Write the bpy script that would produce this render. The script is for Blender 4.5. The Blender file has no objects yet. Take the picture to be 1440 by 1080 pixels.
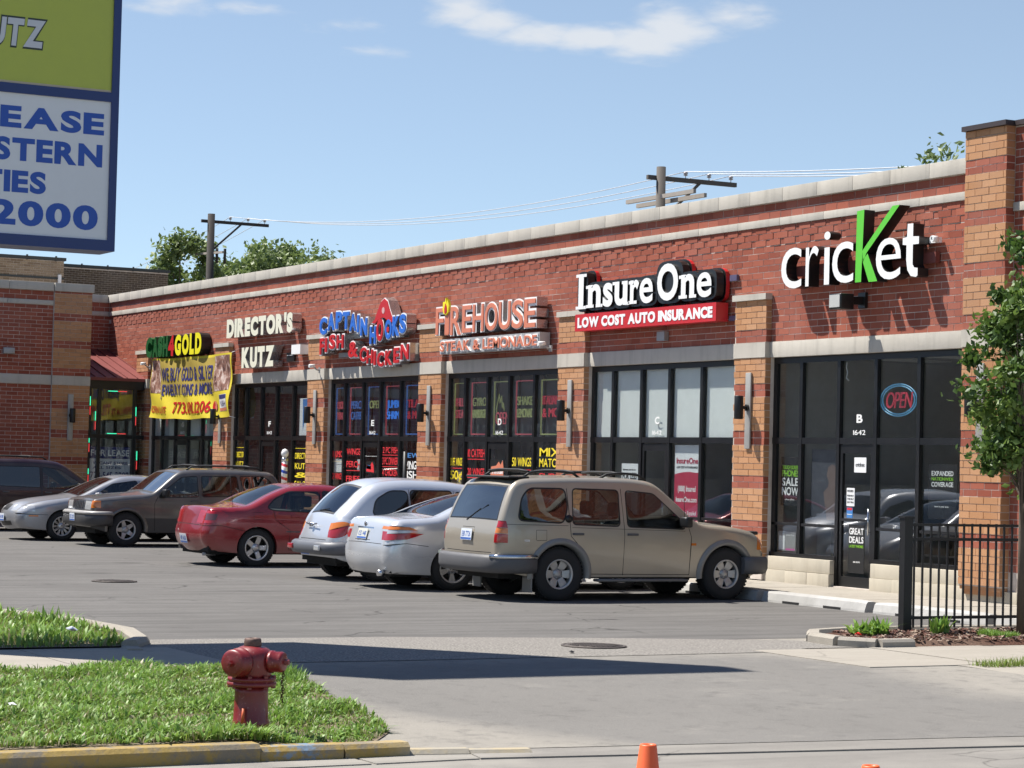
import bpy, bmesh, math, random
import numpy as np
from mathutils import Vector, Matrix
from mathutils.geometry import delaunay_2d_cdt
R = math.radians
random.seed(7); rng = np.random.default_rng(7)
sc = bpy.context.scene
C = sc.collection

# ------------------------------------------------------------------ camera
cam_d = bpy.data.cameras.new('camera'); cam = bpy.data.objects.new('camera', cam_d); C.objects.link(cam)
cam_d.sensor_width = 36.0; cam_d.lens = 82.5; cam_d.clip_start = 0.5; cam_d.clip_end = 4000
M = Matrix(((0.473829, 0.018409, 0.880425), (0.880277, -0.037698, -0.472961), (0.024483, 0.99912, -0.034067)))
cam.matrix_world = Matrix.Translation((28.0, -21.6, 1.9)) @ M.to_4x4()
sc.camera = cam

# ------------------------------------------------------------------ sun, sky, exposure
SUN = Vector((-0.46, -0.40, 1.0)).normalized()
sun_d = bpy.data.lights.new('sun', 'SUN'); sun_d.energy = 5.0; sun_d.angle = R(0.55); sun_d.color = (1.0, 0.95, 0.87)
sun = bpy.data.objects.new('sun', sun_d); C.objects.link(sun); sun.location = (-20, -20, 40)
sun.rotation_euler = SUN.to_track_quat('Z', 'Y').to_euler()
world = bpy.data.worlds.new('World'); sc.world = world; world.use_nodes = True
wn = world.node_tree; wn.nodes.clear()
wout = wn.nodes.new('ShaderNodeOutputWorld'); wbg = wn.nodes.new('ShaderNodeBackground')
sky = wn.nodes.new('ShaderNodeTexSky'); sky.sky_type = 'NISHITA'; sky.sun_disc = False
sky.sun_elevation = math.asin(SUN.z); sky.sun_rotation = math.atan2(SUN.x, SUN.y) % (2 * math.pi)
sky.air_density = 0.6; sky.dust_density = 0.1; sky.ozone_density = 5.0; sky.altitude = 200
wbg.inputs['Strength'].default_value = 0.108
def wm(op, a, b=None, clamp=False):
    n = wn.nodes.new('ShaderNodeMath'); n.operation = op; n.use_clamp = clamp
    for i, v in enumerate((a, b)):
        if v is None: continue
        if isinstance(v, (int, float)): n.inputs[i].default_value = v
        else: wn.links.new(v, n.inputs[i])
    return n.outputs[0]
tc = wn.nodes.new('ShaderNodeTexCoord'); sep = wn.nodes.new('ShaderNodeSeparateXYZ'); wn.links.new(tc.outputs['Generated'], sep.inputs[0])
az = wm('MULTIPLY', wm('ARCTAN2', sep.outputs[0], sep.outputs[1]), 57.2958)
el = wm('MULTIPLY', wm('ARCSINE', sep.outputs[2]), 57.2958)
comb = wn.nodes.new('ShaderNodeCombineXYZ'); wn.links.new(wm('MULTIPLY', az, 0.55), comb.inputs[0]); wn.links.new(wm('MULTIPLY', el, 1.6), comb.inputs[1])
def wnoise(scale, detail, dist=0.0):
    n = wn.nodes.new('ShaderNodeTexNoise'); n.inputs['Scale'].default_value = scale; n.inputs['Detail'].default_value = detail
    n.inputs['Distortion'].default_value = dist; wn.links.new(comb.outputs[0], n.inputs['Vector']); return n.outputs['Fac']
n1 = wm('SUBTRACT', wnoise(1.1, 5.0, 0.4), 0.5); n2 = wm('SUBTRACT', wnoise(3.3, 6.0, 0.2), 0.5)
dist = wm('ADD', n1, wm('MULTIPLY', n2, 0.6))
mask = None
for (a, e, sx, sy, k) in [(-63.2, 11.0, 0.95, 0.42, 1.1), (-62.5, 10.72, 1.0, 0.36, 1.0), (-61.3, 10.42, 1.2, 0.30, 1.0), (-60.0, 10.36, 1.3, 0.30, 1.1),
                          (-58.8, 10.30, 1.3, 0.42, 1.2), (-58.0, 10.62, 1.1, 0.50, 1.1), (-56.6, 10.95, 1.1, 0.32, 0.7),
                          (-70.4, 10.85, 1.2, 0.28, 0.7), (-68.4, 10.85, 1.0, 0.16, 0.6), (-65.3, 9.92, 0.9, 0.14, 0.4), (-66.3, 10.5, 0.7, 0.14, 0.3)]:
    dx = wm('DIVIDE', wm('SUBTRACT', az, a), sx * 1.08); dy = wm('DIVIDE', wm('SUBTRACT', el, e), sy * 1.22)
    d2 = wm('SQRT', wm('ADD', wm('MULTIPLY', dx, dx), wm('MULTIPLY', dy, dy)))
    v = wm('MULTIPLY', wm('SUBTRACT', 1.18, d2), k)
    mask = v if mask is None else wm('MAXIMUM', mask, v)
mask = wm('ADD', mask, wm('MULTIPLY', dist, 1.1))
# the rest of the sky carries the same thin fair-weather clouds
far = wm('MULTIPLY', wm('SUBTRACT', wnoise(0.09, 6.0, 0.5), 0.60), 5.0)
far = wm('MULTIPLY', far, wm('MULTIPLY', wm('SUBTRACT', el, 12.5), 0.2, True))
mask = wm('MAXIMUM', wm('MULTIPLY', mask, 0.95, True), wm('MULTIPLY', far, 0.8, True), True)
mask = wm('MULTIPLY', wm('MULTIPLY', mask, mask), wm('SUBTRACT', 3.0, wm('MULTIPLY', mask, 2.0)))
mix = wn.nodes.new('ShaderNodeMix'); mix.data_type = 'RGBA'
wn.links.new(wm('MULTIPLY', mask, 0.85), mix.inputs['Factor']); veil = wn.nodes.new('ShaderNodeMix'); veil.data_type = 'RGBA'; wn.links.new(wm('MULTIPLY', wm('SUBTRACT', 1.0, wm('DIVIDE', wm('MAXIMUM', el, 0.0), 45.0), True), 0.42), veil.inputs['Factor']); wn.links.new(sky.outputs[0], veil.inputs['A']); veil.inputs['B'].default_value = (3.15, 3.25, 1.95, 1)
wn.links.new(veil.outputs['Result'], mix.inputs['A']); mix.inputs['B'].default_value = (4.0, 4.15, 4.35, 1)
wn.links.new(mix.outputs['Result'], wbg.inputs['Color']); wn.links.new(wbg.outputs[0], wout.inputs[0])
sc.view_settings.view_transform = 'Standard'; sc.view_settings.look = 'None'; sc.view_settings.gamma = 1.0
sc.view_settings.exposure = 0.88; sc.view_settings.use_curve_mapping = False

# ------------------------------------------------------------------ object helpers
def tag(o, label=None, cat=None, group=None, kind=None):
    if label: o['label'] = label
    if cat: o['category'] = cat
    if group: o['group'] = group
    if kind: o['kind'] = kind
    return o
def empty(name, loc=(0, 0, 0), rz=0.0, parent=None):
    o = bpy.data.objects.new(name, None); C.objects.link(o); o.location = loc; o.rotation_euler = (0, 0, rz)
    o.empty_display_size = 0.2
    if parent: o.parent = parent
    return o
def link(name, me, mats=None, parent=None, loc=None):
    if mats is not None:
        for m in (mats if isinstance(mats, (list, tuple)) else [mats]): me.materials.append(m)
    o = bpy.data.objects.new(name, me); C.objects.link(o)
    if parent: o.parent = parent
    if loc is not None: o.location = loc
    return o
class MB:
    def __init__(s): s.v = []; s.f = []; s.m = []; s.sm = []
    def add(s, vs, fs, mi=0, smooth=False):
        b = len(s.v); s.v.extend([tuple(p) for p in vs])
        for f in fs: s.f.append(tuple(b + i for i in f)); s.m.append(mi); s.sm.append(smooth)
        return s
    def box(s, x0, x1, y0, y1, z0, z1, mi=0):
        if x0 > x1: x0, x1 = x1, x0
        if y0 > y1: y0, y1 = y1, y0
        return s.add([(x0, y0, z0), (x1, y0, z0), (x1, y1, z0), (x0, y1, z0), (x0, y0, z1), (x1, y0, z1), (x1, y1, z1), (x0, y1, z1)],
              [(0, 3, 2, 1), (4, 5, 6, 7), (0, 1, 5, 4), (1, 2, 6, 5), (2, 3, 7, 6), (3, 0, 4, 7)], mi)
    def bbox(s, x0, x1, y0, y1, z0, z1, c=0.01, mi=0):   # box with chamfered vertical/horizontal top edges
        bm = bmesh.new(); bmesh.ops.create_cube(bm, size=1)
        for v in bm.verts: v.co = Vector(((x0 + x1) / 2 + v.co.x * (x1 - x0), (y0 + y1) / 2 + v.co.y * (y1 - y0), (z0 + z1) / 2 + v.co.z * (z1 - z0)))
        bmesh.ops.bevel(bm, geom=list(bm.edges), offset=c, segments=2, affect='EDGES', profile=0.6)
        return s.frombm(bm, mi, True)
    def frombm(s, bm, mi=0, smooth=False):
        bm.verts.index_update()
        s.add([v.co[:] for v in bm.verts], [[v.index for v in f.verts] for f in bm.faces], mi, smooth); bm.free(); return s
    def bar(s, p, q, w, h=None, mi=0, up=(0, 0, 1)):
        p = Vector(p); q = Vector(q); d = (q - p).normalized(); u = Vector(up)
        if abs(d.dot(u)) > 0.98: u = Vector((1, 0, 0))
        a = d.cross(u).normalized() * w / 2; b = a.cross(d).normalized() * (h or w) / 2
        vs = [p - a - b, p + a - b, p + a + b, p - a + b, q - a - b, q + a - b, q + a + b, q - a + b]
        return s.add(vs, [(3, 2, 1, 0), (4, 5, 6, 7), (0, 1, 5, 4), (1, 2, 6, 5), (2, 3, 7, 6), (3, 0, 4, 7)], mi)
    def tube(s, pts, r, n=8, mi=0, cap=True):
        pts = [Vector(p) for p in pts]; rs = r if isinstance(r, (list, tuple)) else [r] * len(pts)
        base = len(s.v); prev = None
        for i, p in enumerate(pts):
            d = ((pts[i + 1] if i + 1 < len(pts) else p) - (pts[i - 1] if i else p)).normalized()
            if prev is None:
                u = Vector((0, 0, 1)) if abs(d.z) < 0.95 else Vector((1, 0, 0)); a = d.cross(u).normalized()
            else: a = (prev - d * prev.dot(d)).normalized()
            prev = a; b = d.cross(a)
            for k in range(n):
                t = 2 * math.pi * k / n; s.v.append(tuple(p + (a * math.cos(t) + b * math.sin(t)) * rs[i]))
        for i in range(len(pts) - 1):
            for k in range(n):
                s.f.append((base + i * n + k, base + i * n + (k + 1) % n, base + (i + 1) * n + (k + 1) % n, base + (i + 1) * n + k)); s.m.append(mi); s.sm.append(True)
        if cap:
            s.f.append(tuple(base + k for k in reversed(range(n)))); s.m.append(mi); s.sm.append(False)
            e = base + (len(pts) - 1) * n; s.f.append(tuple(e + k for k in range(n))); s.m.append(mi); s.sm.append(False)
        return s
    def lathe(s, prof, c=(0, 0, 0), axis='Z', n=24, mi=0, smooth=True, cap=True):   # prof: (radius, height)
        base = len(s.v)
        for (r, h) in prof:
            for k in range(n):
                t = 2 * math.pi * k / n; a = r * math.cos(t); b = r * math.sin(t)
                p = {'Z': (a, b, h), 'X': (h, a, b), 'Y': (a, h, b)}[axis]
                s.v.append((c[0] + p[0], c[1] + p[1], c[2] + p[2]))
        for i in range(len(prof) - 1):
            for k in range(n):
                q = (base + i * n + k, base + i * n + (k + 1) % n, base + (i + 1) * n + (k + 1) % n, base + (i + 1) * n + k)
                if axis == 'Y': q = q[::-1]
                s.f.append(q); s.m.append(mi); s.sm.append(smooth)
        for i, rev in ((0, True), (len(prof) - 1, False)):
            if cap and prof[i][0] > 1e-4:
                q = [base + i * n + k for k in range(n)]
                if rev != (axis == 'Y'): q.reverse()
                s.f.append(tuple(q)); s.m.append(mi); s.sm.append(False)
        return s
    def prism(s, pts, z0, z1, mi=0):     # pts counter-clockwise in xy
        n = len(pts); return s.add([(x, y, z0) for x, y in pts] + [(x, y, z1) for x, y in pts],
              [tuple(reversed(range(n))), tuple(range(n, 2 * n))] + [(i, (i + 1) % n, n + (i + 1) % n, n + i) for i in range(n)], mi)
    def mesh(s, name='mesh'):
        me = bpy.data.meshes.new(name); me.from_pydata(s.v, [], s.f)
        me.polygons.foreach_set('material_index', s.m); me.polygons.foreach_set('use_smooth', s.sm); me.update(); return me
    def build(s, name, mats, parent=None, loc=None): return link(name, s.mesh(name), mats, parent, loc)

# ------------------------------------------------------------------ material helpers
def srgb(h):
    h = h.lstrip('#'); c = [int(h[i:i + 2], 16) / 255 for i in (0, 2, 4)]
    return tuple(x / 12.92 if x <= 0.04045 else ((x + 0.055) / 1.055) ** 2.4 for x in c)
class NT:
    def __init__(s, name):
        s.mat = bpy.data.materials.new(name); s.mat.use_nodes = True; s.t = s.mat.node_tree; s.t.nodes.clear()
        s.out = s.t.nodes.new('ShaderNodeOutputMaterial'); s.co = None
    def n(s, typ, **kw):
        nd = s.t.nodes.new(typ)
        for k, v in kw.items():
            if k in nd.inputs.keys() if isinstance(k, str) else False: s.set(nd.inputs[k], v)
            else: setattr(nd, k, v)
        return nd
    def set(s, inp, v):
        if isinstance(v, bpy.types.NodeSocket): s.t.links.new(v, inp)
        else:
            if isinstance(v, tuple) and len(v) == 3 and inp.type == 'RGBA': v = (*v, 1)
            inp.default_value = v
    def math(s, op, a, b=0.0, clamp=False):
        nd = s.t.nodes.new('ShaderNodeMath'); nd.operation = op; nd.use_clamp = clamp; s.set(nd.inputs[0], a); s.set(nd.inputs[1], b); return nd.outputs[0]
    def coord(s, kind='Object', scale=(1, 1, 1), rot=(0, 0, 0)):
        tcn = s.t.nodes.new('ShaderNodeTexCoord'); mp = s.t.nodes.new('ShaderNodeMapping')
        if kind == 'World':
            g = s.t.nodes.new('ShaderNodeNewGeometry'); s.t.links.new(g.outputs['Position'], mp.inputs[0])
        else: s.t.links.new(tcn.outputs[kind], mp.inputs[0])
        mp.inputs['Scale'].default_value = scale; mp.inputs['Rotation'].default_value = rot; return mp.outputs[0]
    def noise(s, scale=5.0, detail=4.0, rough=0.55, vec=None, dist=0.0):
        nd = s.t.nodes.new('ShaderNodeTexNoise'); nd.inputs['Scale'].default_value = scale; nd.inputs['Detail'].default_value = detail
        nd.inputs['Roughness'].default_value = rough; nd.inputs['Distortion'].default_value = dist
        if vec is not None: s.t.links.new(vec, nd.inputs['Vector'])
        return nd.outputs['Fac']
    def voro(s, scale=5.0, vec=None, feature='F1', out='Distance'):
        nd = s.t.nodes.new('ShaderNodeTexVoronoi'); nd.feature = feature; nd.inputs['Scale'].default_value = scale
        if vec is not None: s.t.links.new(vec, nd.inputs['Vector'])
        return nd.outputs[out]
    def ramp(s, fac, stops, interp='LINEAR'):
        nd = s.t.nodes.new('ShaderNodeValToRGB'); cr = nd.color_ramp; cr.interpolation = interp
        while len(cr.elements) < len(stops): cr.elements.new(0.5)
        for e, (p, c) in zip(cr.elements, stops):
            e.position = p; e.color = (*c, 1) if not isinstance(c, (int, float)) else (c, c, c, 1)
        s.t.links.new(fac, nd.inputs[0]); return nd.outputs[0]
    def mix(s, fac, a, b, mode='MIX'):
        nd = s.t.nodes.new('ShaderNodeMix'); nd.data_type = 'RGBA'; nd.blend_type = mode
        s.set(nd.inputs['Factor'], fac); s.set(nd.inputs['A'], a); s.set(nd.inputs['B'], b); return nd.outputs['Result']
    def bump(s, h, strength=0.3, dist=0.01):
        nd = s.t.nodes.new('ShaderNodeBump'); nd.inputs['Strength'].default_value = strength; nd.inputs['Distance'].default_value = dist
        s.t.links.new(h, nd.inputs['Height']); return nd.outputs[0]
    def bsdf(s, color, rough=0.7, metal=0.0, bump=None, coat=0.0, spec=0.5, emit=None, estr=0.0, coat_rough=0.03):
        b = s.t.nodes.new('ShaderNodeBsdfPrincipled'); s.set(b.inputs['Base Color'], color); s.set(b.inputs['Roughness'], rough); s.set(b.inputs['Metallic'], metal)
        b.inputs['Coat Weight'].default_value = coat; b.inputs['Coat Roughness'].default_value = coat_rough; b.inputs['Specular IOR Level'].default_value = spec
        if bump is not None: s.t.links.new(bump, b.inputs['Normal'])
        if emit is not None: s.set(b.inputs['Emission Color'], emit); b.inputs['Emission Strength'].default_value = estr
        s.t.links.new(b.outputs[0], s.out.inputs[0]); s.b = b; return s.mat
def plain(name, col, rough=0.6, metal=0.0, var=0.15, scale=6.0, bump=0.0, coat=0.0, spec=0.5):
    t = NT(name); co = t.coord('Object'); f = t.noise(scale, 5.0, 0.6, co)
    c = t.mix(t.math('MULTIPLY', f, 1.0), tuple(x * (1 - var) for x in col), tuple(min(1, x * (1 + var)) for x in col))
    b = t.bump(t.noise(scale * 9, 3.0, 0.6, co), bump, 0.01) if bump else None
    rr = t.math('ADD', rough, t.math('MULTIPLY', t.math('SUBTRACT', f, 0.5), 0.25), True)
    return t.bsdf(c, rr, metal, b, coat, spec)
def emis(name, col, strength, off=None):
    t = NT(name); co = t.coord('Object'); f = t.noise(8, 2, 0.5, co)
    return t.bsdf(tuple(x * 0.5 for x in col), 0.4, 0, emit=t.mix(f, tuple(x * 0.8 for x in col), col), estr=strength)
def brickmat(name, dark, lightc, rough=0.85):
    t = NT(name); g = t.t.nodes.new('ShaderNodeNewGeometry'); oi = t.t.nodes.new('ShaderNodeObjectInfo')
    r_ = t.math('FRACT', t.math('ADD', g.outputs['Random Per Island'], oi.outputs['Random']))
    co = t.coord('World'); f = t.noise(30, 4, 0.6, co); big = t.noise(0.6, 3, 0.6, co)
    c = t.mix(r_, dark, lightc)
    c = t.mix(t.math('MULTIPLY', f, 0.5), c, tuple(x * 0.72 for x in dark))
    c = t.mix(t.math('MULTIPLY', t.math('SUBTRACT', big, 0.45, True), 1.2, True), c, tuple(0.6 * x + 0.10 for x in lightc))
    st = t.noise(1.0, 6, 0.7, t.coord('World', (9, 9, 0.7))); blot = t.noise(1.4, 4, 0.6, co)
    w = t.math('MULTIPLY', t.ramp(st, [(0.60, 0.0), (0.74, 1.0)]), t.ramp(blot, [(0.5, 0.0), (0.62, 0.55)])); c = t.mix(w, c, (0.50, 0.44, 0.40))
    return t.bsdf(c, rough, 0, t.bump(t.noise(90, 3, 0.6, co), 0.35, 0.004), spec=0.3)
M_red = brickmat('red_brick', (0.25, 0.062, 0.036), (0.39, 0.118, 0.072))
M_tan = brickmat('tan_brick', (0.42, 0.205, 0.095), (0.54, 0.29, 0.15))
M_brown = brickmat('brown_brick', (0.10, 0.06, 0.035), (0.20, 0.13, 0.08))
def mortar_mat():
    t = NT('mortar'); co = t.coord('World'); f = t.noise(2.5, 5, 0.6, co)
    return t.bsdf(t.ramp(f, [(0.3, (0.42, 0.35, 0.30)), (0.7, (0.66, 0.60, 0.54))]), 0.95, 0, t.bump(t.noise(120, 2, 0.6, co), 0.3, 0.003), spec=0.2)
M_mortar = mortar_mat()
def stone_mat(name, a, b, streak=0.5):
    t = NT(name); co = t.coord('World'); f = t.noise(3.0, 6, 0.65, co); st = t.noise(1.0, 5, 0.65, t.coord('World', (5, 5, 0.5)))
    oi = t.t.nodes.new('ShaderNodeObjectInfo')
    c = t.mix(f, a, b); c = t.mix(t.math('MULTIPLY', t.math('SUBTRACT', st, 0.5, True), streak * 2.2, True), c, tuple(x * 0.45 for x in a))
    c = t.mix(t.math('MULTIPLY', oi.outputs['Random'], 0.10), c, tuple(x * 0.6 for x in a))
    return t.bsdf(c, 0.9, 0, t.bump(t.noise(40, 4, 0.6, co), 0.3, 0.006), spec=0.25)
M_stone = stone_mat('limestone', (0.42, 0.39, 0.34), (0.54, 0.505, 0.445), 0.7)
M_base = stone_mat('rough_base_stone', (0.42, 0.37, 0.29), (0.56, 0.52, 0.43), 0.5)
M_black = plain('black_frame', (0.012, 0.012, 0.013), 0.35, 0.2, 0.2, 3.0)
M_dark = plain('dark_rubber', (0.015, 0.015, 0.016), 0.65, 0, 0.2)
M_iron = plain('black_iron', (0.018, 0.018, 0.019), 0.45, 0.3, 0.25, 4.0)
M_white = plain('white_paint', (0.78, 0.78, 0.76), 0.45, 0, 0.05)
M_grey = plain('grey_metal', (0.34, 0.34, 0.34), 0.5, 0.4, 0.15)
M_chrome = plain('chrome', (0.62, 0.63, 0.65), 0.16, 1.0, 0.05)
M_roofing = plain('roof_felt', (0.08, 0.08, 0.08), 0.95, 0, 0.3, 1.0)
def glass_mat(name, tint, boost=1.0, rough=0.0, base=0.03):
    t = NT(name); co = t.coord('World'); tr = t.t.nodes.new('ShaderNodeBsdfTransparent'); tr.inputs[0].default_value = (*tint, 1)
    gl = t.t.nodes.new('ShaderNodeBsdfGlossy'); gl.inputs['Roughness'].default_value = rough
    gl.inputs['Normal'].default_value = (0, 0, 0)
    t.t.links.new(t.bump(t.noise(0.9, 2, 0.5, co), 0.05, 0.02), gl.inputs['Normal'])
    fr = t.t.nodes.new('ShaderNodeFresnel'); fr.inputs[0].default_value = 1.5
    gm = t.t.nodes.new('ShaderNodeNewGeometry'); f = t.math('MULTIPLY', t.math('ADD', t.math('MULTIPLY', fr.outputs[0], boost), base, True), t.math('SUBTRACT', 1.0, gm.outputs['Backfacing']))
    mx = t.t.nodes.new('ShaderNodeMixShader'); t.t.links.new(f, mx.inputs[0]); t.t.links.new(tr.outputs[0], mx.inputs[1]); t.t.links.new(gl.outputs[0], mx.inputs[2])
    t.t.links.new(mx.outputs[0], t.out.inputs[0]); return t.mat
M_glass = glass_mat('shop_glass', (0.93, 0.95, 0.95), 1.35, 0.0, 0.085)
M_carglass = glass_mat('tinted_car_glass', (0.50, 0.55, 0.55), 1.2, 0.0, 0.04)
M_darkglass = glass_mat('dark_car_glass', (0.06, 0.065, 0.07), 1.4, 0.0, 0.09)

# ------------------------------------------------------------------ lettering from the built-in font
_g = {}
def glyph(ch, bold=0.0):
    k = (ch, bold)
    if k in _g: return _g[k]
    cu = bpy.data.curves.new('glyph', 'FONT'); cu.body = ch; cu.extrude = 0.5; cu.offset = bold; cu.resolution_u = 5; cu.size = 1.0
    ob = bpy.data.objects.new('glyph', cu); C.objects.link(ob); bpy.context.view_layer.update()
    me = bpy.data.meshes.new_from_object(ob.evaluated_get(bpy.context.evaluated_depsgraph_get()))
    bpy.data.objects.remove(ob); bpy.data.curves.remove(cu)
    vs = np.array([v.co[:] for v in me.vertices]) if len(me.vertices) else np.zeros((0, 3)); fs = [tuple(p.vertices) for p in me.polygons]
    nz = [p.normal.z for p in me.polygons]; bpy.data.meshes.remove(me); _g[k] = (vs, fs, nz); return _g[k]
CAPH = None
def text_layout(s, bold=0.0, track=0.06, space=0.30):
    """list of (char, verts, faces, nz, x offset), total width, in font units; baseline at 0"""
    out = []; x = 0.0
    for ch in s:
        if ch == ' ': x += space; continue
        vs, fs, nz = glyph(ch, bold)
        if len(vs) == 0: continue
        x0 = vs[:, 0].min(); w = vs[:, 0].max() - x0
        out.append((ch, vs - np.array([x0, 0, 0]), fs, nz, x)); x += w + track
    return out, x - track
def text_parts(s, x0, x1, z0, z1, y_back, y_front, bold=0.0, track=0.06, shear=0.0, frame=None, fit='cap', warp=None):
    """letters as MBs; coordinates in a wall frame (u along, z up, y = towards viewer negative). z0..z1 = baseline..cap height"""
    lay, w = text_layout(s, bold, track)
    if fit == 'cap': zz0, zz1 = 0.0 - bold, max(v[1][:, 1].max() for v in lay)
    else: zz0, zz1 = min(v[1][:, 1].min() for v in lay), max(v[1][:, 1].max() for v in lay)
    sx = (x1 - x0) / w; sz = (z1 - z0) / (zz1 - zz0); res = []
    for ch, vs, fs, nz, xo in lay:
        P = np.zeros_like(vs); u = (vs[:, 0] + xo) * sx + x0; z = (vs[:, 1] - zz0) * sz + z0
        u = u + shear * (z - z0); y = np.where(vs[:, 2] > 0, y_front, y_back)
        if warp: u, z = warp(u, z)
        P[:, 0] = u; P[:, 1] = y; P[:, 2] = z
        if frame is not None: P = frame(P)
        mb = MB(); mb.v = [tuple(p) for p in P]; mb.f = list(fs); mb.m = [0 if abs(n) > 0.5 else 1 for n in nz]; mb.sm = [False] * len(fs)
        res.append((ch, mb))
    return res
def text_one(name, s, x0, x1, z0, z1, y_back, y_front, mats, parent, **kw):
    mb = MB()
    for ch, m in text_parts(s, x0, x1, z0, z1, y_back, y_front, **kw):
        b = len(mb.v); mb.v += m.v; mb.f += [tuple(i + b for i in f) for f in m.f]; mb.m += m.m; mb.sm += m.sm
    mats = mats if isinstance(mats, (list, tuple)) else [mats, mats]
    return mb.build(name, mats, parent)
# ================================================================== THE GROUND
def ground_mat(name, a, b, agg=0.25, crack=0.0, patch=0.3, patch_col=None, streak=0.0, rough=0.95, bumpd=0.004, aggscale=160, stains=0.0):
    a = tuple(v * 0.79 for v in a); b = tuple(v * 0.79 for v in b)
    t = NT(name); co = t.coord('World'); f = t.noise(0.55, 6, 0.62, co); f2 = t.noise(5.0, 5, 0.65, co); g = t.noise(aggscale, 2, 0.7, co)
    c = t.mix(f, a, b)
    c = t.mix(t.math('MULTIPLY', t.math('SUBTRACT', f2, 0.45, True), 1.2), c, tuple(x * 0.72 for x in a))
    c = t.mix(agg, c, t.ramp(g, [(0.35, tuple(x * 0.45 for x in a)), (0.5, a), (0.66, tuple(min(1, x * 1.9) for x in b))]))
    if patch_col:
        p = t.noise(0.28, 4, 0.55, t.coord('World', (1, 1, 1), (0, 0, 0.4)), 0.6)
        c = t.mix(t.math('MULTIPLY', t.ramp(p, [(0.52, 0.0), (0.60, 1.0)]), patch), c, patch_col)
    if stains:
        vd = t.voro(0.45, t.coord('World'), 'F1'); wob = t.noise(2.5, 4, 0.6, co); sp_ = t.ramp(t.math('ADD', vd, t.math('MULTIPLY', wob, 0.25)), [(0.16, 1.0), (0.30, 0.0)]); kp = t.ramp(t.noise(0.35, 2, 0.5, co), [(0.45, 0.0), (0.55, 1.0)]); c = t.mix(t.math('MULTIPLY', t.math('MULTIPLY', sp_, kp), stains), c, (0.035, 0.033, 0.031))
    if streak:
        s_ = t.noise(1.2, 5, 0.6, t.coord('World', (3.0, 0.25, 1)), 0.3)
        c = t.mix(t.math('MULTIPLY', t.ramp(s_, [(0.45, 0.0), (0.7, 1.0)]), streak), c, tuple(x * 0.6 for x in a))
    if crack:
        warp = t.t.nodes.new('ShaderNodeTexNoise'); warp.inputs['Scale'].default_value = 1.3; warp.inputs['Detail'].default_value = 5; t.t.links.new(co, warp.inputs['Vector'])
        va = t.t.nodes.new('ShaderNodeVectorMath'); va.operation = 'MULTIPLY_ADD'; t.t.links.new(warp.outputs['Color'], va.inputs[0]); va.inputs[1].default_value = (1.1, 1.1, 0); t.t.links.new(co, va.inputs[2])
        vd = t.voro(0.42, va.outputs[0], 'DISTANCE_TO_EDGE'); cr = t.ramp(vd, [(0.0, 1.0), (0.012, 0.0)])
        keep = t.ramp(t.noise(0.8, 3, 0.5, co), [(0.48, 0.0), (0.58, 1.0)])
        c = t.mix(t.math('MULTIPLY', t.math('MULTIPLY', cr, keep), crack), c, (0.02, 0.019, 0.018))
    return t.bsdf(c, rough, 0, t.bump(t.noise(aggscale * 0.6, 3, 0.7, co), 0.5, bumpd), spec=0.25)
M_lot = ground_mat('parking_asphalt', (0.130, 0.124, 0.118), (0.195, 0.187, 0.177), 0.38, 0.8, 0.55, (0.105, 0.10, 0.095), 0.55, stains=0.7)
M_gravel = ground_mat('worn_stony_asphalt', (0.205, 0.192, 0.175), (0.275, 0.257, 0.232), 0.55, 0.0, 0.3, (0.20, 0.185, 0.17), 0.0, aggscale=42, bumpd=0.008)
def apron_mat():
    t = NT('driveway_surface'); co = t.coord('World'); sp = t.t.nodes.new('ShaderNodeSeparateXYZ'); t.t.links.new(co, sp.inputs[0]); X, Y = sp.outputs[0], sp.outputs[1]
    f = t.noise(0.5, 6, 0.62, co); f2 = t.noise(4.5, 6, 0.68, co); g = t.noise(150, 2, 0.7, co); dirt = t.noise(0.8, 8, 0.72, t.coord('World', (1.2, 0.9, 1), (0, 0, 0.5)), 0.3)
    dark = t.mix(f, (0.110, 0.105, 0.098), (0.165, 0.158, 0.147)); pale = t.mix(f2, (0.205, 0.19, 0.165), (0.28, 0.26, 0.225))
    # joint between the concrete flare and the asphalt runs diagonally from the grass tip to the gutter
    e1 = t.math('SUBTRACT', t.math('SUBTRACT', -12.9, Y), t.math('MULTIPLY', t.math('SUBTRACT', 13.3, X), 0.42))
    e1 = t.math('ADD', t.math('MULTIPLY', e1, 1.5), t.math('MULTIPLY', t.math('SUBTRACT', f, 0.5), 1.4)); m1 = t.math('ADD', e1, 0.5, True)
    e2 = t.math('ADD', t.math('MULTIPLY', t.math('ADD', Y, 7.6), 0.9), t.math('MULTIPLY', t.math('SUBTRACT', f, 0.5), 2.0)); m2 = t.math('ADD', e2, 0.5, True)
    e3 = t.math('ADD', t.math('MULTIPLY', t.math('SUBTRACT', 8.4, X), 2.0), t.math('MULTIPLY', t.math('SUBTRACT', f, 0.5), 2.5), True)
    c = t.mix(t.math('MAXIMUM', m1, t.math('MAXIMUM', m2, t.math('MULTIPLY', e3, 0.5))), dark, pale)
    c = t.mix(t.math('MULTIPLY', t.ramp(dirt, [(0.56, 0.0), (0.70, 1.0)]), 0.35), c, (0.30, 0.28, 0.245)); c = t.mix(t.math('MULTIPLY', t.ramp(f2, [(0.32, 1.0), (0.48, 0.0)]), 0.5), c, (0.07, 0.067, 0.063))
    c = t.mix(0.22, c, t.ramp(g, [(0.35, (0.08, 0.075, 0.07)), (0.5, (0.2, 0.19, 0.18)), (0.66, (0.5, 0.47, 0.42))]))
    return t.bsdf(c, 0.95, 0, t.bump(t.noise(90, 3, 0.7, co), 0.5, 0.004), spec=0.25)
M_apron = apron_mat()
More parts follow.
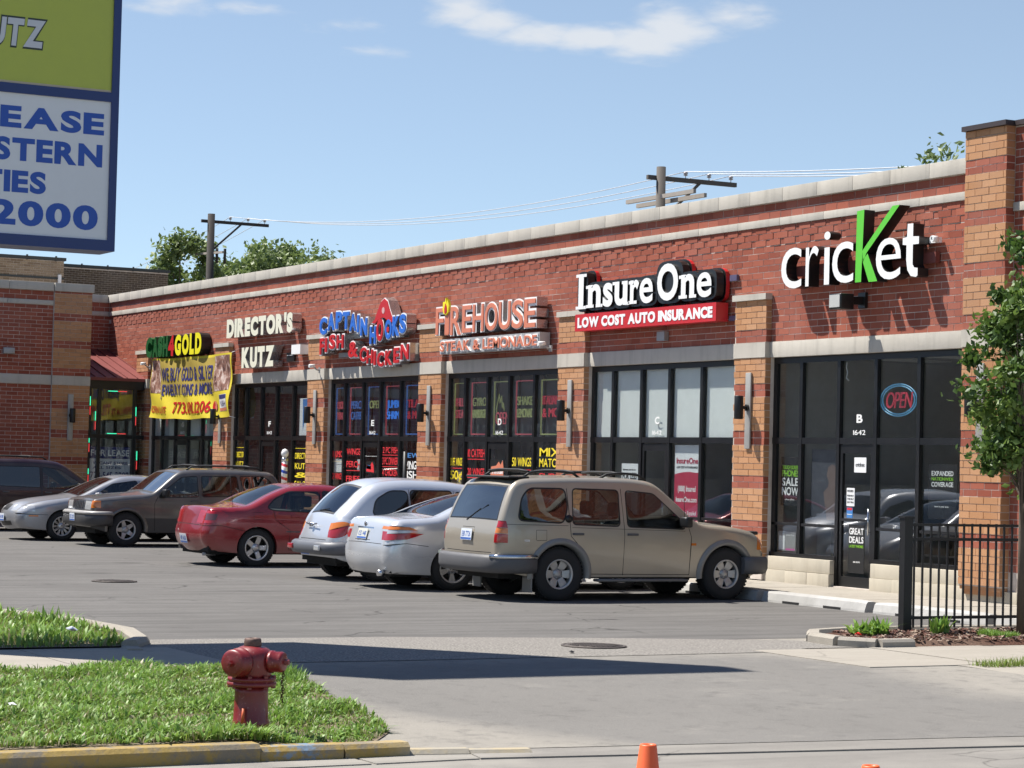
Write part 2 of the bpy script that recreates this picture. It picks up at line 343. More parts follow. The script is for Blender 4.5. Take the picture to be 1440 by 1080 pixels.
M_conc = ground_mat('pale_concrete', (0.34, 0.31, 0.265), (0.42, 0.385, 0.33), 0.22, 0.3, 0.3, (0.30, 0.275, 0.24), 0.2)
M_street = ground_mat('street_asphalt', (0.22, 0.208, 0.19), (0.30, 0.28, 0.255), 0.3, 0.5, 0.4, (0.34, 0.32, 0.28), 0.3)
M_soil = ground_mat('dry_soil', (0.16, 0.125, 0.085), (0.26, 0.21, 0.15), 0.5, 0, 0.4, (0.3, 0.26, 0.2), 0, aggscale=60, bumpd=0.02)
M_mulch = ground_mat('mulch_bed', (0.07, 0.03, 0.02), (0.14, 0.07, 0.045), 0.6, 0, 0.3, (0.2, 0.15, 0.11), 0, aggscale=70, bumpd=0.02)
def sheet(name, pts, z, mat, kind='structure', parent=None, sub=False):
    mb = MB(); mb.add([(x, y, z) for x, y in pts], [tuple(range(len(pts)))]); o = mb.build(name, mat, parent)
    return tag(o, kind=kind)
ground = sheet('ground', [(-900, -900), (900, -900), (900, 900), (-900, 900)], -0.14, ground_mat('bare_ground', (0.18, 0.16, 0.12), (0.26, 0.23, 0.18), 0.3))
sheet('parking_lot', [(-70, -30), (6.2, -30), (6.2, -13.4), (6.0, -6.3), (6.2, 3), (-70, 3)], 0.0, M_lot)
# street on the near side, a little lower than the lot
sheet('street', [(13.0, -60), (13.0, -15.2), (13.1, -13.9), (13.7, -6), (14.9, 20), (60, 20), (60, -60)], -0.125, M_street)
mb = MB()   # gutter pan joints and slab edges along the street
gut = [(13.2, -60), (13.2, -14.9), (13.28, -14.0), (13.85, -8.9), (14.6, 2), (15.2, 20)]
gu2 = [(13.75, -60), (13.75, -14.9), (13.72, -14.1), (14.4, -8.9), (15.1, 2), (15.7, 20)]
for a, b in ((gut, gu2),):
    for i in range(len(a) - 1):
        n = max(1, int(abs(a[i + 1][1] - a[i][1]) / 3.0))
        for k in range(n):
            t0, t1 = k / n, (k + 1) / n - 0.012 / n * 1.0
            P = lambda s, t: (s[i][0] + (s[i + 1][0] - s[i][0]) * t, s[i][1] + (s[i + 1][1] - s[i][1]) * t)
            q = [P(a, t0), P(b, t0), P(b, t1), P(a, t1)]
            mb.prism([(p[0] - 0.03, p[1]) if j in (0, 3) else p for j, p in enumerate(q)], -0.150, -0.117 + rng.uniform(-0.004, 0.004))
tag(mb.build('gutter', M_street), kind='structure')
# the ground between lot and gutter slopes gently down to the street
def gut_x(y): return float(np.interp(y, [-60, -14.9, -14.0, -8.9, 2, 20], [13.22, 13.22, 13.30, 13.87, 14.62, 15.22]))
def apron_z(x, y): t = min(1.0, max(0.0, (x - 9.3) / (gut_x(y) - 9.3))); return -0.108 * t * t * (3 - 2 * t)
def inside_poly(vs, f, poly):
    x = sum(vs[i][0] for i in f) / len(f); y = sum(vs[i][1] for i in f) / len(f); r_ = False; j = len(poly) - 1
    for i in range(len(poly)):
        (x0, y0), (x1, y1) = poly[i], poly[j]
        if (y0 > y) != (y1 > y) and x < (x1 - x0) * (y - y0) / (y1 - y0) + x0: r_ = not r_
        j = i
    return r_
def drape(name, poly, off, mat):
    P = np.array(poly); gx, gy = np.meshgrid(np.arange(P[:, 0].min(), P[:, 0].max(), 0.35), np.arange(P[:, 1].min(), P[:, 1].max(), 0.6)); g = [Vector(p) for p in zip(gx.ravel(), gy.ravel())]
    res = delaunay_2d_cdt([Vector(p) for p in poly] + g, [], [list(range(len(poly)))], 1, 1e-4, False)
    mb = MB(); mb.add([(v[0], v[1], apron_z(v[0], v[1]) + off) for v in res[0]], [tuple(f) for f in res[2] if inside_poly(res[0], f, poly)]); return tag(mb.build(name, mat), kind='structure')
def park_z(x, y): w = min(1.0, max(0.0, (y + 15.7) / 0.9)); return 0.006 + apron_z(x, y) * w * w * (3 - 2 * w)
def edge_y(ys, off=0.0): return [(gut_x(y) + off, y) for y in ys]
drape('driveway', [(5.9, -15.6)] + edge_y([-15.6, -14.9, -14.0, -12, -10, -8.9, -7, -5]) + [(5.9, -5.0)], -0.0012, M_apron)
drape('pale_pavement', [(7.3, -6.9), (9.6, -6.5)] + edge_y([-6.25, -5, -2, 2, 8, 20]) + [(7.3, 20)], 0.0035, M_conc)
sheet('worn_strip', [(4.9, -13.9), (5.9, -14.1), (7.2, -15.5), (7.65, -15.5), (7.75, -12), (7.7, -9), (7.55, -5.0), (6.3, -6.3), (5.6, -8.2), (5.0, -10.8)], 0.0035, M_gravel)
sheet('verge_base', [(0.2, -60), (13.2, -60), (13.2, -15.72), (9.0, -15.72), (9.0, -14.3), (8.0, -13.7), (0.2, -13.7)], -0.006, M_soil)
# sidewalks made of slabs with open joints
def slabs(name, x0, x1, y0, y1, z, L, mat, w=0.012):
    root = sheet(name, [(x0, y0), (x1, y0), (x1, y1), (x0, y1)], z - 0.03, mat)
    n = max(1, round((y1 - y0) / L)); st = (y1 - y0) / n
    for k in range(n):
        mb = MB(); e = rng.uniform(-0.004, 0.004); mb.box(x0, x1, y0 + k * st + w / 2, y0 + (k + 1) * st - w / 2, z - 0.06, z + e)
        mb.build('slab', mat, root)
    return root
slabs('sidewalk', 5.95, 8.02, -30, -13.55, 0.013, 1.5, M_conc)
slabs('sidewalk', 7.42, 9.45, -7.6, 12, 0.011, 1.5, M_conc)
# walk in front of the shops
walk = sheet('shop_walk', [(-33.3, -1.85), (12, -1.85), (12, 0.1), (-33.3, 0.1)], 0.09, M_dark)
for k in range(30):
    mb = MB(); x = -33.3 + k * 1.51; mb.box(x, x + 1.498, -1.85, 0.10, 0.0, 0.125 + rng.uniform(-0.003, 0.003)); mb.build('slab', M_conc, walk)
# kerbs
def kerb_stock(path, w, zb, zt, mat_list, name='kerb_stone', parent=None, seg=1.8, mi=lambda p: 0, top_r=0.03):
    root = parent
    for i in range(len(path) - 1):
        a = Vector((*path[i], 0)); b = Vector((*path[i + 1], 0)); L = (b - a).length; n = max(1, round(L / seg)); d = (b - a) / n; nn = Vector((-d.y, d.x, 0)).normalized() * w / 2
        for k in range(n):
            p = a + d * k + d.normalized() * 0.004; q = a + d * (k + 1) - d.normalized() * 0.004
            dz = rng.uniform(-0.006, 0.006)
            prof = [(-1, zb), (-1, zt - top_r + dz), (-1 + 2 * top_r / w, zt + dz), (1 - 2 * top_r / w, zt + dz), (1, zt - top_r * 1.4 + dz), (1.12, zb)]
            mb = MB(); vs = [p + nn * s_ + Vector((0, 0, z)) for s_, z in prof] + [q + nn * s_ + Vector((0, 0, z)) for s_, z in prof]; m = len(prof)
            mb.add(vs, [tuple(reversed(range(m))), tuple(range(m, 2 * m))] + [(j, (j + 1) % m, m + (j + 1) % m, m + j) for j in range(m)])
            o = mb.build(name, mat_list, root)
def yellow_kerb():
    t = NT('yellow_kerb_paint'); co = t.coord('World'); f = t.noise(3.0, 6, 0.68, co); f2 = t.noise(14, 5, 0.7, co)
    sepn = t.t.nodes.new('ShaderNodeSeparateXYZ'); t.t.links.new(co, sepn.inputs[0])
    y = sepn.outputs[1]
    c = t.mix(f2, (0.27, 0.185, 0.055), (0.38, 0.27, 0.09))
    wear = t.ramp(t.math('ADD', f, t.math('MULTIPLY', t.math('SUBTRACT', f2, 0.5), 0.5)), [(0.46, 0.0), (0.60, 1.0)])
    c = t.mix(wear, c, (0.20, 0.17, 0.125))
    blue = t.math('MULTIPLY', t.ramp(t.math('ABSOLUTE', t.math('ADD', y, 15.35)), [(0.0, 1.0), (0.16, 0.9), (0.24, 0.0)]), t.ramp(f2, [(0.48, 0.0), (0.60, 0.55)]))
    c = t.mix(blue, c, (0.12, 0.27, 0.45))
    end = t.ramp(t.math('ADD', t.math('MULTIPLY', t.math('ADD', y, 14.75), 2.0), t.math('MULTIPLY', t.math('SUBTRACT', f, 0.5), 1.5)), [(0.0, 0.0), (0.5, 0.55)])
    c = t.mix(end, c, (0.40, 0.37, 0.31))
    return t.bsdf(c, 0.85, 0, t.bump(t.noise(30, 4, 0.6, co), 0.5, 0.01), spec=0.3)
M_yel = yellow_kerb()
kr = tag(empty('street_kerb', (0, 0, 0)), kind='structure')
kerb_stock([(13.34, -40), (13.34, -15.6)], 0.20, -0.16, 0.0, [M_yel], 'kerb_stone', kr, 1.9)
kerb_stock([(13.34, -15.6), (13.36, -15.0), (13.34, -14.5)], 0.19, -0.16, -0.025, [M_yel], 'kerb_stone', kr, 0.8)
kerb_stock([(13.34, -14.5), (13.42, -14.05), (13.5, -13.6)], 0.15, -0.16, -0.085, [M_yel], 'kerb_stone', kr, 0.8)
# grass island (left) and its kerb
ki = tag(empty('island_kerb', (0, 0, 0)), kind='structure')
isl = [(0.2, -30), (0.2, -14.6), (0.9, -13.9), (2.6, -13.45), (4.2, -13.35), (5.4, -13.62), (5.86, -13.9)]
kerb_stock(isl, 0.17, -0.05, 0.075, [M_conc], 'kerb_stone', ki, 1.6)
kerb_stock([(5.87, -13.9), (6.25, -13.98)], 0.20, -0.05, 0.03, [M_conc], 'kerb_stone', ki, 0.6)
isl_soil = [(0.3, -30), (5.85, -30), (5.85, -14.0), (5.3, -13.72), (4.2, -13.45), (2.6, -13.55), (0.95, -14.0), (0.3, -14.7)]
sheet('island_soil', isl_soil, 0.02, M_soil)
park_soil = [(8.03, -30), (8.03, -14.6), (8.3, -13.95), (9.1, -13.66), (10.4, -13.78), (11.7, -13.98), (12.35, -14.14), (12.98, -14.60), (13.20, -14.95), (13.255, -15.3), (13.255, -30)]
tag((lambda res: (lambda mb: (mb.add([(v[0], v[1], park_z(v[0], v[1])) for v in res[0]], [tuple(f) for f in res[2] if inside_poly(res[0], f, park_soil)]), mb.build('parkway_soil', M_soil))[1])(MB()))(delaunay_2d_cdt([Vector(p) for p in park_soil] + [Vector((x, y)) for x in np.arange(8.2, 13.2, 0.3) for y in np.arange(-18, -13.7, 0.3)], [], [list(range(len(park_soil)))], 1, 1e-4, False)), kind='structure')
# planting bed
kb = tag(empty('bed_kerb', (0, 0, 0)), kind='structure')
kerb_stock([(5.75, 14), (5.72, -5.1), (5.95, -5.75), (6.5, -6.15), (7.05, -6.2), (7.4, -5.95), (7.4, -5.5)], 0.17, -0.05, 0.10, [M_conc], 'kerb_stone', kb, 1.3)
sheet('planting_bed', [(5.8, 14), (5.8, -5.2), (6.1, -5.7), (6.55, -6.02), (6.9, -6.05), (7.30, -5.6), (7.30, 14)], 0.06, M_mulch)
mb = MB(); mb.add([(7.30, -5.6, 0.06), (7.46, -5.6, 0.012), (7.46, 14, 0.012), (7.30, 14, 0.06)], [(0, 1, 2, 3)]); tag(mb.build('bed_edge', M_mulch), kind='structure')
mb = MB()      # bark chips
for i in range(5200):
    x = rng.uniform(5.85, 7.38); y = rng.uniform(-5.75, 1.5)
    if x < 6.3 and y < -5.5: continue
    a = rng.uniform(0, 6.28); l = rng.uniform(0.012, 0.04); w = l * rng.uniform(0.25, 0.5); z = 0.062 + rng.uniform(0, 0.02); tz = rng.uniform(-0.012, 0.012)
    dx, dy = math.cos(a) * l, math.sin(a) * l; ex, ey = -math.sin(a) * w, math.cos(a) * w
    mb.add([(x - dx - ex, y - dy - ey, z - tz), (x + dx - ex, y + dy - ey, z + tz), (x + dx + ex, y + dy + ey, z + tz + 0.006), (x - dx + ex, y - dy + ey, z - tz + 0.006)], [(0, 1, 2, 3)], int(rng.integers(0, 3)))
tag(mb.build('bark_chips', [plain('bark_brown', (0.12, 0.05, 0.035), 0.9), plain('bark_pale', (0.28, 0.21, 0.16), 0.9), plain('bark_dark', (0.04, 0.02, 0.015), 0.9)]), 'reddish brown bark chips spread over the planting bed along the fence', 'mulch', kind='stuff')

# ================================================================== THE SHOPPING STRIP
CH = 0.1045; BL = 0.305; JT = 0.0105
mall = empty('strip_mall', (-16, 0, 0)); tag(mall, 'long single storey red and tan brick shopping strip with pale stone coping', 'building')
mall_inv = Matrix.Translation((16, 0, 0))
def mp(o):   # parent into the mall without moving it
    o.parent = mall; o.matrix_parent_inverse = mall_inv; return o
def mpart(mb, name, mats, parent=None):
    o = mb.build(name, mats)
    if parent is None: return mp(o)
    o.parent = parent; return o
bricks = []   # (priority, origin, udir, ndir, u0, u1, z0, z1, depth, mat, owner)
CAMP = Vector((28.0, -21.6, 1.9))
def brick_wall(org, ud, nd, u0, u1, z0, z1, mat, owner, proud=0.0, holes=(), row0=None, cut=None, relief=None):
    org = Vector(org); ud = Vector(ud); nd = Vector(nd); nrow = max(1, round((z1 - z0) / CH)); h = (z1 - z0) / nrow
    for r in range(nrow):
        za = z0 + r * h; zb = za + h; off = (BL / 2 if (r + (row0 or round(z0 / CH))) % 2 else 0) ; k0 = math.floor((u0 - off) / BL); u = k0 * BL + off
        while u < u1 - 1e-4:
            a = max(u, u0); b = min(u + BL, u1); u += BL
            if b - a < 0.03: continue
            segs = [(a, b)]
            for (ha, hb, hza, hzb) in holes:
                if zb > hza + 0.02 and za < hzb - 0.02:
                    segs = [s_ for a_, b_ in segs for s_ in ((a_, min(b_, ha)), (max(a_, hb), b_)) if s_[1] - s_[0] > 0.03]
            for a_, b_ in segs:
                pr = proud + (relief(r, nrow, u) if relief else 0.0)
                c = org + ud * ((a_ + b_) / 2) + Vector((0, 0, za)); d = (c - CAMP); vis = (-d).normalized().dot(nd) / d.length ** 2 * (b_ - a_)
                bricks.append((vis, org, ud, nd, a_ + JT / 2, b_ - JT / 2, za + JT / 2, zb - JT / 2, pr, mat, owner))
PIL = [(-33.92, -33.0), (-27.95, -26.97), (-22.0, -21.02), (-16.15, -15.08), (-10.21, -9.23), (-4.3, -3.39)]
TALL = (1.6, 2.5); TALL2 = (8.2, 9.1)
OPEN = [(PIL[i][1], (PIL + [TALL])[i + 1][0]) for i in range(6)]        # G F E D C B
OPEN.append((TALL[1] + 0.25, TALL2[0]))
XL = -36.7
Z_SILL, Z_LB, Z_LT, Z_B0, Z_B1, Z_C0, Z_C1 = 0.56, 3.72, 3.97, 5.85, 5.97, 6.23, 6.45
# mortar-coloured core of the main wall
core = MB()
core.box(XL, TALL[0], 0.004, 0.30, Z_LT - 0.03, 6.40)
core.box(TALL[0], 9.1, 0.004, 0.30, Z_LT - 0.03, 6.84)
prev = XL
for a, b in OPEN:
    core.box(prev, a, 0.004, 0.30, 0.0, Z_LT - 0.032); prev = b
core.box(prev, 9.1, 0.004, 0.30, 0.0, Z_LT - 0.032)
for a, b in OPEN:
    core.box(a, a + 1.77, 0.05, 0.28, 0.0, Z_SILL - 0.03); core.box(a + 2.79, b, 0.05, 0.28, 0.0, Z_SILL - 0.03); core.box(a + 1.77, a + 2.79, 0.0, 0.28, 0.0, 0.14)
wall = mpart(core, 'wall', M_mortar)
nd = (0, -1, 0); ux = (1, 0, 0)
# corbelled brick courses under the stone band: alternating bricks stand proud
def corbel(r, n, u):
    return 0.0
brick_wall((0, 0.012, 0), ux, nd, XL, TALL[0], Z_LT + 0.004, Z_B0 - 3 * CH - 0.004, M_red, wall, 0.012)
for r in range(3):
    z0 = Z_B0 - (3 - r) * CH; 
    u = XL + (0.205 if r % 2 else 0.0)
    n = int((TALL[0] - XL) / 0.41) + 1
    for k in range(n):
        a = u + k * 0.41; 
        for (p, q, pr) in ((a, a + 0.305, 0.021), (a + 0.305, a + 0.41, 0.012)):
            p = max(p, XL); q = min(q, TALL[0] - 0.002)
            if q - p < 0.02: continue
            c = Vector(((p + q) / 2, 0, z0)); d = c - CAMP
            bricks.append(((-d).normalized().dot(Vector(nd)) / d.length ** 2 * (q - p), Vector((0, 0.012, 0)), Vector(ux), Vector(nd), p + JT / 2, q - JT / 2, z0 + JT / 2, z0 + CH - JT / 2, pr, M_red, wall))
brick_wall((0, 0.012, 0), ux, nd, XL, TALL[0], Z_B1 + 0.004, Z_C0 - 0.004, M_red, wall, 0.012)
brick_wall((0, 0.012, 0), ux, nd, TALL[1], TALL2[0], Z_LT + 0.004, 5.60, M_red, wall, 0.012)
brick_wall((0, 0.012, 0), ux, nd, TALL[1], TALL2[0], 5.724, 6.78, M_red, wall, 0.012)
brick_wall((0, 0.012, 0), ux, nd, TALL[1], TALL[1] + 0.24, 0.56, Z_LB, M_red, wall, 0.012)
# pilasters with tan bands standing a little proud of the red ones
def bands(z0, z1):
    """tan/red bands, pattern anchored on the lintel"""
    out = []; P = 0.735; red = 2 * CH
    k = -6
    edges = []
    for k in range(-6, 6):
        b = 3.97 + k * P; edges.append((b, b + red, 'r')); edges.append((b + red, b + P, 't'))
    # below the lintel the pattern starts again with tan directly under it
    res = []
    for a, b, c in edges:
        if a >= 3.95: res.append((a, b, c))
    z = Z_LB; lens = [(0.42, 't'), (0.215, 'r'), (0.55, 't'), (0.23, 'r'), (0.50, 't'), (0.205, 'r'), (0.52, 't'), (0.205, 'r'), (0.52, 't')]
    for L, c in lens: res.append((z - L, z, c)); z -= L
    for a, b, c in res:
        a = max(a, z0); b = min(b, z1)
        if b - a > 0.05: out.append((a, b, c))
    return sorted(out)
def pilaster(org, ud, nd, u0, u1, proj, z0, z1, cap=None, lintel=True, back=0.0, side=1):
    org = Vector(org); ud = Vector(ud); nd = Vector(nd)
    mb = MB()
    def bx(m, ua, ub, da, db, za, zb):
        ps = [org + ud * u + nd * d for u in (ua, ub) for d in (da, db)]
        m.box(min(p.x for p in ps), max(p.x for p in ps), min(p.y for p in ps), max(p.y for p in ps), za, zb)
    bx(mb, u0 + 0.005, u1 - 0.005, -0.01, proj - 0.004, z0 + 0.01, z1 - 0.002)
    o = mpart(mb, 'pillar', M_mortar)
    for a, b, c in bands(z0, z1):
        pr = 0.008 if c == 't' else 0.0; m = M_tan if c == 't' else M_red
        brick_wall(org + nd * (proj - 0.012), ud, nd, u0, u1, a, b, m, o, 0.012 + pr)
        # narrow brick return on the side facing the camera
        s_org = org + ud * (u1 - 0.012 if side > 0 else u0 + 0.012); sd = ud * side
        nrow = max(1, round((b - a) / CH)); h = (b - a) / nrow
        for r in range(nrow):
            mb2 = (s_org, nd, sd)
            bricks.append((0.0, s_org, nd, sd, 0.0 + 0.004, proj + pr - 0.004, a + r * h + JT / 2, a + (r + 1) * h - JT / 2, 0.012, m, o))
    if lintel and z1 > Z_LT:
        m3 = MB(); bx(m3, u0 - 0.004, u1 + 0.004, 0.02, proj + 0.022, Z_LB + 0.003, Z_LT - 0.003); mpart(m3, 'lintel_stone', M_stone, o)
    if cap:
        m3 = MB(); bx(m3, u0 - 0.03, u1 + 0.03, 0.016, proj + 0.05, z1, z1 + cap); mpart(m3, 'capstone', M_stone, o)
    return o
for i, (a, b) in enumerate(PIL):
    pilaster((0, 0, 0), ux, nd, a, b, 0.10, 0.13 if i == 0 else 0.13, 4.66, cap=0.10)
tp = pilaster((0, 0, 0), ux, nd, TALL[0], TALL[1], 0.15, 0.33, 6.80)
mb = MB(); mb.box(TALL[0] + 0.06, TALL[1] - 0.06, -0.09, 0.0, 0.22, 0.335); mb.box(TALL[0] + 0.01, TALL[1] - 0.01, -0.13, 0.0, 0.29, 0.338); mpart(mb, 'pillar_foot', M_tan, tp)
pilaster((0, 0, 0), ux, nd, TALL2[0], TALL2[1], 0.15, 0.33, 6.80)
# stone: coping, band, lintels, base courses; every stone its own piece
def stones(name, x0, x1, y0, y1, z0, z1, L, mat=M_stone, parent=None, jitter=0.0):
    n = max(1, round((x1 - x0) / L)); st = (x1 - x0) / n
    for k in range(n):
        mb = MB(); j = rng.uniform(-jitter, jitter); mb.bbox(x0 + k * st + 0.003, x0 + (k + 1) * st - 0.003, y0 - abs(j), y1, z0, z1 + j * 0.3, 0.003)
        mpart(mb, name, mat, parent)
stones('coping_stone', XL, TALL[0], -0.06, 0.36, Z_C0, Z_C1, 0.94)
stones('band_stone', XL, TALL[0], -0.03, 0.01, Z_B0, Z_B1, 1.2)
stones('band_stone', TALL[1], TALL2[0], -0.03, 0.01, 5.60, 5.72, 1.2)
mb = MB(); mb.box(TALL[0] - 0.03, TALL[1] + 0.03, -0.21, 0.36, 6.80, 6.87); mb.box(TALL[1] + 0.032, TALL2[1] + 0.1, -0.05, 0.36, 6.80, 6.87); mpart(mb, 'metal_coping', plain('dark_coping', (0.06, 0.045, 0.045), 0.5, 0.3))
for a, b in OPEN:
    stones('lintel_stone', a + 0.003, b - 0.003, -0.03, 0.22, Z_LB, Z_LT, 5.0 if True else 1, M_stone)
    for k, (p, q) in enumerate(((a, b),)):
        dl = a + 1.78; dr = a + 2.72
        for (p, q) in ((a, dl - 0.02), (dr + 0.06, b)):
            stones('base_stone', p, q, -0.035, 0.05, 0.32, Z_SILL - 0.03, 1.9, M_base)
            stones('base_stone', p, q, -0.05, 0.05, 0.05, 0.316, 0.62, M_base, None, 0.012)
for x0, x1 in ((TALL[0] - 0.0, TALL[1] + 0.25),): stones('base_stone', x0 + 0.002, x1 - 0.002, -0.048, 0.05, 0.05, 0.29, 0.6, M_base, None, 0.01)
# roof and the parapet behind, side and back walls
mb = MB(); mb.box(XL, 9.1, 0.30, 15.0, 5.6, 5.7); mpart(mb, 'roof', M_roofing)
mb = MB(); mb.box(XL, 9.1, 14.9, 15.2, 0, 6.4); mb.box(8.9, 9.1, 0.3, 14.9, 0, 6.8); mb.box(-48, XL - 0.3, 14.9, 15.2, 0, 6.4); mpart(mb, 'rear_wall', M_brown)

# ---- shopfronts
COLS = [0.0, 0.78, 1.78, 2.72, 3.76]
M_inwall = plain('interior_wall', (0.46, 0.46, 0.43), 0.8); M_infloor = plain('interior_floor', (0.16, 0.15, 0.14), 0.6)
M_inceil = plain('interior_ceiling', (0.35, 0.35, 0.34), 0.9)
M_blind = plain('frosted_blind', (0.72, 0.74, 0.72), 0.7, 0, 0.06); M_darkpanel = plain('dark_window_panel', (0.02, 0.02, 0.022), 0.3, 0, 0.3)
frames = []
for bi, (a, b) in enumerate(OPEN):
    W_ = b - a; f = W_ / 4.99; cols = [a + c * f for c in COLS] + [b]
    mb = MB(); y0, y1 = 0.065, 0.12
    mb.box(a, b, y0, y1, Z_LB - 0.10, Z_LB - 0.001); mb.box(a, b, y0 - 0.01, y1, 2.33, 2.43)
    mb.box(a, a + 0.10, y0, y1, Z_SILL, Z_LB - 0.10); mb.box(b - 0.10, b, y0, y1, Z_SILL, Z_LB - 0.10)
    for i in (1, 2, 3, 4):
        w = 0.04; mb.box(cols[i] - w, cols[i] + w, y0 - 0.015, y1, (Z_SILL if i in (1, 4) else 0.13), Z_LB - 0.10)
    for (p, q) in ((a, cols[2]), (cols[3], b)):
        mb.box(p, q, y0 - 0.03, y1, Z_SILL - 0.03, Z_SILL + 0.035); mb.box(p, q, y0, y1, 1.03, 1.075)
    fr = mpart(mb, 'window_frame', M_black); frames.append((fr, a, b, cols))
    for i in range(5):
        p, q = cols[i] + 0.04 * (i > 0) + 0.10 * (i == 0), cols[i + 1] - 0.04 * (i < 4) - 0.10 * (i == 4)
        cells = [(2.43, Z_LB - 0.10)] + ([(1.075, 2.33), (Z_SILL + 0.035, 1.03)] if i != 2 else [])
        for (za, zb) in cells:
            m2 = MB(); m2.box(p, q, 0.100, 0.106, za, zb); mpart(m2, 'pane', M_glass, fr)
    # door in the third column
    p, q = cols[2] + 0.045, cols[3] - 0.045
    m2 = MB(); m2.box(p, p + 0.07, 0.07, 0.12, 0.14, 2.26); m2.box(q - 0.07, q, 0.07, 0.12, 0.14, 2.26); m2.box(p, q, 0.072, 0.118, 2.19, 2.32); m2.box(p, q, 0.072, 0.118, 0.14, 0.30); m2.box(p, q, 0.068, 0.115, 1.15, 1.19)
    dr = mpart(m2, 'door', M_black)
    m2 = MB(); m2.box(p + 0.07, q - 0.07, 0.092, 0.098, 0.30, 2.19); mpart(m2, 'pane', M_glass, dr)
    m2 = MB(); m2.tube([(q - 0.04, 0.02, 0.95), (q - 0.04, 0.02, 1.35)], 0.012, 8); m2.tube([(q - 0.04, 0.02, 1.0), (q - 0.04, 0.07, 1.0)], 0.009, 6); m2.tube([(q - 0.04, 0.02, 1.3), (q - 0.04, 0.07, 1.3)], 0.009, 6); mpart(m2, 'handle', M_chrome, dr)
    # room behind
    m2 = MB(); yb = 6.0
    m2.box(a - 0.2, b + 0.2, yb, yb + 0.1, 0.1, 3.9, 0); m2.box(a - 0.3, a - 0.2, 0.28, yb, 0.1, 3.9, 0); m2.box(b + 0.2, b + 0.3, 0.28, yb, 0.1, 3.9, 0)
    m2.box(a - 0.2, b + 0.2, 0.28, yb, 0.02, 0.12, 1); m2.box(a - 0.2, b + 0.2, 0.28, yb, 3.75, 3.85, 2)
    m2.box(a + 0.6, b - 0.6, 3.2, 3.8, 0.12, 1.15, 3)
    for k in range(3): m2.box(a + 0.5 + k * 1.5, a + 1.1 + k * 1.5, 1.6, 2.8, 3.735, 3.748, 4)
    for k in range(4): m2.box(a + 0.3 + k * 1.15, a + 1.2 + k * 1.15, yb - 0.25, yb, 0.9 + 0.3 * (k % 2), 2.1, 4 if k % 2 else 3)
    m2.box(a + 0.1, a + 0.5, 0.9, 2.6, 0.12, 1.7, 0); m2.box(b - 0.9, b - 0.4, 1.4, 1.9, 0.12, 1.35, 3)
    mpart(m2, 'interior', [M_inwall, M_infloor, M_inceil, plain('counter_brown', (0.12, 0.08, 0.05), 0.5), M_white])
    # what stands in the upper panes
    if bi == 4 or bi == 0:
        for i in range(5):
            if bi == 0 and i == 2: continue
            m2 = MB(); m2.box(cols[i] + 0.05, cols[i + 1] - 0.05, 0.135, 0.14, 2.35, Z_LB - 0.05); mpart(m2, 'blind', M_blind, fr)
    if bi == 1:  # plain dark sheets close behind the glass
        for i in range(5):
            m2 = MB(); m2.box(cols[i] + 0.05, cols[i + 1] - 0.05, 0.135, 0.14, 0.6, Z_LB - 0.05); mpart(m2, 'dark_film', M_darkpanel, fr)
    if bi in (2, 3):  # grey sheets behind the upper panes, dark ones below
        for i in range(5):
            m2 = MB(); m2.box(cols[i] + 0.05, cols[i + 1] - 0.05, 0.30, 0.305, 2.35, Z_LB - 0.05); mpart(m2, 'dark_film', plain('grey_film', (0.07, 0.085, 0.095), 0.35, 0, 0.2), fr)
            if i != 2:
                m2 = MB(); m2.box(cols[i] + 0.05, cols[i + 1] - 0.05, 0.30, 0.305, 0.6, 2.34); mpart(m2, 'dark_film', M_darkpanel, fr)
    # unit letter and street number on the glass over the door
    L_ = 'GFEDCBA'[bi]; cx = (cols[2] + cols[3]) / 2 + 0.02
    text_one('unit_letter', L_, cx - 0.075, cx + 0.075, 2.66, 2.79, 0.0985, 0.096, M_white, fr, bold=0.03)
    text_one('street_number', '1642', cx - 0.155, cx + 0.155, 2.475, 2.55, 0.0985, 0.096, M_white, fr, bold=0.01)
# ---- wing at the left end, facing +X, in its own shade
WX = -33.15
wc = MB(); wc.box(-48, WX - 0.004, -30, -1.7, 0, 6.40); wc.box(-48, XL - 0.004, -1.70, 14.9, 0, 6.40)
wing = mpart(wc, 'wing_wall', M_mortar)
uy = (0, 1, 0); nx = (1, 0, 0)
for (z0, z1) in ((0.12, Z_LB - 0.004), (Z_LT + 0.004, Z_B0 - 0.004), (Z_B1 + 0.004, Z_C0 - 0.004)):
    brick_wall((WX - 0.012, 0, 0), uy, nx, -9.0, -2.75, z0, z1, M_red, wing, 0.012)
    brick_wall((XL - 0.012, 0, 0), uy, nx, -1.69, 0.0, max(z0, 4.0), z1, M_red, wing, 0.012) if z1 > 4 else None
pilaster((WX, 0, 0), uy, nx, -2.75, -1.70, 0.06, 0.13, Z_C0, lintel=True)
def stones_y(name, x0, x1, y0, y1, z0, z1, L, mat=M_stone):
    n = max(1, round((y1 - y0) / L)); st = (y1 - y0) / n
    for k in range(n):
        mb = MB(); mb.bbox(x0, x1, y0 + k * st + 0.004, y0 + (k + 1) * st - 0.004, z0, z1, 0.006); mpart(mb, name, mat)
stones_y('coping_stone', WX - 0.3, WX + 0.06, -15, -2.76, Z_C0, Z_C1, 1.2); stones_y('coping_stone', WX - 0.3, WX + 0.12, -2.755, -1.66, Z_C0, Z_C1, 1.2)
stones_y('coping_stone', XL - 0.3, XL + 0.06, -1.69, -0.07, Z_C0, Z_C1, 1.2)
stones_y('band_stone', WX, WX + 0.03, -9, -2.76, Z_B0, Z_B1, 1.2); stones_y('lintel_stone', WX, WX + 0.03, -9, -2.76, Z_LB, Z_LT, 1.5)
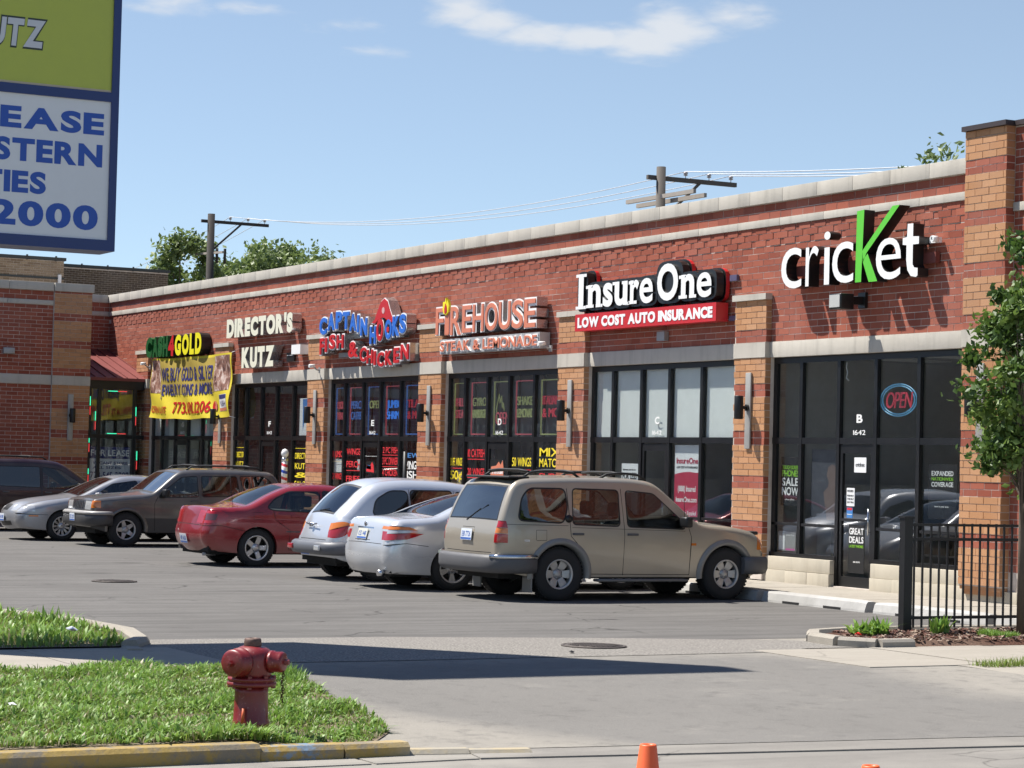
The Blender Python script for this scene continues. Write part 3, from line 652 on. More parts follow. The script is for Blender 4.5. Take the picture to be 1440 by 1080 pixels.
stones_y('band_stone', XL, XL + 0.03, -1.69, -0.035, Z_B0, Z_B1, 1.2)
# sloping red canopy roof over the corner entrance, and its glazed front
t = NT('red_standing_seam'); co = t.coord('World'); cN = t.mix(t.noise(2, 4, 0.6, co), (0.15, 0.035, 0.032), (0.21, 0.055, 0.048)); M_awn = t.bsdf(cN, 0.55, 0.1, spec=0.4)
mb = MB(); mb.add([(XL + 0.002, -1.70, 4.88), (XL + 0.002, 0.008, 4.88), (WX + 0.03, 0.008, 3.97), (WX + 0.03, -1.70, 3.97), (XL + 0.002, -1.70, 4.80), (XL + 0.002, 0.008, 4.80), (WX + 0.03, 0.008, 3.89), (WX + 0.03, -1.70, 3.89)],
     [(0, 3, 2, 1), (4, 5, 6, 7), (0, 4, 7, 3), (1, 2, 6, 5), (2, 3, 7, 6), (0, 1, 5, 4)])
aw = mpart(mb, 'canopy_roof', M_awn)
mb = MB()
for k in range(6):
    y = -1.55 + k * 0.3; mb.add([(XL + 0.01, y, 4.885), (XL + 0.01, y + 0.02, 4.885), (WX + 0.03, y + 0.02, 3.975), (WX + 0.03, y, 3.975), (XL + 0.01, y, 4.91), (XL + 0.01, y + 0.02, 4.91), (WX + 0.03, y + 0.02, 4.0), (WX + 0.03, y, 4.0)],
     [(0, 3, 2, 1), (4, 5, 6, 7), (0, 4, 7, 3), (1, 2, 6, 5), (2, 3, 7, 6)])
mpart(mb, 'roof_seam', M_awn, aw)
SX = -33.28
mb = MB()
mb.box(SX, SX + 0.1, -1.70, -0.02, 3.66, 3.90); mb.box(SX, SX + 0.1, -1.70, -0.02, 2.33, 2.43); mb.box(SX, SX + 0.1, -1.70, -0.02, 0.13, 0.25)
for y in (-1.70, -1.42, -0.42, -0.10): mb.box(SX + 0.001, SX + 0.11, y, y + 0.09, 0.13, 3.70)
cf = mpart(mb, 'window_frame', M_black)
for (y0, y1) in ((-1.61, -1.42), (-1.33, -0.42), (-0.33, -0.10)):
    for (z0, z1) in ((2.43, 3.66), (0.25, 2.33)):
        m2 = MB(); m2.box(SX + 0.05, SX + 0.056, y0, y1, z0, z1); mpart(m2, 'pane', M_glass, cf)
mb = MB(); mb.box(XL + 0.02, XL + 0.1, -1.69, 0, 0.1, 3.9, 0); mb.box(XL + 0.1, SX, -1.69, 0.0, 0.02, 0.12, 0); mpart(mb, 'interior', [M_inwall])
M_led_g = emis('green_led', (0.05, 0.8, 0.42), 0.9); M_led_r = emis('red_led', (0.8, 0.06, 0.06), 0.6)
for (y, z0, z1) in ((-1.655, 3.2, 3.45), (-1.50, 2.8, 3.05), (-1.655, 2.2, 2.32), (-0.36, 2.95, 3.2), (-0.07, 3.0, 3.25), (-0.07, 2.0, 2.25), (-0.30, 1.75, 2.0), (-1.655, 1.35, 1.5)):
    m2 = MB(); m2.box(SX + 0.112, SX + 0.12, y, y + 0.02, z0, z1, 0); m2.box(SX + 0.1125, SX + 0.1195, y, y + 0.02, z0 - 0.25, z0 - 0.02, 1); mpart(m2, 'led_strip', [M_led_g, M_led_r], cf)
for z in (3.60, 2.45):
    m2 = MB(); m2.box(SX + 0.112, SX + 0.12, -1.15, -0.88, z, z + 0.02, 0); m2.box(SX + 0.112, SX + 0.12, -0.87, -0.62, z, z + 0.02, 1); mpart(m2, 'led_strip', [M_led_g, M_led_r], cf)
# ---- lay the bricks: the nearest ones as pieces, the rest joined
bricks.sort(key=lambda b: -b[0])
unit = {}
def brick_geo(L, h, d):
    return [(-L / 2, -d, 0), (L / 2, -d, 0), (L / 2, -d, h), (-L / 2, -d, h), (-L / 2, 0, 0), (L / 2, 0, 0), (L / 2, 0, h), (-L / 2, 0, h)], [(0, 1, 2, 3), (4, 0, 3, 7), (1, 5, 6, 2), (3, 2, 6, 7), (4, 5, 1, 0)]
rest = {}; owned = {}
LIM = 290
bn = 0
for i, (vis, org, ud, nd_, u0, u1, z0, z1, pr, mat, owner) in enumerate(bricks):
    d = pr + rng.uniform(-0.0022, 0.0022); L = u1 - u0; h = z1 - z0
    if bn < LIM and vis > 0:
        key = (round(L, 3), round(h, 3), round(pr, 3), mat.name)
        if key not in unit:
            v, f_ = brick_geo(L, h, pr); mb = MB(); mb.add(v, f_); me = mb.mesh('brick'); me.materials.append(mat); unit[key] = me
        o = bpy.data.objects.new('brick', unit[key]); C.objects.link(o)
        c = org + ud * ((u0 + u1) / 2) + Vector((0, 0, z0)) + nd_ * rng.uniform(-0.0018, 0.0018); ang = math.atan2(ud.y, ud.x) if True else 0
        # local -Y is the outward normal
        o.matrix_world = Matrix.Translation(c) @ Matrix(((ud.x, -nd_.x, 0, 0), (ud.y, -nd_.y, 0, 0), (0, 0, 1, 0), (0, 0, 0, 1)))
        o.parent = owner; o.matrix_parent_inverse = Matrix.Identity(4); bn += 1
        if owner.parent is mall: pass
    else:
        mb = rest.setdefault((owner.name, mat.name), (MB(), owner, mat))[0]
        v, f_ = brick_geo(L, h, d); c = org + ud * ((u0 + u1) / 2) + Vector((0, 0, z0))
        mb.add([c + ud * p[0] - nd_ * p[1] * -1 * -1 if False else c + ud * p[0] + nd_ * (-p[1]) + Vector((0, 0, p[2])) for p in v], f_ if (ud.cross(Vector((0, 0, 1)))).dot(nd_) > 0 else [tuple(reversed(q)) for q in f_])
for (mb, owner, mat) in rest.values():
    tag(mpart(mb, 'brickwork', mat, owner), kind='stuff')
# ================================================================== SHOP SIGNS
M_redsign = plain('sign_red', (0.50, 0.018, 0.022), 0.35, 0, 0.08); M_letblack = plain('sign_black', (0.012, 0.012, 0.012), 0.35, 0, 0.2)
M_sigwhite = plain('sign_white', (0.80, 0.80, 0.79), 0.35, 0, 0.03); M_green = plain('sign_green', (0.11, 0.52, 0.035), 0.35, 0, 0.06)
M_dgreen = plain('sign_dark_green', (0.015, 0.10, 0.03), 0.3, 0, 0.2); M_yellow = plain('sign_yellow', (0.78, 0.70, 0.02), 0.4, 0, 0.05)
M_silver = plain('sign_silver_return', (0.55, 0.55, 0.55), 0.22, 0.85, 0.1); M_orange = plain('sign_orange', (0.60, 0.20, 0.12), 0.4, 0, 0.08)
M_blue = plain('sign_blue', (0.025, 0.14, 0.55), 0.4, 0, 0.08); M_cream = plain('sign_cream', (0.74, 0.72, 0.58), 0.4, 0, 0.05)
M_navy = plain('sign_navy', (0.03, 0.035, 0.16), 0.5, 0, 0.1)
def letters(parent, s, x0, x1, z0, z1, yb, yf, mats, name='letter', **kw):
    r = []
    for ch, mb in text_parts(s, x0, x1, z0, z1, yb, yf, **kw): r.append(mb.build(name, mats, parent))
    return r
def sign_root(x, z, label, group=None, y=-0.02):
    e = empty('shop_sign', (0, 0, 0)); return tag(e, label, 'sign', group)
# --- phone shop sign: c r i c K e t
s = sign_root(-1, 5, 'white lowercase channel letters with a tall bright green K above the right hand shop')
CM = [M_sigwhite, M_letblack]
for ch, x0, x1, z0, z1 in (('c', -2.72, -2.17, 4.77, 5.41), ('r', -2.06, -1.72, 4.78, 5.40), ('i', -1.58, -1.42, 4.78, 5.60), ('c', -1.36, -0.82, 4.78, 5.41), ('e', -0.26, 0.34, 4.77, 5.39)):
    for c_, mb in text_parts(ch, x0, x1, z0, z1, -0.10, -0.30, bold=-0.004, fit='all'): mb.build('letter', CM, s)
def polyletter(polys, mats, parent, yb=-0.10, yf=-0.30, name='letter'):
    mb = MB()
    for P in polys:
        n = len(P); mb.add([(x, yf, z) for x, z in P], [tuple(range(n))], 0); b = [(x, yf, z) for x, z in P] + [(x, yb, z) for x, z in P]
        mb.add(b, [(i, n + i, n + (i + 1) % n, (i + 1) % n) for i in range(n)], 1); mb.add([(x, yb, z) for x, z in P], [tuple(reversed(range(n)))], 1)
    return mb.build(name, mats, parent)
polyletter([[(-0.77, 4.77), (-0.62, 4.77), (-0.57, 5.86), (-0.75, 5.85)], [(-0.585, 5.06), (-0.50, 5.20), (0.29, 5.86), (0.12, 5.86), (-0.60, 5.24)], [(-0.60, 5.10), (-0.43, 4.76), (-0.22, 4.76), (-0.47, 5.19), (-0.56, 5.12)]], [M_green, M_letblack], s)
polyletter([[(0.47, 5.03), (0.50, 4.88), (0.58, 4.79), (0.70, 4.77), (0.74, 4.79), (0.74, 4.90), (0.66, 4.91), (0.62, 4.96), (0.62, 5.25), (0.76, 5.25), (0.76, 5.36), (0.62, 5.37), (0.62, 5.56), (0.49, 5.56), (0.48, 5.37), (0.38, 5.36), (0.38, 5.26), (0.47, 5.25)]], CM, s)
mb = MB(); mb.box(-2.6, 0.9, -0.10, -0.02, 4.98, 5.14); mb.build('raceway', plain('raceway_red', (0.16, 0.04, 0.03), 0.6), s)
mb = MB(); mb.lathe([(0.045, -0.20), (0.045, -0.10)], (0.93, 0, 5.32), 'Y', 16); mb.box(0.7, 0.95, -0.11, -0.03, 5.27, 5.35); mb.build('trade_mark', [M_sigwhite], s)
text_one('trade_letter', 'R', 0.91, 0.95, 5.30, 5.345, -0.20, -0.203, M_letblack, s)
# floodlight under it
f = empty('floodlight', (-0.8, 0, 4.5)); tag(f, 'grey box floodlight on the brick wall under the green K', 'light')
mb = MB(); mb.bbox(-0.28, 0.02, -0.55, -0.30, -0.14, 0.10, 0.02); mb.build('lamp_housing', M_letblack, f)
mb = MB(); mb.box(-0.26, 0.0, -0.56, -0.545, -0.11, 0.08); mb.build('lens', plain('lens_grey', (0.45, 0.45, 0.43), 0.25), f)
mb = MB(); mb.bar((-0.13, -0.31, 0), (-0.13, 0.0, 0.02), 0.10, 0.12); mb.box(-0.22, -0.04, -0.05, 0.0, -0.1, 0.14); mb.build('bracket', M_letblack, f)
# --- insurance sign
s = sign_root(-7, 5, 'white serif letters over a red strip reading low cost auto insurance')
def serif(ch, x0, x1, z0, z1, yf):
    w = x1 - x0; q = 0.055; b = []
    def sl(a, c, za, zb=None): b.append((x0 + a * w, x0 + c * w, za, zb or za + q))
    if ch == 'I': sl(-0.55, 1.55, z0); sl(-0.55, 1.55, z1 - q)
    if ch in 'nr': sl(-0.18, 0.45 if ch == 'n' else 0.75, z0); sl(-0.18, 0.1, z1 - 0.07)
    if ch == 'n': sl(0.62, 1.15, z0)
    if ch == 'u': sl(-0.18, 0.2, z1 - 0.055); sl(0.55, 0.9, z1 - 0.055); sl(0.8, 1.15, z0)
    return b
def addbox(mb, x0, x1, z0, z1, yb, yf):
    mb.add([(x0, yf, z0), (x1, yf, z0), (x1, yf, z1), (x0, yf, z1)], [(0, 1, 2, 3)], 0)
    mb.add([(x0, yf, z0), (x1, yf, z0), (x1, yf, z1), (x0, yf, z1), (x0, yb, z0), (x1, yb, z0), (x1, yb, z1), (x0, yb, z1)], [(0, 4, 5, 1), (1, 5, 6, 2), (2, 6, 7, 3), (3, 7, 4, 0)], 1)
IM = [M_sigwhite, M_letblack]
ins = [('I', -9.15, -8.97, 4.75, 5.39), ('n', -8.80, -8.35, 4.76, 5.18), ('s', -8.27, -7.93, 4.75, 5.18), ('u', -7.86, -7.42, 4.75, 5.18), ('r', -7.33, -7.03, 4.76, 5.18), ('e', -7.01, -6.57, 4.75, 5.19), ('O', -6.43, -5.76, 4.76, 5.40), ('n', -5.66, -5.25, 4.77, 5.18), ('e', -5.17, -4.72, 4.76, 5.18)]
for ch, x0, x1, z0, z1 in ins:
    for c_, mb in text_parts(ch, x0, x1, z0, z1, -0.27, -0.31, bold=(0.018 if ch == 'e' else 0.034), fit='all'):
        for (a, b, za, zb) in serif(ch, x0, x1, z0, z1, -0.31): addbox(mb, a, b, za, zb, -0.27, -0.308)
        mb.build('letter', IM, s)
    # the black box of the letter with its red rim, following the letter outline
    g = 0.05
    mb = MB(); pts = []; n = 14; cx, cz = (x0 + x1) / 2, (z0 + z1) / 2; ax, az_ = (x1 - x0) / 2 + 0.10, (z1 - z0) / 2 + g
    def sq(t, ax, az_): return (cx + ax * math.copysign(abs(math.cos(t)) ** 0.55, math.cos(t)), cz + az_ * math.copysign(abs(math.sin(t)) ** 0.55, math.sin(t)))
    P = [sq(2 * math.pi * i / 20, ax, az_) for i in range(20)]
    jit = rng.uniform(0, 0.006)
    polyletter([P], [M_letblack, M_letblack], s, -0.12 - jit, -0.268 - jit, 'letter_box')
    P = [sq(2 * math.pi * i / 20, ax + 0.03, az_ + 0.03) for i in range(20)]
    polyletter([P], [M_letblack, M_redsign], s, -0.03, -0.10 - jit, 'letter_rim')
mb = MB(); mb.box(-9.27, -4.58, -0.30, -0.06, 4.35, 4.66); mb.build('strip_box', M_redsign, s)
for o in letters(s, 'LOW COST AUTO INSURANCE', -9.17, -4.68, 4.41, 4.60, -0.299, -0.306, [M_sigwhite, M_sigwhite], bold=0.055, track=0.03): pass
mb = MB(); mb.box(-4.55, -4.35, -0.06, -0.01, 5.02, 5.12); mb.box(-4.55, -4.38, -0.06, -0.01, 4.36, 4.44); mb.build('sensor', plain('violet_label', (0.10, 0.09, 0.16), 0.4), s)
mb = MB(); mb.box(-6.75, -6.5, -0.10, -0.01, 4.10, 4.26); mb.build('junction_box', M_grey, s)
# --- steak and lemonade sign
s = sign_root(-13, 5, 'orange letters on thick silver boxes with a small flame, above steak and lemonade')
fh = 'FIREHOUSE'; wd = [0.36, 0.20, 0.46, 0.40, 0.46, 0.52, 0.48, 0.44, 0.44]; x = -15.02; tot = sum(wd) ; k = (-10.78 + 15.02 - 8 * 0.045) / tot
for ch, w in zip(fh, wd):
    x0, x1 = x, x + w * k; x = x1 + 0.045; z0 = 4.50 - (0.0); z1 = 5.05; z0 = 4.50 - 0.02
    if ch == 'R': z0 -= 0.03
    for c_, mb in text_parts(ch, x0 - 0.02, x1 + 0.02, z0, z1 + 0.02, -0.05, -0.285, bold=0.07, fit='all'): mb.build('letter_box', [M_sigwhite, M_silver], s)
    for c_, mb in text_parts(ch, x0 + 0.01, x1 - 0.01, z0 + 0.02, z1 - 0.01, -0.28, -0.305, bold=0.01, fit='all'):
        for (a, b, za, zb) in (serif('I', x0 + w * k * 0.25, x0 + w * k * 0.6, z0, z1, 0) if ch in 'I' else []): addbox(mb, a, b, za, zb, -0.28, -0.303)
        mb.build('letter', [M_orange, M_orange], s)
polyletter([[(-14.62, 4.92), (-14.50, 4.88), (-14.40, 4.95), (-14.38, 5.08), (-14.44, 5.20), (-14.48, 5.10), (-14.53, 5.24), (-14.58, 5.10), (-14.64, 5.16), (-14.66, 5.02)]], [M_yellow, M_yellow], s, -0.28, -0.33, 'flame')
polyletter([[(-14.56, 4.92), (-14.50, 4.91), (-14.45, 4.97), (-14.47, 5.06), (-14.52, 5.12), (-14.57, 5.02)]], [M_redsign, M_redsign], s, -0.33, -0.338, 'flame')
mb = MB(); mb.box(-14.86, -10.66, -0.265, -0.04, 4.10, 4.40); mb.build('strip_box', [plain('grey_box', (0.42, 0.42, 0.42), 0.4, 0.3)], s)
for ch in (0,):
    letters(s, 'STEAK & LEMONADE', -14.82, -10.70, 4.13, 4.37, -0.264, -0.285, [M_sigwhite, M_sigwhite], 'letter_box', bold=0.075, track=0.03)
    letters(s, 'STEAK & LEMONADE', -14.79, -10.73, 4.15, 4.35, -0.284, -0.300, [M_orange, M_orange], bold=0.02, track=0.085)
mb = MB(); mb.box(-14.9, -10.8, -0.06, -0.01, 4.7, 4.85); mb.build('raceway', M_grey, s)
# --- fish and chicken sign: wavy blue name over red letters, red two-cornered hat
s = sign_root(-19, 5, 'wavy blue and red cut letters on silver boxes with a red pirate hat above them')
def wave(u, z):
    t = (u + 20.96) / 4.5; up = 0.20 * np.sin((t - 0.05) * 6.0) ; return u, z + up * 0.9 - 0.32 * t + 0.06
capt = [('C', -20.95, -20.55), ('A', -20.50, -20.12), ('P', -20.05, -19.72), ('T', -19.68, -19.32), ('A', -19.30, -18.95), ('I', -18.90, -18.80), ('N', -18.72, -18.38)]
hook = [('H', -18.22, -17.92, 4.42, 4.80), ('O', -17.88, -17.55, 4.47, 4.95), ('O', -17.45, -17.12, 4.50, 4.92), ('K', -17.08, -16.76, 4.55, 4.97), ('S', -16.74, -16.44, 4.60, 5.00)]
zc = [4.72, 4.80, 4.82, 4.80, 4.74, 4.70, 4.62]
for (ch, x0, x1), z0 in zip(capt, zc):
    for c_, mb in text_parts(ch, x0 - 0.03, x1 + 0.03, z0 - 0.03, z0 + 0.41, -0.05, -0.285, bold=0.08, fit='all'): mb.build('letter_box', [M_sigwhite, M_silver], s)
    for c_, mb in text_parts(ch, x0, x1, z0, z0 + 0.38, -0.284, -0.305, bold=0.045, fit='all'): mb.build('letter', [M_blue, M_blue], s)
for ch, x0, x1, z0, z1 in hook:
    mm = M_redsign if (ch == 'O' and x0 < -17.6) else M_blue
    for c_, mb in text_parts(ch, x0 - 0.03, x1 + 0.03, z0 - 0.03, z1 + 0.03, -0.05, -0.285, bold=0.08, fit='all'): mb.build('letter_box', [M_sigwhite, M_silver], s)
    for c_, mb in text_parts(ch, x0, x1, z0, z1, -0.284, -0.305, bold=0.045, fit='all'): mb.build('letter', [mm, mm], s)
hat = [(-18.18, 4.86), (-18.02, 4.93), (-17.86, 5.14), (-17.70, 5.33), (-17.52, 5.40), (-17.36, 5.33), (-17.22, 5.12), (-17.08, 4.94), (-16.95, 4.86), (-17.10, 4.83), (-17.35, 4.90), (-17.55, 4.97), (-17.80, 4.93), (-18.0, 4.84)]
polyletter([hat], [M_sigwhite, M_silver], s, -0.05, -0.285, 'hat')
cxh, czh = -17.56, 5.05
polyletter([[(cxh + (x - cxh) * 0.92, czh + (z - czh) * 0.92) for x, z in hat]], [M_redsign, M_redsign], s, -0.284, -0.303, 'hat_face')
mb = MB(); mb.lathe([(0.07, -0.308), (0.07, -0.304)], (-17.55, 0, 5.12), 'Y', 12); mb.build('hat_badge', plain('pink_badge', (0.6, 0.35, 0.35), 0.5), s)
mb = MB(); mb.lathe([(0.06, -0.312), (0.06, -0.306)], (-17.29, 0, 4.70), 'Y', 12); mb.build('letter_dot', M_redsign, s)
fish = [('F', -20.92, -20.70, 4.27, 4.64), ('I', -20.63, -20.52, 4.32, 4.64), ('S', -20.40, -20.08, 4.38, 4.70), ('H', -19.98, -19.62, 4.38, 4.68), ('&', -19.34, -18.85, 4.16, 4.50),
        ('C', -18.72, -18.42, 4.05, 4.36), ('H', -18.36, -18.06, 4.0, 4.30), ('I', -18.0, -17.9, 3.96, 4.26), ('C', -17.82, -17.50, 3.92, 4.23), ('K', -17.42, -17.10, 3.94, 4.25), ('E', -17.0, -16.74, 3.98, 4.30), ('N', -16.66, -16.28, 4.04, 4.36)]
for ch, x0, x1, z0, z1 in fish:
    for c_, mb in text_parts(ch, x0 - 0.03, x1 + 0.03, z0 - 0.03, z1 + 0.03, -0.05, -0.275, bold=0.08, fit='all'): mb.build('letter_box', [M_sigwhite, M_silver], s)
    for c_, mb in text_parts(ch, x0, x1, z0, z1, -0.274, -0.30, bold=0.03, fit='all'): mb.build('letter', [M_redsign, M_redsign], s)
mb = MB(); mb.box(-20.7, -16.6, -0.05, -0.01, 4.6, 4.72); mb.box(-20.4, -16.9, -0.05, -0.01, 4.2, 4.3); mb.build('raceway', M_grey, s)
# --- barber sign
s = sign_root(-25, 5, 'two rows of cream white block letters of the barber shop')
letters(s, "DIRECTOR'S", -26.73, -22.55, 4.85, 5.33, -0.05, -0.29, [M_cream, M_silver], bold=0.07, track=0.05)
letters(s, 'KUTZ', -25.68, -23.62, 4.08, 4.58, -0.05, -0.29, [M_cream, M_silver], bold=0.07, track=0.05)
mb = MB(); mb.box(-22.62, -22.1, -0.27, -0.05, 4.33, 4.55); mb.build('small_box', [M_sigwhite], s)
mb = MB(); mb.box(-23.4, -22.95, -0.06, -0.02, 4.19, 4.40); mb.build('notice_plate', [M_letblack], s)
text_one('notice_lettering', '----', -23.36, -23.0, 4.30, 4.34, -0.061, -0.065, M_sigwhite, s)
mb = MB(); mb.box(-26.6, -22.6, -0.05, -0.01, 5.0, 5.12); mb.build('raceway', plain('raceway_brick', (0.2, 0.06, 0.045), 0.6), s)
# --- gold buyer sign
s = sign_root(-30, 5, 'thick channel letters in dark green, red and yellow above the yellow banner')
gx = [('C', -32.66, -32.18, M_dgreen), ('A', -32.12, -31.72, M_dgreen), ('S', -31.70, -31.36, M_dgreen), ('H', -31.32, -30.95, M_dgreen), ('4', -30.90, -30.46, M_redsign), ('G', -30.40, -29.94, M_yellow), ('O', -29.86, -29.36, M_yellow), ('L', -29.30, -28.98, M_yellow), ('D', -28.90, -28.45, M_yellow)]
for ch, x0, x1, m in gx:
    for c_, mb in text_parts(ch, x0, x1, 4.52, 5.07, -0.03, -0.30, bold=0.06, fit='all'): mb.build('letter', [m, m if m is M_dgreen else M_letblack], s)
# --- banner with printed pictures
def banner():
    e = empty('banner', (0, 0, 0)); tag(e, 'sagging yellow cloth banner with a phone number tied between two pillars', 'banner')
    x0, x1, z0, z1 = -32.52, -26.55, 2.92, 4.50; nx_, nz = 60, 24
    def P(u, v, off=0.0):
        x = x0 + u * (x1 - x0); sag = 0.05 * math.sin(math.pi * u); z = z0 + v * (z1 - z0) - sag * (1 - 0.4 * v) - 0.02 * abs(math.sin(u * 9)) * (1 - v)
        y = -0.20 + 0.035 * math.sin(u * 17 + v * 2.5) * (1 - abs(2 * v - 1) * 0.3) + 0.02 * math.sin(u * 41 + v * 7) * (1 - v) + 0.03 * math.sin((u * 7 + v * 4) * 2.2)
        return (x, y + off, z)
    mb = MB(); mb.v = [P(i / nx_, j / nz) for j in range(nz + 1) for i in range(nx_ + 1)]
    mb.f = [(j * (nx_ + 1) + i, j * (nx_ + 1) + i + 1, (j + 1) * (nx_ + 1) + i + 1, (j + 1) * (nx_ + 1) + i) for j in range(nz) for i in range(nx_)]; mb.m = [0] * len(mb.f); mb.sm = [True] * len(mb.f)
    mb.build('cloth', plain('banner_yellow', (0.66, 0.53, 0.035), 0.6, 0, 0.06), e)
    def patch(u0, u1, v0, v1, mat, name, off=-0.004, n=14):
        m2 = MB(); m2.v = [P(u0 + (u1 - u0) * i / n, v0 + (v1 - v0) * j / n, off) for j in range(n + 1) for i in range(n + 1)]
        m2.f = [(j * (n + 1) + i, j * (n + 1) + i + 1, (j + 1) * (n + 1) + i + 1, (j + 1) * (n + 1) + i) for j in range(n) for i in range(n)]; m2.m = [0] * len(m2.f); m2.sm = [True] * len(m2.f); m2.build(name, mat, e)
    t = NT('printed_picture'); co = t.coord('Object'); c = t.ramp(t.noise(3.5, 5, 0.7, co, 1.0), [(0.35, (0.05, 0.02, 0.02)), (0.5, (0.28, 0.14, 0.10)), (0.62, (0.6, 0.5, 0.45))]); mp_ = t.bsdf(c, 0.6)
    patch(0.152, 0.798, 0.40, 0.96, plain('banner_ochre', (0.38, 0.28, 0.05), 0.6, 0, 0.15), 'printed_panel', -0.003, 20); patch(0.005, 0.15, 0.42, 0.97, mp_, 'printed_panel'); patch(0.80, 0.985, 0.42, 0.97, mp_, 'printed_panel')  # ochre area: dark print plus the gold sign's shadow, put into the colour
    patch(0.87, 0.97, 0.10, 0.36, M_sigwhite, 'card_logo'); patch(0.872, 0.968, 0.29, 0.355, M_navy, 'card_logo', -0.007); patch(0.872, 0.968, 0.105, 0.15, M_orange, 'card_logo', -0.007)
    def frame(Q):
        out = np.zeros_like(Q)
        for i, (u, y, z) in enumerate(Q):
            p = P((u - x0) / (x1 - x0), (z - z0) / (z1 - z0), -0.014 + (y + 0.2)); out[i] = p
        return out
    MN = [M_navy, M_navy]
    for str_, a, b, c0, c1, m in (('WE BUY GOLD & SILVER', x0 + 1.0, x1 - 1.25, 3.90, 4.25, M_navy), ('JEWELRY COINS & MORE', x0 + 1.0, x1 - 1.35, 3.52, 3.82, M_navy),
                                  ('OPEN LATE', x0 + 0.05, x0 + 1.5, 3.06, 3.24, M_redsign), ('773.891.1206', x0 + 1.85, x0 + 4.5, 3.06, 3.36, M_redsign)):
        text_one('banner_lettering', str_, a, b, c0, c1, -0.2, -0.2005, [m, m], e, bold=0.02, frame=frame)
    c_ = (x0 + 5.0, 3.2); t2 = 0.13
    text_one('card_lettering', 'VISA', x0 + 5.25, x0 + 5.75, 3.2, 3.33, -0.203, -0.2035, [M_navy, M_navy], e, bold=0.01, frame=frame, shear=0.2)
    for px_, col in ((-0.06, M_redsign), (0.07, M_orange)):
        m2 = MB(); pts = [frame(np.array([[x0 + 4.82 + px_ + 0.14 * math.cos(a_), -0.203 - 0.001 * (px_ > 0), 3.22 + 0.12 * math.sin(a_)]]))[0] for a_ in np.linspace(0, 2 * math.pi, 17)[:-1]]; m2.add(pts, [tuple(range(16))]); m2.build('card_logo', col, e)
    for (a, b) in ((P(0, 1), (-32.62, -0.11, 4.58)), (P(1, 1), (-26.45, -0.11, 4.55)), (P(0, 0), (-32.62, -0.1, 2.9)), (P(1, 0), (-26.45, -0.11, 2.88))):
        m2 = MB(); m2.tube([a, b], 0.008, 5); m2.build('tie', M_white, e)
banner()

# ================================================================== THINGS IN AND ON THE SHOP WINDOWS
def fx(bi, col): a, b = frames[bi][1], frames[bi][2]; c = frames[bi][3]; return c[col], c[col + 1]
def neon(bi, col, bcol, lines, label, lcols):
    p, q = fx(bi, col); p += 0.12; q -= 0.08
    e = tag(empty('neon_sign', (0, 0, 0)), label, 'neon sign', 'tube bordered neon signs in the upper shop windows')
    y = 0.16; mb = MB(); z0, z1 = 2.48, 3.52
    mb.tube([(p, y, z0), (q, y, z0), (q, y, z1), (p, y, z1), (p, y, z0)], 0.017, 6); mb.build('neon_border', bcol, e)
    for k, s_ in enumerate(lines):
        zt = 3.22 - k * 0.24; text_one('neon_lettering', s_, p + 0.05, q - 0.05, zt - 0.17, zt, y + 0.008, y - 0.012, [lcols[k], lcols[k]], e, bold=-0.006, track=0.07)
N_b = emis('neon_blue', (0.06, 0.17, 0.48), 0.28); N_r = emis('neon_red', (0.48, 0.09, 0.12), 0.28); N_y = emis('neon_yellow_green', (0.28, 0.32, 0.14), 0.30); N_bb = emis('neon_bright_blue', (0.04, 0.2, 0.7), 0.5); N_rr = emis('neon_bright_red', (0.55, 0.05, 0.08), 0.28)
neon(2, 0, N_b, ['CHICKEN', 'WINGS'], 'blue bordered neon sign with red chicken wings lettering', [N_r, N_r])
neon(2, 1, N_r, ['PERCH', 'CATFISH'], 'red bordered neon sign with blue perch catfish lettering', [N_b, N_b])
neon(2, 2, N_b, ['OPEN'], 'blue bordered neon sign with open lettering over the E door', [N_y])
neon(2, 3, N_r, ['JUMBO', 'SHRIMP'], 'red bordered neon sign with bright blue jumbo shrimp lettering', [N_bb, N_bb])
neon(2, 4, N_b, ['TILAPIA', '& MORE'], 'blue bordered neon sign with red tilapia lettering', [N_rr, N_rr])
neon(3, 0, N_y, ['PHILLY', 'STEAK'], 'yellow green bordered neon sign with red philly steak lettering', [N_r, N_r])
neon(3, 1, N_r, ['GYROS', 'HAMBURGERS'], 'red bordered neon sign with yellow gyros lettering', [N_y, N_y])
neon(3, 2, N_y, ['', ''][:0], 'yellow green bordered neon sign with a flame over the D door', [])
neon(3, 3, N_r, ['SHAKES', 'LEMONADE'], 'red bordered neon sign with yellow shakes lemonade lettering', [N_y, N_y])
neon(3, 4, N_y, ['ITALIAN ICE', '& MORE'], 'yellow green bordered neon sign with bright red lettering', [N_rr, N_rr])
p, q = fx(3, 2); o = tag(empty('neon_sign', (0, 0, 0)), 'open neon lettering with a flame shape in the D window', 'neon sign')
text_one('neon_lettering', 'OPEN', p + 0.2, q - 0.15, 2.68, 2.92, 0.16, 0.15, [N_r, N_r], o, bold=-0.006)
mb = MB(); mb.tube([(p + 0.22, 0.18, 2.72), (p + 0.18, 0.18, 3.0), (p + 0.28, 0.18, 3.28), (p + 0.32, 0.18, 3.1), (p + 0.38, 0.18, 3.24), (p + 0.42, 0.18, 3.0), (p + 0.46, 0.18, 3.1), (p + 0.5, 0.18, 2.95)], 0.012, 6); mb.build('neon_flame', N_y, o)
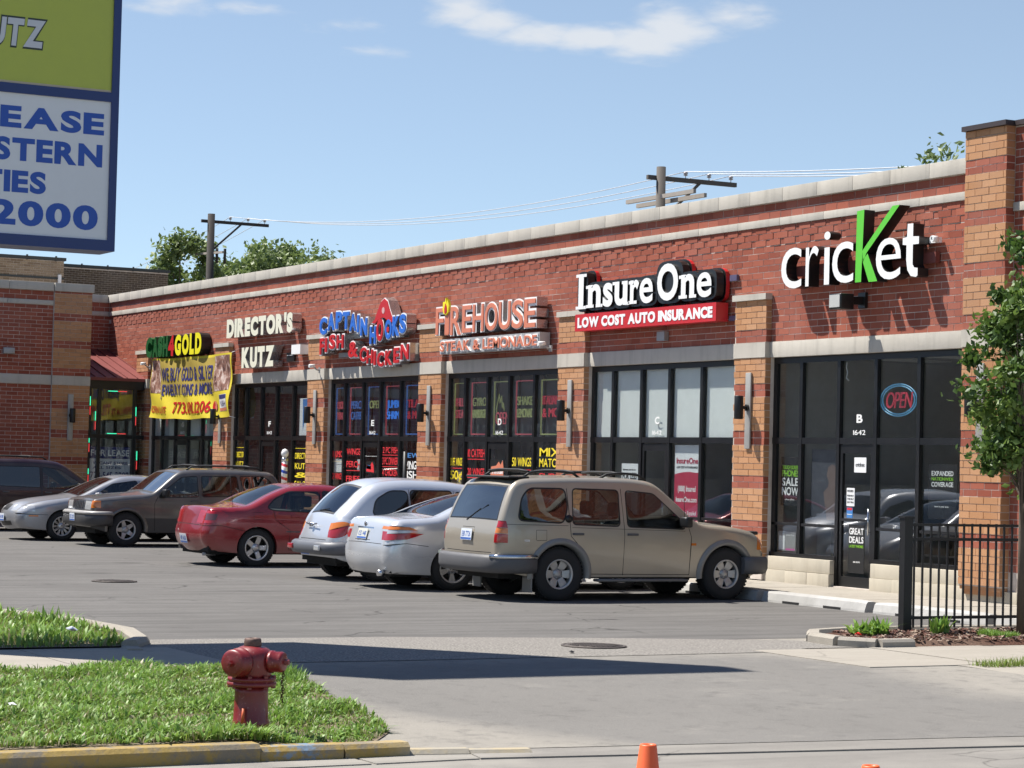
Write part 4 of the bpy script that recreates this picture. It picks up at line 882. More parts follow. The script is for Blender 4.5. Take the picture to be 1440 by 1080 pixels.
# oval OPEN sign in the right hand shop
o = tag(empty('neon_sign', (0, 0, 0)), 'oval blue ringed neon sign with red open lettering in the right hand shop', 'neon sign')
for r_ in (1.0, 0.88):
    mb = MB(); mb.tube([(-0.22 + 0.44 * r_ * math.cos(a), 0.14, 3.0 + 0.24 * r_ * math.sin(a)) for a in np.linspace(0, 2 * math.pi, 33)], 0.011, 6, cap=False); mb.build('neon_ring', emis('neon_ring_blue', (0.12, 0.38, 0.62), 0.22), o)
text_one('neon_lettering', 'OPEN', -0.52, 0.10, 2.88, 3.12, 0.14, 0.125, [N_rr, N_rr], o, bold=0.0, shear=0.15)
mb = MB(); mb.tube([(-1.55, 0.16, 3.6), (-1.57, 0.16, 3.52), (-1.53, 0.16, 3.45), (-1.56, 0.16, 3.36), (-1.5, 0.16, 3.32)], 0.012, 5); tag(mb.build('hanging_cord', M_white), 'white curled cord hanging at the top of the shop window left of the B door', 'cord')
def poster(x0, x1, z0, z1, bg, label, items=(), y=0.125, cat='poster', group=None, name='window_poster'):
    e = tag(empty(name, (0, 0, 0)), label, cat, group)
    mb = MB(); mb.box(x0, x1, y, y + 0.004, z0, z1); mb.build('sheet', bg, e)
    for it in items:
        if it[0] == 't': _, s_, a, b, c, d, m = it[:7]; text_one('lettering', s_, a, b, c, d, y - 0.001, y - 0.004, [m, m], e, bold=it[7] if len(it) > 7 else 0.02, track=0.05)
        elif it[0] == 'b': _, a, b, c, d, m = it; mb = MB(); mb.box(a, b, y - 0.002, y, c, d); mb.build('printed_block', m, e)
        elif it[0] == 'p': _, pts, m = it; mb = MB(); mb.add([(a, y - 0.0015, c) for a, c in pts], [tuple(range(len(pts)))]); mb.build('printed_shape', m, e)
    return e
M_postred = plain('poster_red', (0.42, 0.02, 0.06), 0.6, 0, 0.05); M_lime = plain('lime_print', (0.25, 0.55, 0.03), 0.6, 0, 0.05); M_pblack = plain('poster_black', (0.012, 0.012, 0.012), 0.4)
M_paper = plain('paper_white', (0.72, 0.73, 0.74), 0.7, 0, 0.05); M_pblue = plain('print_blue', (0.05, 0.2, 0.5), 0.6); M_ptan = plain('paper_tan', (0.50, 0.40, 0.25), 0.8); M_pyel = plain('print_yellow', (0.75, 0.60, 0.02), 0.6, 0, 0.06); M_pred = plain('print_red', (0.62, 0.02, 0.03), 0.6)
# insurance shop
cx0, cx1 = -6.42, -5.62; arc = [(cx0, 1.10)] + [(cx1, 1.10)] + [(cx1, 1.83)] + [(cx0 + (cx1 - cx0) * t_, 1.75 + 0.09 * math.sin(math.pi * (0.15 + 0.62 * t_))) for t_ in (0.85, 0.6, 0.35, 0.15, 0)]
poster(cx0, cx1, 0.62, 2.30, M_paper, 'tall red and white insurance poster in the fourth window of shop C', [('p', arc, M_postred), ('b', cx0, cx1, 0.62, 1.11, M_postred),
    ('t', 'InsureOne', -6.36, -5.68, 1.98, 2.08, M_postred), ('t', 'LOW COST AUTO INSURANCE', -6.35, -5.69, 1.90, 1.935, M_pblack, 0.0), ('t', '(888) Insured', -6.30, -5.74, 1.50, 1.60, M_sigwhite), ('t', 'InsureOne.com', -6.36, -5.70, 1.32, 1.41, M_sigwhite), ('t', 'Se Habla Español', -6.34, -5.72, 1.10, 1.17, M_sigwhite, 0.0)])
poster(-8.20, -7.64, 1.45, 1.96, M_paper, 'small white for less poster in the second window of shop C', [('t', 'FOR LESS', -8.16, -7.68, 1.68, 1.80, M_pblack), ('t', 'Insurance you rely on', -8.15, -7.72, 1.84, 1.87, M_pblack, 0.0)])
# phone shop
poster(-3.22, -2.66, 1.34, 2.12, M_pblack, 'black poster with white and lime sale now lettering in the left window', [('t', 'TOUCH SCREEN', -3.18, -2.72, 1.925, 1.985, M_lime, 0.01), ('t', 'PHONES', -3.18, -2.72, 1.81, 1.91, M_lime), ('t', 'SALE', -3.18, -2.73, 1.66, 1.79, M_sigwhite), ('t', 'NOW', -3.18, -2.73, 1.51, 1.64, M_sigwhite), ('t', 'all new phones', -3.08, -2.84, 1.43, 1.455, M_sigwhite, 0.0)])
poster(-3.26, -2.78, 0.62, 0.93, M_grey, 'grey photo poster with a pink corner standing on the left window sill', [('b', -3.05, -2.80, 0.63, 0.66, plain('pink_print', (0.6, 0.1, 0.35), 0.6)), ('b', -3.24, -3.08, 0.64, 0.86, M_paper), ('t', 'phones from', -3.04, -2.82, 0.86, 0.89, M_paper, 0.0)])
poster(-1.33, -0.93, 0.36, 1.10, M_pblack, 'black poster with great deals lettering on the glass door', [('t', 'GREAT', -1.31, -0.95, 0.95, 1.05, M_sigwhite), ('t', 'DEALS', -1.31, -0.95, 0.82, 0.92, M_sigwhite), ('t', 'LATEST PHONES', -1.31, -0.95, 0.75, 0.79, M_lime, 0.0), ('t', 'see store', -1.2, -1.03, 0.52, 0.545, M_sigwhite, 0.0)], y=0.088)
poster(-1.40, -1.20, 1.38, 1.66, M_paper, 'white list of opening hours on the glass door', [('t', 'HOURS', -1.38, -1.23, 1.60, 1.63, M_pblack, 0.0), ('t', 'MON 10-7', -1.38, -1.22, 1.53, 1.555, M_pblack, 0.0), ('t', 'TUE 10-7', -1.38, -1.22, 1.48, 1.505, M_pblack, 0.0), ('t', 'SAT 10-6', -1.38, -1.22, 1.43, 1.455, M_pblack, 0.0)], y=0.088)
poster(-1.39, -1.24, 1.20, 1.36, M_pblue, 'small blue and red card stickers under the opening hours', [('b', -1.38, -1.25, 1.32, 1.355, M_pred), ('b', -1.38, -1.25, 1.25, 1.26, M_paper)], y=0.088, cat='sticker')
poster(-1.22, -0.92, 1.90, 2.13, M_paper, 'white decal with a dark logo at the top of the glass door', [('t', 'cricket', -1.18, -0.96, 1.99, 2.05, M_pblack, 0.0)], y=0.088, cat='sticker')
poster(0.55, 1.20, 1.25, 2.05, M_pblack, 'black poster with expanded nationwide coverage lettering in the right window', [('t', 'EXPANDED', 0.62, 1.12, 1.88, 1.95, M_sigwhite), ('t', 'NATIONWIDE', 0.62, 1.12, 1.81, 1.86, M_lime, 0.01), ('t', 'COVERAGE', 0.62, 1.12, 1.72, 1.79, M_sigwhite), ('t', 'now in your area', 0.70, 1.02, 1.42, 1.445, M_sigwhite, 0.0)])
poster(-2.45, -1.70, 1.1, 2.25, plain('portrait_backdrop', (0.05, 0.055, 0.07), 0.5), 'dark poster with the dim outline of a head and shoulders beside the door', [('p', [(-2.02, 1.15), (-1.72, 1.15), (-1.72, 1.62), (-1.80, 1.66), (-1.82, 1.74), (-1.76, 1.84), (-1.80, 1.97), (-1.90, 2.02), (-2.0, 1.97), (-2.04, 1.84), (-1.98, 1.74), (-2.0, 1.66), (-2.12, 1.58)], plain('portrait_shape', (0.14, 0.10, 0.09), 0.6))], y=0.17)
# barber shop, painted window lettering
def wlet(bi, col, lines, mat, label, x0=0.12, x1=0.12):
    p, q = fx(bi, col); e = tag(empty('window_lettering', (0, 0, 0)), label, 'lettering')
    for (s_, zb, zt, m) in lines:
        if s_ == '_': mb = MB(); mb.box(p + x0, q - x1, 0.0955, 0.0985, zb, zt); mb.build('printed_line', m, e)
        else: text_one('lettering', s_, p + x0, q - x1, zb, zt, 0.0985, 0.096, [m, m], e, bold=0.01, track=0.05)
wlet(1, 0, [('_', 2.14, 2.15, M_pyel), ('DIRECTOR', 1.90, 2.04, M_pyel), ('KUTZ', 1.66, 1.80, M_pyel)], None, 'yellow barber lettering in the leftmost window of shop F', 0.14, 0.14)
wlet(1, 4, [('_', 2.14, 2.15, M_pyel), ('DIRECTOR', 1.90, 2.04, M_pyel), ('KUTZ', 1.66, 1.80, M_pyel), ('&', 1.46, 1.58, M_pyel), ('SALON', 1.24, 1.38, M_pyel)], None, 'yellow barber lettering in the rightmost window of shop F', 0.14, 0.25)
poster(-22.95, -22.3, 2.45, 3.32, M_paper, 'white and blue poster in the upper right window of shop F', [('p', [(-22.78, 3.3), (-22.33, 3.3), (-22.60, 2.9), (-22.75, 2.55)], M_pblue)], y=0.128)
wlet(2, 0, [('10 JUMBO', 1.96, 2.10, M_pred), ('_', 1.86, 1.87, M_ptan), ('20 WINGS', 1.46, 1.60, M_pred)], None, 'red ten jumbo and twenty wings prices in the leftmost window of shop E')
poster(-20.86, -20.46, 1.62, 1.92, M_paper, 'white paper notice in the leftmost window of shop E')
wlet(2, 1, [('WINGS', 2.02, 2.16, M_pred), ('PERCH', 1.74, 1.88, M_pred), ('_', 1.66, 1.675, M_pred), ('FRIES', 1.42, 1.55, M_pred)], None, 'red wings perch fries lettering in the second window of shop E')
poster(-19.62, -19.40, 1.66, 1.92, M_paper, 'narrow white paper notice in the second window of shop E')
wlet(2, 2, [('_', 1.99, 2.0, M_sigwhite)], None, 'white line and small label on the glass door of shop E')
poster(-19.08, -18.62, 1.62, 1.88, M_pblack, 'small blue and red logo decal on the glass door of shop E', [('p', [(-19.05, 1.66), (-18.65, 1.64), (-18.68, 1.80), (-18.76, 1.87), (-18.86, 1.78), (-19.03, 1.80)], M_pred), ('p', [(-19.05, 1.72), (-18.8, 1.70), (-18.82, 1.79), (-19.02, 1.80)], M_pblue)], y=0.088, cat='sticker')
wlet(2, 3, [('2 PC FISH', 2.07, 2.20, M_pred), ('_', 2.02, 2.035, M_pred), ('3 PC DINNER', 1.82, 1.98, M_pred), ('_', 1.77, 1.785, M_pred), ('4 CHICKEN', 1.58, 1.72, M_pred), ('_', 1.52, 1.535, M_pred)], None, 'rows of red dinner prices underlined in red in the fourth window of shop E')
wlet(2, 4, [('NEW', 1.98, 2.08, M_pblue), ('WINGS', 1.74, 1.91, M_sigwhite), ('FISH', 1.54, 1.70, M_sigwhite), ('_', 1.46, 1.475, M_pyel)], None, 'white wings and fish lettering in the rightmost window of shop E', 0.14, 0.3)
wlet(3, 0, [('BUFF. WINGS', 1.84, 2.0, M_pyel), ('_', 1.78, 1.795, M_pred), ('50¢', 1.56, 1.74, M_pyel)], None, 'yellow buffalo wings lettering in the leftmost window of shop D')
poster(-14.72, -14.42, 1.2, 1.72, M_ptan, 'tan paper sheet in the leftmost window of shop D')
wlet(3, 1, [('10 CATFISH', 2.02, 2.18, M_pred), ('_', 1.97, 1.985, M_pred), ('20 WINGS', 1.66, 1.80, M_pred), ('_', 1.60, 1.615, M_pred)], None, 'red catfish and wings prices in the second window of shop D')
poster(-13.20, -12.62, 1.62, 1.98, M_pblack, 'orange flame logo decal on the glass door of shop D', [('p', [(-13.18, 1.66), (-12.64, 1.66), (-12.64, 1.82), (-12.68, 1.97), (-12.76, 1.88), (-12.84, 1.94), (-12.95, 1.86), (-13.16, 1.84)], M_orange), ('t', 'Firehouse', -13.16, -12.66, 1.70, 1.78, M_sigwhite)], y=0.088, cat='sticker')
wlet(3, 3, [('50 WINGS', 1.86, 2.03, M_pyel), ('_', 1.78, 1.80, M_pred), ('FISH', 1.5, 1.64, M_pred)], None, 'yellow fifty wings lettering in the fourth window of shop D')
wlet(3, 4, [('MIX', 2.06, 2.22, M_pyel), ('MATCH', 1.86, 2.02, M_pyel), ('_', 1.79, 1.805, M_pred), ('SUBS', 1.64, 1.74, M_pred)], None, 'yellow mix and match lettering in the rightmost window of shop D', 0.2, 0.2)
# lease notice behind the corner entrance glass (faces +X)
e = tag(empty('lease_notice', (0, 0, 0)), 'large blue and grey for lease notice behind the dark corner entrance', 'notice')
fr_lease = lambda Q: np.stack([SX + 0.03 - Q[:, 1], Q[:, 0], Q[:, 2]], 1)
def lb(y0, y1, z0, z1, m, d=0.0): mb = MB(); mb.box(SX + 0.02 + d, SX + 0.028 + d, y0, y1, z0, z1); mb.build('sheet', m, e)
lb(-1.60, -0.45, 1.78, 2.10, M_navy); lb(-1.60, -0.45, 1.15, 1.775, M_paper)
for s_, a, b, c, d, m in (('FOR LEASE', -1.56, -0.48, 1.85, 2.02, M_sigwhite), ('VACANT STORE', -1.5, -0.52, 1.62, 1.70, M_navy), ('ALL SIZES', -1.5, -0.7, 1.50, 1.57, M_navy), ('773-545-2000', -1.56, -0.48, 1.24, 1.42, M_navy)):
    text_one('lettering', s_, a, b, c, d, 0.0, -0.004, [m, m], e, bold=0.02, frame=fr_lease)
# ================================================================== FIXTURES ON THE WALL
def wall_lamp(x, y, z, rz, label):
    e = empty('wall_lamp', (x, y, z), rz); tag(e, label, 'wall lamp', 'black cylinder lamps on the brick pillars')
    mb = MB(); mb.bbox(-0.075, 0.075, -0.03, 0.0, -0.62, 0.62, 0.006); mb.build('mounting_strip', plain('strip_galvanised', (0.36, 0.35, 0.33), 0.6, 0.3) if 'strip_galvanised' not in bpy.data.materials else bpy.data.materials['strip_galvanised'], e)
    mb = MB(); mb.lathe([(0.0, -0.19), (0.07, -0.19), (0.075, -0.18), (0.075, 0.18), (0.07, 0.19), (0.0, 0.19)], (0, -0.20, 0.05), 'Z', 20); mb.build('lamp_body', M_iron, e)
    mb = MB(); mb.tube([(0, -0.20, 0.05), (0, -0.03, 0.05)], 0.03, 10); mb.lathe([(0.055, -0.06), (0.055, -0.031)], (0, 0, 0.05), 'Y', 14); mb.build('arm', M_iron, e)
    return e
for i, (nm, (a, b)) in enumerate(zip(('left of the yellow banner', 'between shops G and F', 'between shops F and E', 'between shops E and D', 'between shops D and C', 'between shops C and B'), PIL)):
    if i == 0: continue
    wall_lamp((a + b) / 2 + 0.02, -0.114, 2.86, 0, 'black cylinder wall lamp on the brick pillar ' + nm)
wall_lamp((TALL[0] + TALL[1]) / 2, -0.165, 2.86, 0, 'black cylinder wall lamp on the tall brick pillar half behind the tree')
wall_lamp(WX + 0.075, -2.22, 2.86, R(90), 'black wall lamp on the shaded brick pillar at the far left')
o = tag(MB().bbox(WX + 0.002, WX + 0.12, -4.1, -3.8, 4.5, 4.66, 0.01).build('emergency_light', M_grey), 'small pale box light on the shaded wing wall', 'light')
def camdev(x, z, lab, y=-0.12):
    e = tag(empty('security_camera', (x, y, z)), lab, 'camera')
    mb = MB(); mb.tube([(0, -0.26, 0.02), (0, -0.12, 0.03)], 0.04, 12); mb.build('camera_body', M_white, e)
    mb = MB(); mb.tube([(0, 0.02, -0.06), (0, -0.06, -0.06), (0, -0.14, 0.0)], 0.018, 8); mb.box(-0.05, 0.05, -0.005, 0.02, -0.12, 0.0); mb.build('bracket', M_grey, e)
camdev(-10.5, 4.15, 'small white security camera left of the insurance sign'); camdev(-21.3, 4.0, 'small security camera below the fish sign at its left end'); camdev(-32.8, 4.35, 'small security camera at the upper left corner of the yellow banner')
# barber pole
e = tag(empty('barber_pole', (-22.95, -0.12, 0)), 'red white and blue striped barber pole with a white globe on top', 'barber pole')
t = NT('barber_stripes'); co = t.coord('Object'); sp = t.t.nodes.new('ShaderNodeSeparateXYZ'); t.t.links.new(co, sp.inputs[0])
ang = t.math('DIVIDE', t.math('ARCTAN2', sp.outputs[1], sp.outputs[0]), 6.28318); ph = t.math('FRACT', t.math('ADD', t.math('MULTIPLY', sp.outputs[2], 3.2), ang))
mS = t.bsdf(t.ramp(ph, [(0, (0.8, 0.8, 0.8)), (0.28, (0.55, 0.02, 0.03)), (0.5, (0.8, 0.8, 0.8)), (0.78, (0.02, 0.06, 0.4))], 'CONSTANT'), 0.3, coat=0.5)
mb = MB(); mb.lathe([(0.07, 1.25), (0.07, 1.85)], (0, -0.1, 0), 'Z', 20); mb.build('striped_cylinder', mS, e)
mb = MB(); mb.lathe([(0.0, 1.20), (0.085, 1.20), (0.085, 1.25)], (0, -0.1, 0)); mb.lathe([(0.085, 1.85), (0.085, 1.90), (0.04, 1.92)], (0, -0.1, 0)); mb.box(-0.02, 0.02, -0.1, 0.02, 1.3, 1.34); mb.build('cap', M_chrome, e)
mb = MB(); mb.lathe([(0.001, 1.91), (0.05, 1.925), (0.085, 1.98), (0.088, 2.04), (0.06, 2.10), (0.001, 2.13)], (0, -0.1, 0)); mb.build('globe', M_sigwhite, e)
# pipe standing by the fish shop pillar
mb = MB(); mb.tube([(-15.35, -0.75, 0.12), (-15.35, -0.75, 2.1)], 0.045, 10); tag(mb.build('steel_post', M_iron), 'thin dark steel post standing before the pillar between shops E and D', 'post')
# ================================================================== POLE SIGN AT THE KERB
e = tag(empty('pole_sign', (3.8, -15.6, 0)), 'tall two panel advertising sign, lime green above and white with blue letters below', 'sign')
XS = 4.2; Y0, Y1 = -17.35, -13.62; ZB, ZT = 4.04, 11.6
def ps(mb, name, m): o = mb.build(name, m, e); o.location = (-3.8, 15.6, 0); return o
M_sframe = plain('sign_frame_blue', (0.012, 0.03, 0.13), 0.35, 0.1, 0.15)
mb = MB(); mb.box(XS - 0.56, XS - 0.03, Y0 + 0.02, Y1 - 0.02, ZB + 0.02, ZT - 0.02); ps(mb, 'cabinet', plain('cabinet_grey_blue', (0.25, 0.24, 0.30), 0.5, 0.1))
mb = MB(); w = 0.115
for (a, b, c, d) in ((Y0, Y1, ZB, ZB + w), (Y0, Y1, ZT - w, ZT), (Y1 - w * 0.72, Y1, ZB + w, ZT - w), (Y0, Y0 + w * 0.72, ZB + w, ZT - w), (Y0 + 0.083, Y1 - 0.083, 5.62, 5.72)): mb.box(XS - 0.5, XS, a, b, c, d)
ps(mb, 'frame', M_sframe)
mb = MB(); mb.box(XS - 0.028, XS - 0.02, Y0 + 0.08, Y1 - 0.08, ZB + 0.11, 5.62); ps(mb, 'white_panel', plain('panel_grey_white', (0.62, 0.64, 0.68), 0.4, 0, 0.05))
mb = MB(); mb.box(XS - 0.028, XS - 0.02, Y0 + 0.08, Y1 - 0.08, 5.745, ZT - 0.1); ps(mb, 'lime_panel', plain('panel_lime', (0.38, 0.43, 0.06), 0.4, 0, 0.06))
mb = MB(); mb.box(XS - 0.03, XS - 0.018, Y0 + 0.08, Y1 - 0.08, 5.72, 5.745); ps(mb, 'panel_edge', plain('panel_edge_cream', (0.45, 0.38, 0.28), 0.5))
frS = lambda Q: np.stack([XS - 0.02 - Q[:, 1] - 3.8, Q[:, 0] + 15.6, Q[:, 2]], 1)
M_signblue = plain('print_royal_blue', (0.008, 0.065, 0.36), 0.4, 0, 0.05); M_outline = plain('print_dark_outline', (0.02, 0.03, 0.02), 0.4); M_palegrey = plain('print_pale', (0.50, 0.52, 0.56), 0.4, 0, 0.05)
for s_, a, b, c, d in (('FOR LEASE', -16.25, -13.77, 5.26, 5.49), ('WESTERN', -15.58, -13.78, 4.92, 5.16), ('PROPERTIES', -16.5, -14.38, 4.59, 4.82), ('773-545-2000', -17.05, -13.81, 4.25, 4.51)):
    text_one('lettering', s_, a, b, c, d, 0.0, -0.003, [M_signblue, M_signblue], e, bold=0.045, track=0.05, frame=frS)
for s_, a, b, c, d in (('KUTZ', -15.26, -14.46, 6.11, 6.40), ('BEST FADED', -16.8, -13.9, 6.72, 6.98), ("DIRECTOR'S", -16.9, -13.9, 7.4, 7.8)):
    text_one('lettering_outline', s_, a - 0.02, b + 0.02, c - 0.02, d + 0.02, 0.0, -0.003, [M_outline, M_outline], e, bold=0.085, track=0.01, frame=frS, shear=0.08)
    text_one('lettering', s_, a, b, c, d, -0.003, -0.006, [M_palegrey, M_palegrey], e, bold=0.045, track=0.05, frame=frS, shear=0.08)
mb = MB(); mb.tube([(3.72, -17.0, 0), (3.72, -17.0, 4.1)], 0.14, 16); ps(mb, 'post', M_grey)

# ================================================================== HYDRANT
e = tag(empty('fire_hydrant', (12.35, -15.24, 0)), 'faded red fire hydrant standing in the grass', 'hydrant')
e.scale = (1, 1, 0.92)
t = NT('hydrant_red'); co = t.coord('Object'); f = t.noise(9, 6, 0.7, co); f2 = t.noise(40, 4, 0.7, co)
c = t.mix(f, (0.14, 0.008, 0.010), (0.22, 0.014, 0.016)); c = t.mix(t.math('MULTIPLY', t.ramp(f2, [(0.6, 0.0), (0.72, 1.0)]), 0.75), c, (0.36, 0.17, 0.15)); f3 = t.noise(16, 6, 0.75, co); c = t.mix(t.math('MULTIPLY', t.ramp(f3, [(0.60, 0.0), (0.66, 1.0)]), 0.8), c, (0.06, 0.02, 0.015))
M_hyd = t.bsdf(c, t.math('ADD', 0.28, t.math('MULTIPLY', f, 0.25)), 0, t.bump(t.noise(35, 3, 0.6, co), 0.25, 0.005), coat=0.25, coat_rough=0.25)
mb = MB(); mb.lathe([(0.13, -0.02), (0.135, 0.02), (0.125, 0.04), (0.118, 0.25), (0.122, 0.30)], n=32); mb.build('barrel', M_hyd, e)
mb = MB(); mb.lathe([(0.12, 0.295), (0.170, 0.30), (0.176, 0.308), (0.176, 0.328), (0.170, 0.333), (0.165, 0.334), (0.165, 0.34), (0.172, 0.342), (0.172, 0.362), (0.165, 0.368), (0.13, 0.372)], n=36); mb.build('flange', M_hyd, e)
mb = MB()
for k in range(8):
    a = k * math.pi / 4 + 0.3; mb.lathe([(0.0, 0.285), (0.017, 0.285), (0.017, 0.300)], (0.155 * math.cos(a), 0.155 * math.sin(a), 0), n=6, smooth=False); mb.lathe([(0.017, 0.366), (0.017, 0.385), (0.0, 0.387)], (0.155 * math.cos(a), 0.155 * math.sin(a), 0), n=6, smooth=False)
mb.build('flange_bolts', M_hyd, e)
mb = MB(); mb.lathe([(0.135, 0.365), (0.140, 0.39), (0.146, 0.45), (0.148, 0.50), (0.142, 0.545), (0.120, 0.582), (0.085, 0.602), (0.065, 0.608)], n=36); mb.build('bonnet', M_hyd, e)
mb = MB(); mb.lathe([(0.062, 0.60), (0.064, 0.612), (0.062, 0.64), (0.060, 0.66), (0.052, 0.668), (0.030, 0.668), (0.028, 0.655), (0.0, 0.655)], n=24)
mb.build('operating_nut', plain('rusty_iron', (0.12, 0.075, 0.06), 0.6, 0.4, 0.4, 20, 0.2), e)
def nozzle(ang, r, L, zc, name):
    d = Vector((math.cos(ang), math.sin(ang), 0)); m2 = MB(); pr = [(r * 1.0, 0.06), (r * 1.0, L * 0.55), (r * 1.16, L * 0.57), (r * 1.16, L * 0.66), (r * 1.06, L * 0.68), (r * 1.08, L * 0.92), (r * 0.98, L * 0.985), (r * 0.75, L), (0.0, L + 0.006)]
    m2.lathe(pr, axis='X', n=28); Rm = Matrix.Rotation(ang, 3, 'Z'); m2.v = [tuple(Rm @ Vector(v) + Vector((0, 0, zc))) for v in m2.v]; m2.build(name, M_hyd, e)
    m3 = MB(); m3.lathe([(0.026, L), (0.022, L + 0.035), (0.0, L + 0.037)], axis='X', n=5, smooth=False); m3.v = [tuple(Rm @ Vector(v) + Vector((0, 0, zc))) for v in m3.v]; m3.build('cap_nut', M_hyd, e)
camang = math.atan2(-21.6 + 15.24, 28 - 12.35)      # towards the viewer
nozzle(camang - R(38), 0.098, 0.235, 0.487, 'large_nozzle'); nozzle(camang + R(68), 0.075, 0.245, 0.492, 'hose_nozzle'); nozzle(camang + R(186), 0.075, 0.23, 0.492, 'hose_nozzle')
mb = MB(); a = camang + R(68); px_, py_ = 0.235 * math.cos(a), 0.235 * math.sin(a)
for k in range(14):
    z = 0.43 - k * 0.018; rr = 0.01; pts = [(px_ + 0.012 * math.sin(k) + rr * math.cos(t_) * (k % 2), py_ + rr * math.cos(t_) * (1 - k % 2), z + 0.014 * math.sin(t_)) for t_ in np.linspace(0, 2 * math.pi, 9)]; mb.tube(pts, 0.003, 5, cap=False)
mb.build('chain', plain('chain_rust', (0.08, 0.02, 0.02), 0.6, 0.3), e)
mb = MB(); mb.tube([(0.11, -0.10, 0.14), (0.115, -0.11, 0.02)], 0.012, 6); mb.build('marker_rod', plain('rod_orange', (0.55, 0.10, 0.03), 0.6), e)

# ================================================================== FENCE
e = tag(empty('fence', (6.0, -4.5, 0)), 'black metal picket fence with a thick corner post beside the planting bed', 'fence')
def fb(name, x0, x1, y0, y1, z0, z1, cap=False):
    mb = MB(); mb.box(x0, x1, y0, y1, z0, z1)
    if cap: mb.box(x0 - 0.012, x1 + 0.012, y0 - 0.012, y1 + 0.012, z1, z1 + 0.025)
    return mb.build(name, M_iron, e)
fb('post', -0.05, 0.05, -0.06, 0.06, 0.0, 1.38, True)
yy = 0.06; k = 0
for seg in range(4):
    L = 2.44
    for (z0, z1) in ((1.29, 1.32), (1.12, 1.155), (0.20, 0.235)): fb('rail', -0.018, 0.018, yy + 0.001, yy + L - 0.001, z0, z1)
    n = 20
    for i in range(n): y = yy + (i + 0.5) * L / n; fb('picket', -0.010, 0.010, y - 0.010, y + 0.010, 0.10, 1.325)
    yy += L; fb('post', -0.03, 0.03, yy, yy + 0.06, 0.0, 1.38, True); yy += 0.06

# ================================================================== WHEEL STOPS, MANHOLES, CONES, LITTER
M_stop = ground_mat('whitewashed_concrete', (0.44, 0.43, 0.41), (0.60, 0.59, 0.57), 0.15, 0.25, 0.5, (0.32, 0.31, 0.29), 0.2)
stops = [(-0.35, 2.12, 'first wheel stop from the right of the tan wagon, with a chipped end'), (2.30, 4.66, 'wheel stop behind the fence corner post'), (4.82, 7.2, 'rightmost wheel stop behind the fence pickets')] + [(-2.9 - k * 2.62, -0.5 - k * 2.62, None) for k in range(9)]
for k, (a, b, lab) in enumerate(stops):
    mb = MB(); n = 12; prof0 = [(-0.12, 0.0), (-0.115, 0.03), (-0.085, 0.125), (-0.055, 0.155), (0.055, 0.155), (0.085, 0.125), (0.115, 0.03), (0.12, 0.0)]; m = len(prof0)
    for i in range(n + 1):
        x = a + (b - a) * i / n; sh = 0.93 if i in (0, n) else 1.0; slot = i in (3, 4, 7, 8)
        for (py, pz) in prof0: mb.v.append((x - (a + b) / 2, py * sh + rng.uniform(-.003, .003), (pz * sh if pz > 0.05 else pz) + (0.0)))
    for i in range(n):
        for j in range(m - 1): mb.f.append((i * m + j, (i + 1) * m + j, (i + 1) * m + j + 1, i * m + j + 1)); mb.m.append(0); mb.sm.append(False)
    mb.f.append(tuple(range(m))); mb.f.append(tuple(n * m + j for j in reversed(range(m)))); mb.m += [0, 0]; mb.sm += [False, False]
    o = mb.build('wheel_stop', M_stop); o.location = ((a + b) / 2, -2.06, 0.0); o['label'] = lab or 'concrete wheel stop ' + ('at the front wheels of the tan off-road wagon', 'at the front wheels of the bright silver sedan', 'at the front wheels of the pale retro wagon', 'between the retro wagon and the red sedan', 'at the front wheels of the red sedan', 'in the empty space left of the red sedan', 'in the space right of the grey brown wagon', 'behind the grey brown boxy wagon', 'behind the silver grey sedan')[k - 3]; o['category'] = 'wheel stop'; o['group'] = 'concrete wheel stops along the shop walk'
    for s_ in (-1, 1):
        m2 = MB(); m2.box(s_ * (b - a) * 0.2 - 0.2, s_ * (b - a) * 0.2 + 0.2, -0.124, -0.10, 0.0, 0.035); m2.build('drain_slot', M_dark, o)
def manhole(x, y, r, lab):
    e = tag(empty('manhole_cover', (x, y, 0.004)), lab, 'manhole cover'); mb = MB(); mb.lathe([(r * 1.12, 0.0), (r * 1.12, 0.012), (r * 1.02, 0.014), (r * 1.02, 0.008), (0.0, 0.008)], n=40); mb.build('ring', plain('cast_iron_dark', (0.085, 0.072, 0.065), 0.7, 0.4, 0.3, 10), e)
    mb = MB(); mb.lathe([(r, 0.008), (r, 0.013), (0, 0.013)], n=40)
    for i in range(-4, 5):
        for j in range(-4, 5):
            if i * i + j * j < 18: mb.box(i * r / 5 - 0.02, i * r / 5 + 0.02, j * r / 5 - 0.02, j * r / 5 + 0.02, 0.013, 0.018)
    mb.build('lid', bpy.data.materials['cast_iron_dark'], e)
manhole(6.6, -9.05, 0.31, 'round iron manhole cover in the worn strip before the driveway'); manhole(-5.7, -10.15, 0.30, 'flat dark manhole cover in the asphalt before the red sedan')
def cone(x, y, lab):
    e = tag(empty('traffic_cone', (x, y, -0.125)), lab, 'traffic cone', 'orange traffic cones in the street')
    mb = MB(); mb.bbox(-0.17, 0.17, -0.17, 0.17, 0.0, 0.03, 0.008); mb.build('base', plain('cone_orange', (0.75, 0.12, 0.03), 0.5, 0, 0.1) if 'cone_orange' not in bpy.data.materials else bpy.data.materials['cone_orange'], e)
    mb = MB(); mb.lathe([(0.13, 0.03), (0.12, 0.05), (0.042, 0.655), (0.038, 0.662), (0.028, 0.660), (0.026, 0.62), (0.0, 0.60)], n=28); mb.build('cone_body', bpy.data.materials['cone_orange'], e)
    mb = MB(); mb.lathe([(0.0895, 0.30), (0.077, 0.40)], n=28); mb.build('reflective_band', M_white, e)
